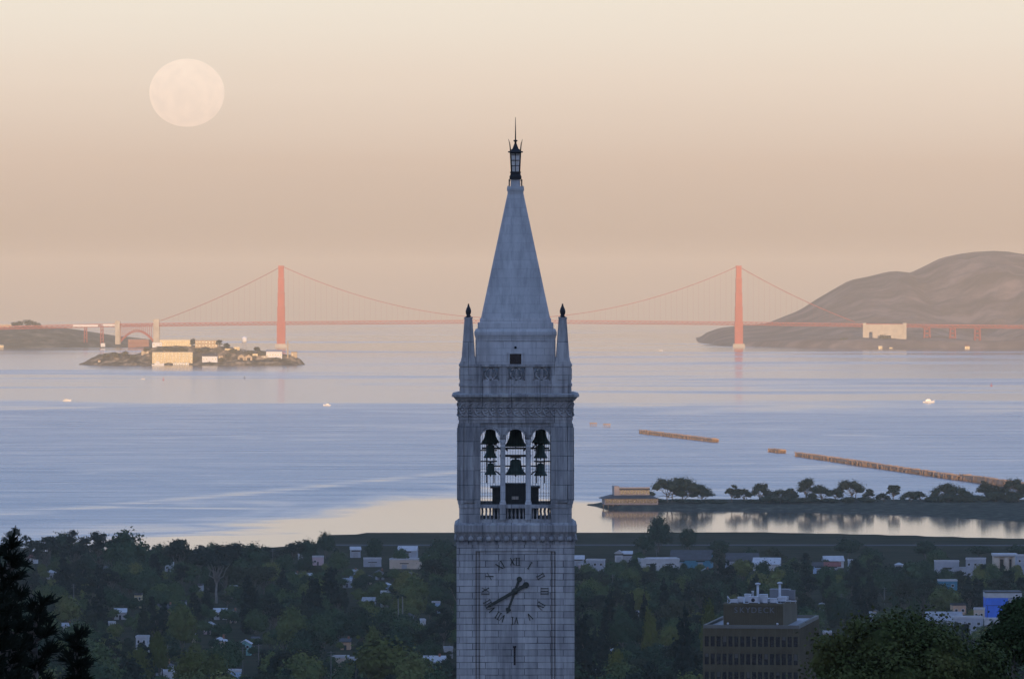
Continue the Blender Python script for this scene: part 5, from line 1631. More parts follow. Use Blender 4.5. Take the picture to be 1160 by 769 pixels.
for i, (px, top, w, kind, lab) in enumerate(SPIT_TREES):
    d = 5140.0 + (i % 3) * 8
    k = d / F
    x = (px - 580) * k
    zb = spit(x, d)[2]
    h = H - (top - 312) * k - zb
    tree_thing('spit_tree', (x, d, zb), 'gum' if kind == 'gum' else 'shore', h, w * k * (1.25 if kind == 'gum' else 1.45), 400 + i, lab, group='trees along the spit', lm='cypress', leaf=0.8, n=2000, low=False, tone=0.15)
for i, (px, w, h, lab) in enumerate(((742, 16, 6, 'bushy shrub against the end of the restaurant'), (872, 20, 9, 'large round bush under the egg shaped spit tree'), (884, 14, 8, 'round bush between the egg shaped tree and low broad tree'),
        (905, 12, 7, 'bush at the foot of the tall dense spit tree'), (1056, 13, 9, 'bush on the near side of the bulky spit tree'), (1075, 22, 10, 'bush under the bulky spit tree'), (1104, 14, 9, 'bush before the tall open pier tree'), (1128, 22, 12, 'big bush under the mid sized spit tree'), (1146, 18, 12, 'big bush under the tall dark end tree'), (960, 14, 7, 'bush under the biggest dome shaped tree'), (922, 16, 6, 'low scrub bush past the tall dense spit tree'), (940, 14, 6, 'low scrub bush under the flat topped spit tree'), (980, 16, 6, 'low scrub bush at the end of the middle spit clump'), (893, 14, 6, 'low scrub bush under the low broad spit tree'), (1062, 16, 7, 'low scrub bush leading up to the bulky spit tree'), (1092, 16, 7, 'low scrub bush under the ragged spreading tree'), (1116, 16, 8, 'low scrub bush under the tall open pier tree'), (782, 26, 5, 'long low scrub bush under the restaurant trees'), (812, 20, 3.5, 'long low scrub bush in the gap past the restaurant trees'), (852, 18, 5, 'low scrub bush before the egg shaped spit tree'))):
    d = 5132.0
    k = d / F
    x = (px - 580) * k
    tree_thing('spit_bush', (x, d, spit(x, d)[2] - 0.3), 'bush', h * k * 1.15, w * k * 1.8, 450 + i, lab, 'bush', 'bushes along the spit', lm='cypress', n=900, tone=0.15)

# ------------------------------------------------------------------ the town under the trees
def land_d(px, py, hz):
    """distance at which something hz above the ground shows at (px, py)"""
    lo, hi = 900.0, 4440.0
    for _ in range(40):
        m = (lo + hi) / 2
        x = (px - 580) / F * m
        y_s = 312 + (H - land_z(x, m) - hz) * F / m
        if y_s > py: lo = m
        else: hi = m
    return (lo + hi) / 2

WH = col_mat('town_white_stucco', (0.46, 0.455, 0.45))
PINK = col_mat('pink_stucco', (0.50, 0.36, 0.36)); PEACH = col_mat('peach_stucco', (0.58, 0.36, 0.22)); TAN = col_mat('tan_stucco', (0.52, 0.41, 0.31))
TURQ = col_mat('turquoise_siding', (0.22, 0.46, 0.44)); BLUEH = col_mat('pale_blue_siding', (0.34, 0.46, 0.62)); GREYH = col_mat('grey_siding', (0.33, 0.34, 0.37))
YEL = col_mat('buff_yellow_stucco', (0.62, 0.48, 0.26)); TEAL = col_mat('teal_cladding', (0.05, 0.20, 0.28)); STEEL = col_mat('pale_steel_cladding', (0.34, 0.355, 0.39), 0.6)
BLUE = col_mat('vivid_blue_cladding', (0.035, 0.16, 0.68), 0.5)
RD, RR, RG, RP = M['roof_dark'], M['roof_red'], M['roof_grey'], M['roof_pale']
# px, py (middle of what shows), width px, height m, roof type, wall, roof, label, category
HOUSES = [
    (36, 629, 16, 6, 'side', WH, RR, 'white house with dull red roof below the skyline trees by the shadowy pine', 'house'),
    (58, 646, 15, 6, 'hip', WH, RP, 'white house with pale hipped roof above the shadowy pines', 'house'),
    (19, 672, 9, 5, 'flat', WH, RP, 'small white flat roofed house beside the shadowy pine tip', 'house'),
    (76, 706, 13, 5, 'side', WH, RG, 'low white house with grey roof right behind the shadowy pines', 'house'),
    (172, 624, 8, 11, 'flat', STEEL, RP, 'pale tall narrow block on the shore between skyline tree clumps', 'building'),
    (191, 638, 11, 6, 'flat', WH, RP, 'white flat house under the shoreline trees, beside the tall narrow block', 'house'),
    (210, 638, 8, 8, 'gable', BLUEH, RG, 'pale blue gabled house next to the large pale limbed eucalyptus', 'house'),
    (118, 640, 7, 7, 'gable', GREYH, RD, 'grey gabled house in the gap below the domed skyline trees', 'house'),
    (156, 674, 10, 8, 'flat', YEL, RD, 'buff yellow upright house amid dark trees', 'house'),
    (189, 686, 24, 7, 'side', PEACH, RD, 'peach house with broad dark roof', 'house'),
    (206, 682, 8, 12, 'flat', GREYH, RD, 'grey upright block behind the peach house', 'building'),
    (136, 690, 17, 6, 'side', WH, RP, 'white house with two pale roofs beside the buff yellow house', 'house'),
    (127, 706, 10, 5, 'flat', WH, RP, 'low white annex below the white house with two pale roofs', 'house'),
    (226, 663, 6, 7, 'flat', WH, RD, 'tiny bright white house beneath the pale limbed eucalyptus', 'house'),
    (250, 690, 18, 6, 'side', WH, RP, 'white terrace house at the foot of the pale limbed eucalyptus', 'house'),
    (264, 688, 9, 9, 'gable', TAN, RD, 'tan gabled house adjoining the white terrace house', 'house'),
    (236, 704, 15, 7, 'gable', PINK, RG, 'pink gabled house with two dark windows', 'house'),
    (216, 719, 14, 4, 'flat', TAN, RP, 'low tan house with flat roof near the cream bungalow', 'house'),
    (248, 723, 21, 5, 'hip', TAN, RP, 'cream bungalow with pale hipped roof', 'house'),
    (277, 724, 17, 8, 'gable', TURQ, RP, 'turquoise house with broad pale gable', 'house'),
    (290, 720, 9, 6, 'side', GREYH, RD, 'grey house tucked behind the turquoise house', 'house'),
    (160, 722, 16, 8, 'flat', WH, RP, 'white modern flat roofed house on a slope', 'house'),
    (205, 766, 40, 6, 'flat', WH, RP, 'long white flat roofed hall at the lower edge', 'hall'),
    (264, 761, 24, 6, 'flat', BLUEH, RP, 'pale blue flat roofed house at the lower edge', 'house'),
    (185, 750, 22, 6, 'hip', GREYH, RD, 'grey house with dark hipped roof beside the bright olive trees', 'house'),
    (265, 665, 11, 8, 'flat', WH, RP, 'white flat block past the pale limbed eucalyptus', 'building'),
    (279, 647, 6, 6, 'gable', PEACH, RD, 'small peach gable house below the shore trees', 'house'),
    (334, 648, 9, 6, 'hip', WH, RP, 'white house with pale roof above the tall dark column trees', 'house'),
    (348, 650, 14, 6, 'side', BLUEH, RP, 'pale blue house with chimney above the tall dark column trees', 'house'),
    (343, 629, 11, 5, 'flat', WH, RP, 'white shed roof among shoreline trees', 'shed'),
    (360, 631, 16, 6, 'flat', PINK, RP, 'pink flat roofed building with white rooftop box near the shore', 'building'),
    (403, 621.5, 11, 9, 'side', STEEL, RP, 'pale steel shed on the marsh by the shore', 'shed'),
    (461, 622.5, 21, 9, 'side', STEEL, RP, 'wide pale steel shed nearer the clock tower on the marsh', 'shed'),
    (490, 625, 8, 10, 'gable', BLUEH, RG, 'pale blue upright shed at the marsh edge nearest the tower', 'shed'),
    (422, 635, 20, 6, 'flat', STEEL, RP, 'low pale warehouse with flat roof adjoining the tan warehouse', 'warehouse'),
    (458, 636, 34, 7, 'flat', TAN, RP, 'long tan warehouse with flat roof', 'warehouse'),
    (401, 645, 11, 6, 'side', BLUEH, RG, 'pale blue house below the low pale warehouse', 'house'),
    (417.5, 650, 7, 7, 'gable', TAN, RD, 'small cream gable facing the light, in the middle of the town', 'house'),
    (393, 655, 12, 6, 'side', GREYH, RG, 'grey house under the small cream gable', 'house'),
    (431, 645, 11, 7, 'gable', GREYH, RD, 'grey twin gabled house near the long tan warehouse', 'house'),
    (462, 650, 8, 9, 'flat', GREYH, RG, 'grey upright block just below the tan warehouse', 'building'),
    (438, 659, 12, 7, 'hip', BLUEH, RP, 'pale blue house with domed hip roof', 'house'),
    (436, 671, 10, 9, 'flat', WH, RP, 'white stacked block below the domed hip roof', 'building'),
    (417, 678, 17, 5, 'side', WH, RG, 'wide white low house with a dark strip of windows', 'house'),
    (490, 622, 5, 6, 'flat', WH, RP, 'tiny white hut at the marsh by the tower', 'hut'),
    (494, 683, 12, 6, 'flat', BLUEH, RP, 'pale blue flat house close to the tower shaft', 'house'),
    (462, 694, 12, 7, 'gable', GREYH, RD, 'grey gabled house beside the tall twin palms', 'house'),
    (480, 703, 6, 8, 'flat', WH, RP, 'small white upright block close to the tower shaft', 'building'),
    (391, 723, 14, 6, 'side', PEACH, RD, 'orange walled house with dark roof', 'house'),
    (385, 745, 23, 7, 'flat', TAN, RP, 'plain tan box shaped building with flat roof', 'building'),
    (401, 747, 9, 6, 'flat', BLUEH, RP, 'pale blue annex to the plain tan box', 'building'),
    (491, 746, 30, 6, 'side', WH, RP, 'long white roofed house beside the tower shaft', 'house'),
    (508, 737, 10, 5, 'flat', WH, RP, 'small white shed touching the tower shaft', 'shed'),
    (494, 762, 26, 7, 'hip', GREYH, RD, 'grey dark hipped house at the lower edge by the tower', 'house'),
    (334, 766, 16, 7, 'hip', WH, RP, 'white house with rounded pale roof at the lower edge', 'house'),
    (300, 640, 8, 6, 'side', GREYH, RG, 'grey house below the round shoreline tree', 'house'),
    (655, 632, 13, 8, 'side', STEEL, RP, 'pale steel shed touching the shaft on the restaurant side', 'shed'),
    (674, 635, 26, 10, 'flat', STEEL, RP, 'pale blocky works building under the shore', 'building'),
    (663, 640, 16, 5, 'flat', PINK, RP, 'low pinkish building before the blocky works', 'building'),
    (701, 625, 9, 11, 'gable', WH, RP, 'white gable ended shed by the blocky works', 'shed'),
    (711, 626, 10, 10, 'side', STEEL, RP, 'pale long shed next to the white gable ended shed', 'shed'),
    (748, 636.5, 44, 9, 'flat', WH, RP, 'wide bright white warehouse below the domed shore tree', 'warehouse'),
    (782, 633, 46, 9, 'side', TEAL, RD, 'long dark roofed warehouse behind the bright white one', 'warehouse'),
    (800, 643, 9, 7, 'gable', WH, RG, 'white gabled house at the end of the dark roofed warehouse', 'house'),
    (842, 634, 36, 9, 'side', GREYH, RD, 'long dark roofed shed with row of skylights', 'warehouse'),
    (868, 638, 30, 7, 'side', WH, RP, 'bright white low warehouse before the skylight shed', 'warehouse'),
    (945, 634, 22, 8, 'side', WH, RP, 'white warehouse beside the red roofed shed', 'warehouse'),
    (943, 640, 18, 8, 'side', GREYH, RR, 'shed with curved dark red roof', 'shed'),
    (928, 640, 14, 8, 'side', BLUEH, RD, 'dark roofed blue shed adjoining the red roofed shed', 'shed'),
    (965, 635, 6, 8, 'flat', STEEL, RP, 'narrow pale block past the white warehouse', 'building'),
    (1018, 636, 11, 8, 'hip', STEEL, RP, 'pale steel pavilion between dark trees', 'building'),
    (1073, 640, 27, 12, 'flat', STEEL, RP, 'broad pale steel block with three panels', 'warehouse'),
    (1088, 646, 18, 5, 'flat', WH, RP, 'low white annex at the end of the broad steel block', 'building'),
    (1105, 638, 22, 11, 'flat', GREYH, RP, 'long grey works hall joined to the pale silo building', 'building'),
    (1158, 634, 12, 11, 'flat', STEEL, RP, 'pale block at the frame edge past the silo building', 'building'),
    (1074, 662, 21, 9, 'flat', TEAL, RP, 'teal building with white parapet', 'building'),
    (991, 688, 7, 9, 'gable', YEL, RD, 'small buff yellow gabled house alone among trees', 'house'),
    (990, 697, 5, 6, 'flat', WH, RP, 'tiny white shed under the small buff yellow gable', 'shed'),
    (931, 681, 6, 6, 'hip', WH, RG, 'tiny pale roofed hut behind the office penthouse', 'hut'),
    (937, 717, 12, 8, 'flat', PINK, RP, 'pink block in the shade beside the office block', 'building'),
    (1087, 690, 15, 9, 'flat', PEACH, RD, 'peach house with small dark windows behind the long grey roof', 'house'),
    (1109, 695, 12, 9, 'flat', TAN, RP, 'tan roofed rooftop block beside the blue warehouse', 'building'),
    (1070, 701, 40, 8, 'side', GREYH, RG, 'long house with sawtooth grey roof above the large near tree', 'building'),
    (1098, 705, 32, 9, 'flat', STEEL, RP, 'cluttered pale building with flat roof below the blue warehouse', 'building'),
    (1128, 707, 26, 9, 'flat', WH, RP, 'white framed building at the foot of the blue warehouse', 'building'),
    (745, 732, 17, 5, 'side', BLUEH, RP, 'ice blue roofed house in the dark trees between tower and office', 'house'),
    (722, 694, 5, 7, 'flat', GREYH, RP, 'grey upright block in the dark trees between tower and office', 'building'),
    (668, 760, 12, 6, 'flat', WH, RG, 'low white house in the trees below the tower, restaurant side', 'house'),
    (697, 733, 10, 6, 'hip', GREYH, RP, 'grey house with pale hip roof beside the yellow green tree', 'house'),
]
DROP = {'lower garden tree before white house with rounded pale roof at the lower edge', 'lower garden tree before orange walled house with dark roof', 'taller garden tree before grey upright block just below the tan warehouse', 'lower garden tree before long house with sawtooth grey roof above the large near tree', 'taller garden tree before low tan house with flat roof near the cream bungalow', 'lower garden tree before long white roofed house beside the tower shaft', 'lower garden tree before grey upright block behind the peach house', 'pale blue gabled house next to the large pale limbed eucalyptus', 'white house with rounded pale roof at the lower edge', 'slim pole by the pale steel shed on the marsh', 'lower garden tree before grey dark hipped house at the lower edge by the tower', 'lower garden tree before low white house with grey roof right behind the shadowy pines', 'taller garden tree before low white house in the trees below the tower, restaurant side', 'lower garden tree before pink block in the shade beside the office block', 'lower garden tree before pale blue house with chimney above the tall dark column trees', 'lower garden tree before white terrace house at the foot of the pale limbed eucalyptus', 'lower garden tree before low white annex below the white house with two pale roofs', 'lower garden tree before white modern flat roofed house on a slope', 'slim pole by the tower on the marsh side', 'lower garden tree before tiny bright white house beneath the pale limbed eucalyptus', 'lower garden tree before long white flat roofed hall at the lower edge', 'taller garden tree before low white annex at the end of the broad steel block', 'slim pole before the low pale warehouse', 'taller garden tree before grey dark hipped house at the lower edge by the tower', 'lower garden tree before peach house with broad dark roof', 'lower garden tree before pale blue annex to the plain tan box', 'lower garden tree before grey house with pale hip roof beside the yellow green tree', 'lower garden tree before pale blue house below the low pale warehouse', 'lower garden tree before cluttered pale building with flat roof below the blue warehouse', 'lower garden tree before small white flat roofed house beside the shadowy pine tip', 'lower garden tree before wide white low house with a dark strip of windows', 'taller garden tree before grey upright block in the dark trees between tower and office', 'taller garden tree before peach house with small dark windows behind the long grey roof', 'taller garden tree before white modern flat roofed house on a slope', 'lower garden tree before cream bungalow with pale hipped roof', 'pole above the shadowy pine tip', 'taller garden tree before small buff yellow gabled house alone among trees', 'small white flat roofed house beside the shadowy pine tip', 'taller garden tree before ice blue roofed house in the dark trees between tower and office', 'lower garden tree before grey upright block just below the tan warehouse', 'lower garden tree before low white house in the trees below the tower, restaurant side', 'lower garden tree before ice blue roofed house in the dark trees between tower and office', 'lower garden tree before white framed building at the foot of the blue warehouse', 'lower garden tree before pink gabled house with two dark windows', 'taller garden tree before small white flat roofed house beside the shadowy pine tip', 'grey house below the round shoreline tree', 'taller garden tree before small peach gable house below the shore trees', 'small peach gable house below the shore trees', 'tiny white hut at the marsh by the tower'}
CLEAR = ('small buff yellow gabled house', 'orange walled', 'plain tan box', 'pink gabled', 'turquoise house with', 'cream bungalow with', 'white modern flat', 'wide white low', 'white terrace house', 'small cream gable', 'buff yellow upright')
HREC = []
GARDEN = []
for v_ in range(4):
    a_, b_ = tree_parts('broadleaf', 6.0, 6.0, 700 + v_, leaf=0.55, n=900)
    na = len(a_.f); a_.add(b_.v, b_.f, 1); a_.s = [True] * na + [False] * len(b_.f)
    GARDEN.append(plain_mesh(a_, 'garden_tree', [M['bark'], M['leaf']]))
for i, (px, py, w, h, rt, wall, roof, lab, cat) in enumerate(HOUSES):
    if lab in DROP: continue
    if cat in ('shed', 'warehouse'): h *= 0.74
    d = land_d(px, py, h * 0.8)
    k = d / F
    x = (px - 580) * k
    wid = w * k
    ny = 2 if h >= 7.5 else 1
    nx = max(2, min(9, int(wid / 3.5)))
    nm = {'house': 'house', 'warehouse': 'warehouse', 'shed': 'shed', 'hut': 'hut', 'hall': 'hall', 'building': 'town_building'}[cat]
    dep = min(max(7.0, wid * 0.8), 22)
    rh = 1.4 if wid > 25 else None
    small = cat in ('house', 'hut', 'building') and px < 1060
    building(nm, (x, d, land_z(x, d)), wid * (0.78 if small else 1.0), dep, h * (0.8 if small else 1.0) * (0.72 if rt in ('gable', 'hip', 'side') else 1.0), lab, cat, wall, roof, rt, wins=(nx, ny) if cat not in ('shed', 'warehouse') else (0, 0), door=cat not in ('shed', 'warehouse'), group='buildings of the town', chimney=(cat == 'house' and i % 3 == 0 and rt != 'flat'), rh=rh, rz=0.12 * math.sin(i * 2.3))
    if cat in ('shed', 'warehouse'):
        bo = [o for o in COL.objects if o.get('label') == lab][-1]
        for q in range(max(1, int(wid / 11))):
            xc = -wid / 2 + wid * (q + 0.5) / max(1, int(wid / 11))
            MB().box(xc - 1.5, xc + 1.5, -0.08, 0.02, 0, min(3.6, h * 0.5)).build('roller_door', RG, bo)
            MB().box(xc - 2.6, xc + 2.6, -0.07, 0.02, h * 0.56, h * 0.66).build('window', M['glass'], bo)
    HREC.append((px, py, w, d))
    if any(q in lab for q in CLEAR): HREC.append((px, py + 5.5, w, d))
    # garden trees that half hide it
    if cat in ('house', 'building', 'hut', 'hall') and py > 640:
        gr = random.Random(900 + i)
        for q in range(2):
            gx = x + (0.42 if q else -0.40) * wid + gr.uniform(-1.5, 1.5)
            gy = d - 3.5 - gr.uniform(0, 3) - q
            gh = h * (0.62 if q else 0.82) * gr.uniform(0.75, 1.15)
            if ('lower' if q else 'taller') + ' garden tree before ' + lab in DROP: continue
            o = bpy.data.objects.new('garden_tree', GARDEN[gr.randrange(4)]); COL.objects.link(o)
            o.location = (gx, gy, land_z(gx, gy) - 0.2); o.scale = (gh * gr.uniform(0.5, 0.75) / 3, gh * 0.6 / 3, gh / 6.0); o.rotation_euler = (0, 0, gr.uniform(0, 6))
            tn = gr.random() * 0.8; o.color = (tn, tn, tn, 1)
            tag(o, ('lower' if q else 'taller') + ' garden tree before ' + lab, 'tree', 'garden trees')

def blue_warehouse():
    px, d = 1137.0, land_d(1137, 687, 9)
    k = d / F
    x = (px - 580) * k
    B = thing('blue_warehouse', (x, d, land_z(x, d)), 'tall vivid blue clad warehouse with white parapet band', 'warehouse')
    hw, h = 20.3 * k, 15.5
    MB().box(-hw, hw, 0, 16, -2, h - 2.4).build('wall', BLUE, B)
    MB().box(-hw - 0.1, hw + 0.1, -0.1, 16.1, h - 2.4 + 0.003, h - 0.2).build('parapet', WH, B)
    MB().box(-hw - 0.2, hw + 0.2, -0.2, 16.2, h - 0.2 + 0.003, h + 0.35).build('roof', RD, B)
    MB().box(2.0, hw - 0.4, -0.14, -0.01, h - 5.2, h - 2.6).build('grey_panel', GREYH, B)  # plain grey panel on the blue front
    MB().box(-hw, hw, -0.08, -0.005, h - 6.0, h - 5.7).build('ledge', col_mat('deep_blue_trim', (0.02, 0.07, 0.3)), B)
    for xx in (-hw + 0.6, -2.0):
        MB().box(xx, xx + 0.4, -0.08, -0.006, -1, h - 6.0).build('downpipe', col_mat('deep_blue_trim', (0.02, 0.07, 0.3)), B)
    HREC.append((px, 700, 42, d))
    HREC.append((px, 684, 42, d))
blue_warehouse()
def silo_building():
    px, d = 1139.0, land_d(1139, 636, 7)
    k = d / F
    x = (px - 580) * k
    B = thing('silo_works', (x, d, land_z(x, d)), 'pale works building with round ended bays and dark tall openings', 'building')
    w = 26 * k
    MB().box(-w / 2, w / 2, 1.5, 14, -2, 10.2).build('wall', TAN, B)
    for c in (-0.36, 0.05, 0.40):
        MB().lathe([(1.7, -2), (1.7, 9.4), (0.5, 9.8)], c * w, 1.6, n=16).build('silo', TAN, B)
    for c in (-0.16, 0.23):
        MB().box(c * w - 0.95, c * w + 0.95, 1.35, 1.49, 1, 8.4).build('opening', M['dark_opening'], B)
    MB().box(-w / 2 - 0.5, w / 2 + 0.5, -0.4, 14.5, 10.203, 11.4).build('roof', RP, B)
    HREC.append((px, 636, 30, d))
silo_building()

# the brown ribbed office block with its lettered penthouse
def office():
    d = 1450.0
    k = d / F
    x0, x1 = 797.0, 905.0
    cx = ((x0 + x1) / 2 - 580) * k
    W = (x1 - x0) * k
    top = H - (709.5 - 312) * k
    gz = land_z(cx, d)
    B = thing('office_block', (cx, d, gz), 'brown ribbed concrete office block with lettered penthouse and cluttered white roof plant', 'office block', rz=-math.radians(8.2))
    h = top - gz
    C = M['office_conc']
    dep = 44.0
    x = W / 2
    MB().box(-x, x, 0, dep, -2, h - 0.4).build('wall', C, B)
    p = MB()
    for q in ((-x - 0.1, x + 0.1, -0.3, 0.5), (-x - 0.1, x + 0.1, dep - 0.5, dep + 0.1), (-x - 0.1, -x + 0.5, 0.5, dep - 0.5), (x - 0.5, x + 0.1, 0.5, dep - 0.5)):
        p.box(*q, h - 0.4 + 0.003, h + 0.35)
    p.build('parapet', col_mat('pale_coping', (0.15, 0.14, 0.12)), B)
    MB().box(-x + 0.5, x - 0.5, 0.5, dep - 0.5, h - 0.398, h - 0.3).build('roof', M['roof_grey'], B)
    n = 16
    bay = W / n
    r = MB()
    for i in range(n + 1):
        xx = -x + i * bay
        r.box(xx - 0.19, xx + 0.19, -0.28, 0.001, -1, h - 0.42)
    m = int(dep / bay)
    for i in range(m + 1):
        yy = i * dep / m
        for sx in (-1, 1):
            r.box(*sorted((sx * (x - 0.001), sx * (x + 0.22))), yy - 0.19 + (0.2 if i == 0 else 0), yy + 0.19, -1, h - 0.42)
    r.build('rib', C, B)
    sp = MB()
    for z in (1.62, 4.75, 8.9, 12.8):
        sp.box(-x + 0.01, x - 0.01, -0.14, 0.002, h - z - 0.5, h - z + 0.2)
    sp.build('spandrel', C, B)
    for (za, zb) in ((h - 4.35, h - 1.95), (h - 8.3, h - 5.9), (h - 12.2, h - 9.9)):
        for i in range(n):
            xx = -x + (i + 0.5) * bay
            w2 = MB().box(xx - bay / 2 + 0.20, xx + bay / 2 - 0.20, -0.05, 0.004, za, zb)
            wo_ = w2.build('window', M['dark_opening'], B)
            if (i * 7 + int(za)) % 5 == 0:
                f = 0.3 + 0.1 * (i % 4)
                MB().box(xx - bay / 2 + 0.29, xx + bay / 2 - 0.29, -0.065, -0.051, zb - (zb - za) * f, zb - 0.02).build('blind', col_mat('drawn_blind', (0.09, 0.085, 0.075)), wo_)
    # penthouse
    pz = h - 0.3
    ph = 5.0
    pa, pb = -x + 4.2, x - 3.7
    py0, py1 = 2.2, 33.0
    pen = MB().box(pa, pb, py0, py1, pz + 0.003, pz + ph).build('penthouse', C, B)
    r = MB()
    nn = 26
    for i in range(nn + 1):
        xx = pa + (pb - pa) * i / nn
        r.box(xx - 0.11, xx + 0.11, py0 - 0.18, py0 + 0.001, pz + 0.02, pz + ph - 0.35)
    r.build('fluting', C, pen)
    c = MB()
    for q in ((pa - 0.15, pb + 0.15, py0 - 0.2, py0 + 0.35), (pa - 0.15, pb + 0.15, py1 - 0.35, py1 + 0.15), (pa - 0.15, pa + 0.35, py0 + 0.35, py1 - 0.35), (pb - 0.35, pb + 0.15, py0 + 0.35, py1 - 0.35)):
        c.box(*q, pz + ph - 0.25, pz + ph + 0.3)
    c.build('coping', C, pen)
    MB().box(pa + 0.35, pb - 0.35, py0 + 0.35, py1 - 0.35, pz + ph + 0.003, pz + ph + 0.1).build('penthouse_roof', M['roof_pale'], pen)
    # lettering
    word = 'SKYDECK'
    sx0, sx1 = -x + (829 - 797) * k, -x + (877 - 797) * k
    for i, ch in enumerate(word):
        cu = bpy.data.curves.new('letter', 'FONT')
        cu.body = ch; cu.size = 1.75; cu.extrude = 0.05; cu.align_x = 'CENTER'
        tmp = bpy.data.objects.new('tmp', cu); COL.objects.link(tmp)
        bpy.context.view_layer.update()
        me = bpy.data.meshes.new_from_object(tmp.evaluated_get(bpy.context.evaluated_depsgraph_get()))
        bpy.data.objects.remove(tmp)
        me.materials.clear(); me.materials.append(M['letter'])
        o = bpy.data.objects.new('letter', me); COL.objects.link(o); o.parent = pen
        o.location = (sx0 + (sx1 - sx0) * (i + 0.5) / 7, py0 - 0.26, pz + ph - 1.75)
        o.rotation_euler = (math.pi / 2, 0, 0)
    Mi = Matrix.Translation((cx, d, gz)) @ Matrix.Rotation(-math.radians(8.2), 4, 'Z')
    rz = -math.radians(8.2)
    zt = pz + ph + 0.1
    E = M['equip']
    def plant(name, lx, ly, label, cat, parts, group='plant on the office roof', z=zt):
        o = thing(name, Mi @ Vector((lx, ly, z)), label, cat, group, rz)
        for nm, mb, mm in parts: mb.build(nm, mm, o)
    def vent_post(lx, ly, hh, label):
        plant('vent_stack', lx, ly, label, 'vent stack', [('shaft', MB().lathe([(0.42, 0), (0.42, 0.2), (0.27, 0.3), (0.27, hh)], n=12), E), ('hood', MB().lathe([(0.3, hh), (0.62, hh + 0.1), (0.62, hh + 0.35), (0.2, hh + 0.5)], n=12), E)])
    L0 = pa
    vent_post(L0 + 6.2, 14, 3.7, 'tall vent stack with mushroom hood at the lettered end of the roof')
    vent_post(pb - 0.9 - 1.0, 14, 3.9, 'tall vent stack with mushroom hood at the plain corner of the roof')
    plant('vent_stack', L0 + 5.3, 12, 'shorter plain white pipe beside the first tall vent stack', 'pipe', [('shaft', MB().lathe([(0.25, 0), (0.25, 2.2), (0.3, 2.25), (0.3, 2.5)], n=10), E)])
    def unit(lx, ly, w, dd, hh, label, fan=False, m=E):
        parts = [('casing', MB().box(-w / 2, w / 2, 0, dd, 0.25, hh), m), ('base', MB().box(-w / 2 + 0.1, w / 2 - 0.1, 0.1, dd - 0.1, 0, 0.249), RD), ('lid', MB().box(-w / 2 - 0.06, w / 2 + 0.06, -0.06, dd + 0.06, hh + 0.002, hh + 0.1), m)]
        if fan:
            parts.append(('fan_opening', MB().lathe([(0.42, 0), (0.42, 0.06)], n=16).xform(Matrix.Translation((0, -0.004, hh * 0.55)) @ Matrix.Rotation(math.pi / 2, 4, 'X')), M['dark_opening']))
        plant('air_unit', lx, ly, label, 'air unit', parts)
    unit(L0 + 1.9, 4.5, 1.6, 1.5, 0.8, 'low square air unit near the dish')
    unit(L0 + 3.2, 6.0, 1.2, 1.5, 1.3, 'upright air unit after the low square one')
    unit(L0 + 4.4, 9.0, 1.3, 2.0, 1.8, 'taller air unit beside the round fan unit')
    unit(L0 + 6.2, 4.2, 2.1, 2.0, 1.5, 'white unit with a round dark fan opening', True)
    unit(L0 + 8.2, 6.0, 1.7, 2.0, 1.9, 'plain upright white unit next to the fan unit')
    unit(L0 + 8.9, 3.6, 1.0, 1.2, 1.6, 'slim white unit at the roof edge')
    unit(L0 + 10.2, 22.0, 4.4, 3.0, 2.3, 'large grey chiller at the back of the roof', m=M['letter'])
    unit(L0 + 10.6, 4.4, 1.4, 1.6, 1.1, 'low white unit after the slim unit')
    unit(L0 + 12.0, 9.0, 1.8, 1.6, 1.2, 'squat white unit in the middle of the roof')
    unit(L0 + 13.2, 20.0, 1.2, 1.2, 2.2, 'upright grey unit beside the chiller', m=M['letter'])
    unit(pb - 2.9 - 0.3, 7.0, 1.6, 1.6, 0.9, 'low white unit at the plain corner')
    unit(pb - 1.4, 18.0, 1.8, 1.4, 0.9, 'low white unit along the plain side of the roof')
    plant('dish_antenna', L0 + 0.7, 3.2, 'small tilted dish antenna at the corner of the roof', 'dish antenna',
          [('mast', MB().tube([(0, 0, 0), (0, 0, 1.0)], 0.07, 6), E), ('dish', MB().lathe([(0.05, 0), (0.35, 0.1), (0.6, 0.3), (0.64, 0.36)], n=14).xform(Matrix.Translation((0, 0, 1.1)) @ Matrix.Rotation(math.radians(55), 4, 'Y')), WH)])
    b = MB()
    for i in range(5):
        b.tube([(i * 1.1, 0, 0), (i * 1.1, 0, 0.7)], 0.05, 5)
    for q in range(3):
        b.tube([(0, q * 0.3, 0.5), (4.6, q * 0.3, 0.5)], 0.12, 6)
    plant('pipe_run', L0 + 10.8, 7.5, 'bundle of low white pipes on the roof', 'pipes', [('pipes_on_stands', b, E)])
    for q, (lx, lab) in enumerate(((-x + 5.2, 'small round floodlight on the parapet at the lettered end'), (x - 4.8, 'small round floodlight on the parapet at the plain end'))):
        plant('floodlight', lx, 0.9, lab, 'floodlight', [('stand', MB().tube([(0, 0, 0), (0, 0, 0.7)], 0.07, 6), E), ('lamp_head', MB().ball((0, 0, 0.9), 0.26, 8), E)], 'floodlights on the office parapet', z=h - 0.3)
office()

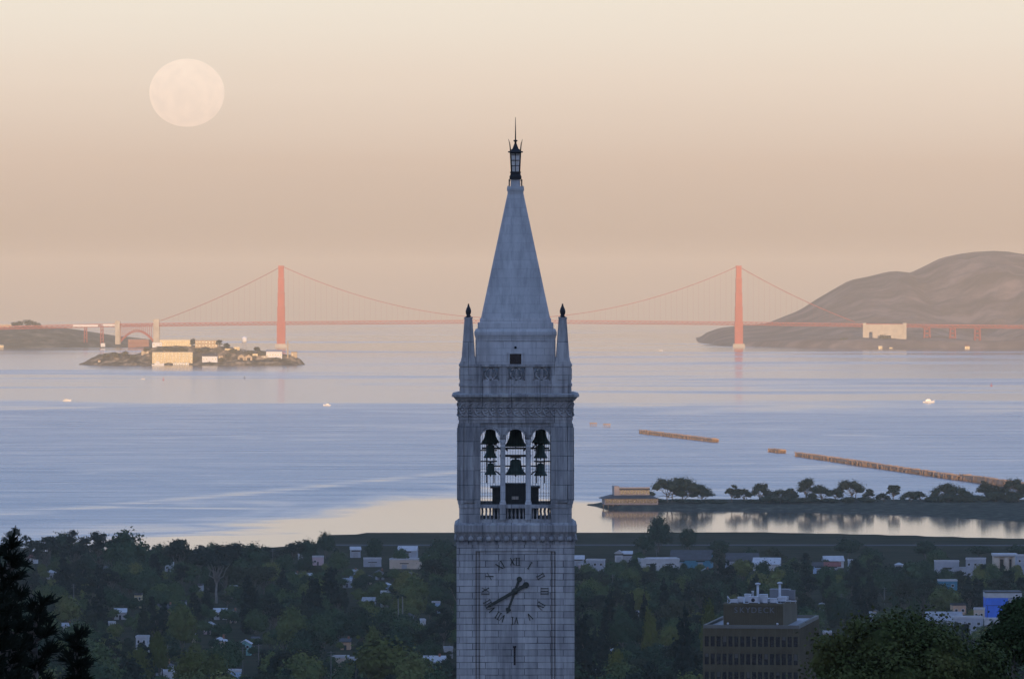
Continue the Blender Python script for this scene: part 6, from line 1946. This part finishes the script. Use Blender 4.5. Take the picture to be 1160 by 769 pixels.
# ------------------------------------------------------------------ utility poles
POLES = [(83.5, 676, 30, 'utility pole'), (35, 652, 14, ''), (309, 634, 26, ''), (375, 757, 40, ''), (228, 756, 22, ''), (190, 742, 24, ''), (275, 744, 24, ''), (293, 740, 22, ''), (694, 657, 14, ''), (1002, 672, 14, ''), (402, 630, 12, ''), (428, 630, 10, ''), (502, 627, 12, ''), (744, 626, 8, ''), (953, 681, 18, '')]
PL = ['tall pole between the shadowy pines and buff yellow house', 'pole above the shadowy pine tip', 'pole rising before the round shoreline trees', 'pole by the plain tan box', 'pole carrying a lamp before the long white hall', 'pole by the olive trees and dark hipped roof',
      'pole with cross arms near the pale blue house', 'pole with cross arms under the turquoise house', 'slim pole near the tower in the town trees, restaurant side', 'slim pole near the buff yellow gable', 'slim pole by the pale steel shed on the marsh', 'slim pole before the low pale warehouse', 'slim pole by the tower on the marsh side', 'slim pole on the bright white warehouse', 'pole beside the office block and pink block']
for (px, pym, hp, _), lab in zip(POLES, PL):
    if lab in DROP: continue
    d = land_d(px, pym + hp / 2, 2.5)
    k = d / F
    x = (px - 580) * k
    hh = hp * k + 2.5
    T = thing('utility_pole', (x, d, land_z(x, d)), lab, 'utility pole', 'utility poles in the town')
    MB().tube([(0, 0, -1), (0, 0, hh)], [0.2, 0.14], 6).build('post', M['pole'], T)
    for z in (hh - 0.5, hh - 1.5):
        MB().box(-1.2, 1.2, -0.08, 0.08, z - 0.09, z + 0.09).build('cross_arm', M['pole'], T)
    HREC.append((px, pym, 3, d))

# ------------------------------------------------------------------ the town's trees: every one an object of its own
NOM = {'broadleaf': (12.0, 11.5), 'conifer': (20.0, 8.5), 'column': (16.0, 7.0), 'gum': (22.0, 15.0), 'cypress': (13.0, 13.5)}
LEAFM = {'broadleaf': 'leaf', 'conifer': 'needle', 'column': 'needle', 'gum': 'gum', 'cypress': 'cypress'}
NVAR = {'broadleaf': 5, 'conifer': 3, 'column': 3, 'gum': 4, 'cypress': 3}
TMESH = {}
for k_ in NOM:
    for v_ in range(NVAR[k_]):
        a_, b_ = tree_parts(k_, *NOM[k_], 500 + 17 * v_ + len(k_), leaf=0.62 if k_ in ('broadleaf', 'cypress') else 0.55, n=2600)
        na = len(a_.f)
        a_.add(b_.v, b_.f, 1)
        a_.s = [True] * na + [False] * len(b_.f)
        TMESH[k_, v_] = plain_mesh(a_, k_ + '_tree', [M['bark'], M[LEAFM[k_]]])
        if k_ == 'broadleaf':
            me = TMESH[k_, v_].copy(); me.materials[1] = M['leaf_bright']; TMESH['bright', v_] = me

# special trees the photo singles out: px, top py, width px, distance, kind, tone, label
SPECIAL = [
    (13, 591, 28, 3700, 'gum', 0.1, 'tall open crowned tree on the skyline above the shadowy pine tip'),
    (52, 602, 38, 3750, 'gum', 0.15, 'rounded skyline tree next along from the tall open crowned one'),
    (86, 599, 40, 3700, 'gum', 0.1, 'first of two broad domed skyline trees that touch'),
    (112, 600, 40, 3720, 'gum', 0.12, 'second of two broad domed skyline trees that touch'),
    (144, 603, 52, 3600, 'broadleaf', 0.2, 'massive rounded skyline tree sloping down to the pale tall narrow block'),
    (203, 611, 44, 3650, 'cypress', 0.1, 'ragged skyline tree between the pale tall narrow block and the big eucalyptus'),
    (31, 605, 34, 3690, 'gum', 0.12, 'leafy skyline tree between the tall open crowned one and the rounded one'),
    (70, 605, 34, 3760, 'broadleaf', 0.1, 'low skyline tree filling the gap before the two touching domes'),
    (129, 605, 36, 3640, 'gum', 0.1, 'skyline tree joining the touching domes to the massive rounded one'),
    (182, 617, 32, 3800, 'broadleaf', 0.1, 'low skyline tree right behind the pale tall narrow block'),
    (226, 616, 36, 3720, 'gum', 0.1, 'skyline tree leaning on the big pale limbed eucalyptus'),
    (264, 613, 38, 3640, 'gum', 0.08, 'tall skyline tree on the tower side of the big eucalyptus'),
    (309, 616, 34, 3820, 'gum', 0.12, 'skyline tree following the wide low one'),
    (349, 612, 26, 3950, 'broadleaf', 0.1, 'dark shoreline tree right before the knoll tree'),
    (286, 617, 44, 3700, 'broadleaf', 0.15, 'wide low skyline tree past the big pale limbed eucalyptus'),
    (332, 613, 34, 3900, 'cypress', 0.1, 'flat shoreline tree before the dark knoll tree'),
    (369, 604, 22, 4050, 'broadleaf', 0.1, 'dark knoll shaped tree at the start of the marsh bank'),
    (424, 610, 22, 3950, 'broadleaf', 0.1, 'dark tree on the marsh between the two pale steel sheds'),
    (500, 612, 36, 3900, 'broadleaf', 0.1, 'dark broad tree on the marsh against the tower shaft'),
    (747, 586, 29, 4130, 'broadleaf', 0.05, 'tall domed shore tree with light showing through, below the restaurant'),
    (779, 599, 22, 4120, 'broadleaf', 0.05, 'dark rounded shore tree next to the tall domed one'),
    (730, 607, 26, 4100, 'broadleaf', 0.1, 'dark shore tree on the tower side of the tall domed one'),
    (815, 612, 26, 4080, 'broadleaf', 0.1, 'low dark shore tree past the dark rounded one'),
    (961, 611, 34, 4050, 'broadleaf', 0.05, 'dark broad shore tree above the white warehouse'),
    (1049, 613, 30, 4050, 'broadleaf', 0.05, 'dark domed shore tree above the broad steel block'),
    (1110, 618, 30, 4070, 'broadleaf', 0.1, 'dark shore tree behind the silo building'),
    (1152, 617, 26, 4050, 'broadleaf', 0.1, 'dark shore tree at the frame edge behind the silo building'),
    (913, 626, 12, 3950, 'column', 0.1, 'slim dark column tree beside the red roofed shed'),
    (375, 646, 24, 3150, 'column', 0.1, 'tall dark column tree standing out in the middle of the town'),
    (355, 655, 22, 3000, 'column', 0.15, 'shorter dark column tree beside the tallest column tree'),
    (281, 655, 20, 3000, 'column', 0.1, 'dark column tree past the big pale limbed eucalyptus'),
    (112, 652, 24, 2950, 'conifer', 0.1, 'dark pointed tree in the trees behind the shadowy pines'),
    (72, 623, 26, 3400, 'conifer', 0.1, 'dark pointed tree under the first domed skyline tree'),
    (752, 651, 22, 3000, 'conifer', 0.1, 'dark pointed tree between tower and office block, highest of its clump'),
    (716, 668, 20, 2800, 'conifer', 0.1, 'first of three dark pointed trees in line towards the office block'),
    (730, 668, 16, 2820, 'conifer', 0.1, 'second of three dark pointed trees in line towards the office block'),
    (691, 664, 26, 2700, 'conifer', 0.1, 'dark pointed tree nearest the tower shaft, restaurant side'),
    (775, 681, 42, 2100, 'conifer', 0.15, 'large dark conifer standing right beside the office block'),
    (660, 690, 40, 2200, 'conifer', 0.1, 'large dark conifer touching the tower shaft'),
    (865, 636, 26, 3500, 'broadleaf', 0.1, 'dark round tree behind the office roof plant'),
    (826, 633, 26, 3500, 'conifer', 0.1, 'dark tree rising behind the corner of the office penthouse'),
    (436, 726, 88, 2150, 'bright', 0.15, 'big olive green spreading tree beside the long white roofed house'),
    (472, 741, 60, 2120, 'broadleaf', 0.8, 'olive tree in front of the big spreading one'),
    (345, 742, 50, 2150, 'broadleaf', 0.85, 'olive green tree beside the plain tan box'),
    (157, 735, 34, 2280, 'bright', 0.1, 'round yellow green tree in front of the white modern house'),
    (215, 738, 46, 2200, 'bright', 0.3, 'bright yellow green tree before the cream bungalow'),
    (245, 742, 40, 2180, 'bright', 0.0, 'olive green tree on the pole side of the cream bungalow'),
    (180, 717, 26, 2380, 'bright', 0.0, 'small yellow green tree above the grey hip roofed house'),
    (736, 694, 20, 2500, 'bright', 0.5, 'upright yellow green tree between tower and office block'),
    (698, 737, 26, 2150, 'bright', 0.8, 'yellow tree low down by the tower on the office side'),
    (803, 686, 24, 2350, 'bright', 0.1, 'green tree glimpsed beside the office penthouse'),
    (2, 683, 24, 2500, 'bright', 0.1, 'olive tree at the frame edge behind the shadowy pine'),
    (424, 711, 26, 2400, 'broadleaf', 0.75, 'olive rounded tree above the big spreading one'),
    (70, 728, 30, 2300, 'bright', 0.0, 'olive tree seen between the shadowy pines'),
    (110, 732, 60, 2180, 'broadleaf', 0.6, 'large bushy green tree directly beyond the shadowy pines'),
    (330, 690, 40, 2650, 'broadleaf', 0.7, 'olive broad tree past the turquoise house'),
    (206, 686, 40, 2650, 'broadleaf', 0.75, 'olive broad tree above the pink gabled house'),
]
rt = random.Random(11)
FILL = []
py = 613.0
while py < 915:
    d0 = land_d(580, py, 0.0)
    px = -25.0 + rt.uniform(0, 14)
    while px < 1188:
        u = rt.random()
        kind = 'broadleaf' if u < 0.54 else 'gum' if u < 0.70 else 'column' if u < 0.80 else 'conifer' if u < 0.92 else 'cypress'
        d = d0 * (1 + rt.uniform(-0.018, 0.018))
        sc = rt.uniform(0.85, 1.38) * (1.0 if kind in ('broadleaf', 'cypress') else 0.8)
        sx = rt.uniform(0.88, 1.2)
        w = NOM[kind][1] * sc * sx * F / d
        FILL.append((px, d, kind, rt.randrange(NVAR[kind]), sc, sx, rt.uniform(0, 6.28), rt.random() ** 1.5))
        px += w * rt.uniform(0.52, 0.80)
    py += 7.0 + max(0, py - 640) * 0.03
def blocks_house(px, top, w, d):
    for hx, hy, hw, hd in HREC:
        if d < hd + 12 and abs(px - hx) < (w * 0.42 + hw * 0.42) and top < hy - (3.2 if hd < 3700 else 1.5):
            return True
    return False
ZONES = [(105, 'behind shadowy pines'), (330, 'around pale limbed eucalyptus'), (516, 'on tower moon side'), (660, 'hidden by tower'), (800, 'between tower and office'), (945, 'behind office block'), (2000, 'around blue warehouse')]
TENS = {20: 'twent', 30: 'thirt', 40: 'fort', 50: 'fift', 60: 'sixt', 70: 'sevent'}
ORD = 'first second third fourth fifth sixth seventh eighth ninth tenth eleventh twelfth thirteenth fourteenth fifteenth sixteenth seventeenth eighteenth nineteenth'.split()
for t_, w_ in TENS.items():
    ORD.append(w_ + 'ieth')
    ORD += [w_ + 'y-' + u_ for u_ in 'first second third fourth fifth sixth seventh eighth ninth'.split()]
KWORD = {'broadleaf': 'rounded tree', 'conifer': 'pointed conifer', 'column': 'column tree', 'gum': 'open crowned tree', 'cypress': 'spreading tree', 'bright': 'yellow green tree'}
def tone_word(t): return 'dark' if t < 0.22 else 'green' if t < 0.6 else 'olive'
def put_tree(px, d, kind, var, sc, sx, rz, tone, label, group, top=None):
    x = (px - 580) / F * d
    z = land_z(x, d)
    me = TMESH[kind, var]
    nm = {'broadleaf': 'broadleaf_tree', 'bright': 'broadleaf_tree', 'conifer': 'conifer_tree', 'column': 'columnar_tree', 'gum': 'eucalyptus_tree', 'cypress': 'spreading_tree'}[kind]
    o = bpy.data.objects.new(nm, me); COL.objects.link(o)
    o.location = (x, d, z - 0.2)
    o.rotation_euler = (0, 0, rz)
    o.scale = (sc * sx, sc * sx, sc)
    o.color = (tone, tone, tone, 1)
    return tag(o, label, 'tree', group)
SREC = []
for i, (px, top, w, d, kind, tone, lab) in enumerate(SPECIAL):
    kk = 'broadleaf' if kind == 'bright' else kind
    x = (px - 580) / F * d
    h = H - (top - 312) / F * d - land_z(x, d)
    sc = h / NOM[kk][0]
    sx = (w / F * d) / NOM[kk][1] / sc
    put_tree(px, d, kind, i % NVAR[kk], sc, sx, i * 1.3, tone, lab, 'trees of the town')
    SREC.append((px, top, w, d))
# the big eucalyptus with pale limbs
def big_gum():
    d = 3350.0
    x = (245 - 580) / F * d
    z = land_z(x, d)
    h = H - (614 - 312) / F * d - z
    tree_thing('eucalyptus_tree', (x, d, z), 'gum', h, 66 / F * d, 77, 'big dark eucalyptus with pale forking trunk showing under its crown', group='trees of the town', lm='gum', bark='pale_bark', leaf=0.7, n=3400, tone=0.1, low=True)
    HREC.append((245, 655, 26, d)); HREC.append((245, 640, 26, d))
big_gum()
# twin palms
for q, (px, top, hm) in enumerate(((451, 672, 17), (456, 671, 18))):
    d = land_d(px, top, hm)
    x = (px - 580) / F * d
    T = thing('palm_tree', (x, d, land_z(x, d)), ('thin palm nearer the moon side of a close pair', 'thin palm nearer the tower in a close pair')[q], 'palm', 'twin palms in the town')
    MB().tube([(0, 0, -1), (0.1, 0, hm * 0.5), (0, 0.1, hm - 1.5)], [0.28, 0.22, 0.2], 6).build('trunk', M['pale_bark'], T)
    b = MB()
    rg = random.Random(q)
    for i in range(18):
        a = i * 2.399; el = rg.uniform(-0.5, 0.9)
        c, s = math.cos(a), math.sin(a)
        p = [(0, 0, hm - 1.5), (c * 1.2 * math.cos(el), s * 1.2 * math.cos(el), hm - 1.5 + 1.2 * math.sin(el)), (c * 2.2, s * 2.2, hm - 1.5 + 1.6 * math.sin(el) - 0.7)]
        w = 0.28
        b.add([(p[0][0] - s * w, p[0][1] + c * w, p[0][2]), (p[0][0] + s * w, p[0][1] - c * w, p[0][2]), (p[1][0] + s * w * 1.4, p[1][1] - c * w * 1.4, p[1][2]), (p[1][0] - s * w * 1.4, p[1][1] + c * w * 1.4, p[1][2]), (*p[2],)], [(0, 1, 2, 3), (3, 2, 4)])
    o = b.build('crown', M['needle'], T); o.color = (0.3, 0.3, 0.3, 1)
    HREC.append((px, 690, 4, d))

KEEP = set([360,366,371,384,385,387,393,396,425,426,432,436,442,443,444,469,471,472,485,495,502,503,504,511,515,518,520,521,523,524,527,530,532,545,548,553,554,557,559,563,566,573,576,577,581,582,583,585,586,588,592,601,610,613,615,620,624,627,628,629,630,631,632,634,639,640,648,649,650,653,654,658,662,663,664,668,673,674,683,684,685,686,687,688,691,695,699,700,701,702,703,706,708,709,714,716,718,719,720,721,722,723,724,725,727,728,729,730,731,732,733,734,735,740,741,742,743,744,745,754,757,758,759,760,761,763,764,765,767,768,769,770,771,772,773,774,775,777,778,779,780,785,786,789,790,791,792,793,794,795,797,798,799,800,801,802,805,806,807,810,819,821,822,823,824,826,827,828,829,831,832,833,834,835,836,842,844,845,849,850,851,853,854,855,856,857,858,860,862,863,864,866,867,871,872,873,874,881,882,884,885,886,888,889,892,893,896,897,898,899,900,901,902,903,906,910,914,918,921,922,925,926,927,928,929,931,933,934,936,942,943,944,945,948,949,950,952,953,954,955,956,957,958,960,961,964,965,966,967,968,969,975,976,977,978,981,985,988,989,990,993,994,997,998,1005,1006,1007,1008,1009,1010,1011,1012,1016,1017,1019,1020,1023,1026,1036,1037,1039,1044,1045,1046,1047,1049,1050,1051,1052,1053,1057,1063,1064,1065,1068,1069,1070,1072,1075,1076,1079,1080,1082,1083,1095,1097,1099,1100,1101,1102,1105,1107,1109,1111,1112,1113,1114,1117,1126,1127,1128,1130,1131,1132,1138,1140,1143,1147,1157,1160,1162,1166,1168,1170,1171,1172,1173,1174,1175,1181,1182,1183,1184,1185,1186,1187,1188,1192,1195,1202,1209,1211,1212,1213,1215,1218,1222,1225,1226,1227,1229,1233,1234,1236,1238,1239,1248,1249,1251,1252,1253,1254,1262,1265,1266,1270,1273,1274,1275,1276,1277,1281,1286,1293,1294,1300,1308,1310,1311,1312,1316,1317,1319,1321,1322,1325,1327,1333,1335,1338,1344,1357,1358,1359,1360,1362,1369,1370,1375,1383,1385,1386,1387,1388,1405,1406,1409,1410,1415,1416,1418,1419,1421,1423,1428,1432,1433,1440,1441,1456,1457,1459,1460,1463,1464,1465,1467,1477,1478,1479,1480,1484,1490,1491,1492,1496,1499,1501,1504,1507,1508,1510,1519,1525,1532,1537,1541,1542,1545,1554,1556,1592,1597,1626])
MASS = set([340,353,368,419,420,427,434,435,439,461,470,475,480,481,506,507,508,512,531,540,541,542,546,549,550,551,552,562,572,574,579,580,597,599,600,609,612,616,643,645,647,651,659,661,669,670,692,693,697,704,705,707,715,736,762,776,784,787,796,803,808,811,820,825,838,839,843,846,875,880,887,890,891,904,905,907,912,932,941,946,951,962,963,970,983,995,1004,1013,1025,1033,1034,1048,1056,1071,1084,1087,1094,1096,1103,1110,1125,1129,1133,1145,1146,1154,1156,1161,1167,1180,1196,1197,1207,1208,1210,1224,1237,1259,1260,1264,1269,1282,1283,1299,1301,1309,1361,1366,1374,1394,1401,1403,1407,1408,1411,1434,1435,1439,1448,1453,1461,1470,1497,1503,1506,1511,1517,1524,1531,1539,1544,1563,1570,1580,1591])
#KEEPLINE
recs = []
mass = []
for i, (px, d, kind, var, sc, sx, rz, tone) in enumerate(FILL):
    h = NOM[kind][0] * sc
    x = (px - 580) / F * d
    top = 312 + (H - land_z(x, d) - h) * F / d
    w = NOM[kind][1] * sc * sx * F / d
    if (px > 345 and (d > 4120 or top < 620)) or (px <= 345 and (d > interp(x, SHORE) - 40 or top < 613 + 8 * ((i * 37) % 10) / 10)):
        continue
    if 797 < px < 931 and d < 1500:
        continue
    if blocks_house(px, top, w, d):
        sc2 = sc * 0.5
        h2 = NOM[kind][0] * sc2
        top2 = 312 + (H - land_z(x, d) - h2) * F / d
        if kind in ('conifer', 'column', 'gum') or blocks_house(px, top2, w * 0.6, d):
            continue
        sc, top, w = sc2, top2, w * 0.5
    if any(d < sd - 20 and abs(px - sp) < (w + sw) * 0.42 and top < st + sw * 0.3 for sp, st, sw, sd in SREC):
        continue
    if KEEP is not None and i not in KEEP:
        if 505 < px < 665 or i in MASS: mass.append((i, px, d, kind, var, sc, sx, rz, tone))
        continue
    recs.append((i, px, d, kind, var, sc, sx, rz, tone, top))
cells = {}
for r in recs:
    z = next(w for lim, w in ZONES if r[1] < lim)
    row = 'near the shore' if r[9] < 655 else 'mid town' if r[9] < 705 else 'low down'
    cells.setdefault((z, row, r[3], tone_word(r[8])), []).append(r)
for (z, row, kind, tw), rs in cells.items():
    rs.sort(key=lambda r: r[1])
    for j, (i, px, d, kd, var, sc, sx, rz, tone, top) in enumerate(rs):
        lead = (ORD[j] + ' ' if len(rs) > 1 else 'single ')
        lab = f"{lead}{tw} {KWORD[kind]} {'counting from moon side, ' if len(rs) > 1 else ''}{row} {z}"
        o = put_tree(px, d, kd, var, sc, sx, rz, tone, lab, 'trees of the town')
        o['fill'] = i
if mass:
    V, Fc, mi = [], [], []
    for i, px, d, kind, var, sc, sx, rz, tone in mass:
        me = TMESH[kind, var]
        n0 = len(me.vertices); co = np.empty(n0 * 3); me.vertices.foreach_get('co', co); co = co.reshape(-1, 3)
        c, s = math.cos(rz), math.sin(rz)
        x = (px - 580) / F * d
        co = np.stack([(co[:, 0] * c - co[:, 1] * s) * sc * sx + x, (co[:, 0] * s + co[:, 1] * c) * sc * sx + d, co[:, 2] * sc + land_z(x, d)], axis=1)
        b0 = len(V)
        V.extend(co.tolist())
        for p in me.polygons:
            Fc.append(tuple(b0 + v for v in p.vertices)); mi.append(p.material_index)
    me = bpy.data.meshes.new('tree_cover')
    me.from_pydata(V, [], Fc); me.materials.append(M['bark']); me.materials.append(M['leaf']); me.polygons.foreach_set('material_index', mi); me.update()
    o = bpy.data.objects.new('tree_cover', me); COL.objects.link(o); o.color = (0.2, 0.2, 0.2, 1)
    tag(o, 'mass of dark town trees largely hidden behind the clock tower shaft', 'tree cover', kind='stuff')

# ------------------------------------------------------------------ trees close to the camera
def near_tree(px, top, w, d, seed, label, kind='broadleaf', leaf=0.15, n=70000, tone=0.55, lm='leaf'):
    x = (px - 580) / F * d
    z = land_z(x, d)
    h = H - (top - 312) / F * d - z
    rng = np.random.default_rng(seed)
    r = w / F * d / 2
    tr = MB()
    lobes = []
    for i in range(20):
        a = rng.uniform(0, 6.28); q = r * math.sqrt(rng.uniform(0, 1)) * 0.78
        s = r * rng.uniform(0.20, 0.34)
        zz = h - s - (q / r) ** 2 * r * 0.75 - rng.uniform(0, 0.35) * r
        lobes.append((q * math.cos(a), q * math.sin(a), zz, s, s, s * 0.85))
    lobes.append((0, 0, h - r * 1.05, r * 0.62, r * 0.62, r * 0.5))
    top_ = max(l[2] + l[5] for l in lobes)
    lobes = [(a, b, c + h - top_, e, f, g) for a, b, c, e, f, g in lobes]
    V, Fs = crown_arrays(lobes, n, leaf, rng, clump=0.30, up=0.3, core=0.66, nclump=26)
    cr_ = MB(); cr_.v, cr_.f = [tuple(p) for p in V], Fs; cr_.m = [0] * len(Fs); cr_.s = [False] * len(Fs)
    tr.tube(limb_points((0, 0, -1), (0, 0, h * 0.6), rng, 4, 0.02), [0.6, 0.5, 0.42, 0.36, 0.25], 9)
    for l in lobes[:10]:
        tr.tube(limb_points((0, 0, h * rng.uniform(0.35, 0.55)), l[:3], rng, 4, 0.05), [0.26, 0.2, 0.15, 0.1, 0.04], 6)
    return tree_thing('broadleaf_tree', (x, d, z), kind, h, w, seed, label, group='trees near the camera', meshes=(plain_mesh(tr, 'trunk', M['bark']), plain_mesh(cr_, 'crown', M[lm])), tone=tone)
M['leaf_near'] = foliage('near_foliage', [(0.0, (0.028, 0.046, 0.016)), (0.5, (0.055, 0.070, 0.022)), (1.0, (0.15, 0.11, 0.03))], scale=0.3)
near_tree(1012, 698, 306, 300, 900, 'large near tree with reddish olive crown in front of the long sawtooth roof', lm='leaf_near')
near_tree(1172, 680, 110, 330, 901, 'dark near tree cut by the frame edge in front of the blue warehouse', tone=0.1, lm='leaf_near')

def near_pine(px, top, spread, d, seed, label):
    x = (px - 580) / F * d
    z = land_z(x, d)
    h = H - (top - 312) / F * d - z
    rng = np.random.default_rng(seed)
    R = spread / F * d
    tr = MB(); V, Fs = [], []
    tr.tube([(0, 0, -1), (0, 0, h * 0.5), (0, 0, h - 0.2)], [0.22, 0.16, 0.03], 8)
    nb = 62
    for i in range(nb):
        t = i / (nb - 1)
        zb = h - 0.2 - t * 7.0
        if zb < 1: break
        L = R * min(1.0, 0.16 + 1.5 * t) * rng.uniform(0.65, 1.1)
        a = i * 2.399 + rng.uniform(-.4, .4)
        c, s = math.cos(a), math.sin(a)
        pts = [Vector((c * L * q, s * L * q, zb - 0.10 * L * q + 0.42 * L * q * q)) for q in (0, 0.33, 0.66, 1.0)]
        tr.tube(pts, [0.05, 0.04, 0.025, 0.01], 5)
        ntw = int(10 + 17 * L)
        for j in range(ntw):
            q = rng.uniform(0.25, 1.0)
            p = pts[0].lerp(pts[3], q); p.z = zb - 0.10 * L * q + 0.42 * L * q * q
            dirv = Vector((c * 0.6 + rng.normal() * 0.55, s * 0.6 + rng.normal() * 0.55, 0.75 + rng.normal() * 0.25)).normalized()
            ln = rng.uniform(0.14, 0.30)
            for q2 in range(13):
                nd = (dirv + Vector(rng.normal(size=3).tolist()) * 0.42).normalized()
                sdv = nd.orthogonal().normalized() * rng.uniform(0.014, 0.026)
                o = p + dirv * ln * rng.uniform(0, 0.85)
                b0 = len(V)
                tip = o + nd * ln * rng.uniform(0.45, 0.8)
                V += [tuple(o - sdv), tuple(o + sdv), tuple(tip + sdv * 0.4), tuple(tip - sdv * 0.4)]
                Fs.append((b0, b0 + 1, b0 + 2, b0 + 3))
    cr_ = MB(); cr_.v, cr_.f = V, Fs; cr_.m = [0] * len(Fs); cr_.s = [False] * len(Fs)
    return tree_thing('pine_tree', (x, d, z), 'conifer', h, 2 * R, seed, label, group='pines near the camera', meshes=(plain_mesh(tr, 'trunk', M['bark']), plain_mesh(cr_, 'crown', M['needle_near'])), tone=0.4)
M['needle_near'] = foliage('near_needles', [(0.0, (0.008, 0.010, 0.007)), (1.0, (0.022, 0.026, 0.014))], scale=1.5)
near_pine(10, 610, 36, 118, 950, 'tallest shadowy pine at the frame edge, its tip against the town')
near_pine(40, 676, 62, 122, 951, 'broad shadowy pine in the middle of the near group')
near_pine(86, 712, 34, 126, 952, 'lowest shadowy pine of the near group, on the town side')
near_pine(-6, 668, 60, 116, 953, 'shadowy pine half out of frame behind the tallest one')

# ------------------------------------------------------------------ the morning air
hz = MB().box(-16500, 16500, -2600, 62500, -275, 330)
hm, ht, hb_ = new_mat('morning_haze')
ht.nodes.remove(hb_)
pv = ht.nodes.new('ShaderNodeVolumePrincipled')
pv.inputs['Color'].default_value = (*HAZE_COLOR, 1)
pv.inputs['Density'].default_value = HAZE_DENSITY
pv.inputs['Anisotropy'].default_value = HAZE_G
ht.links.new(pv.outputs[0], ht.nodes.get('Material Output').inputs['Volume'])
if HAZE_DENSITY > 0:
    tag(hz.build('haze', hm), kind='stuff')
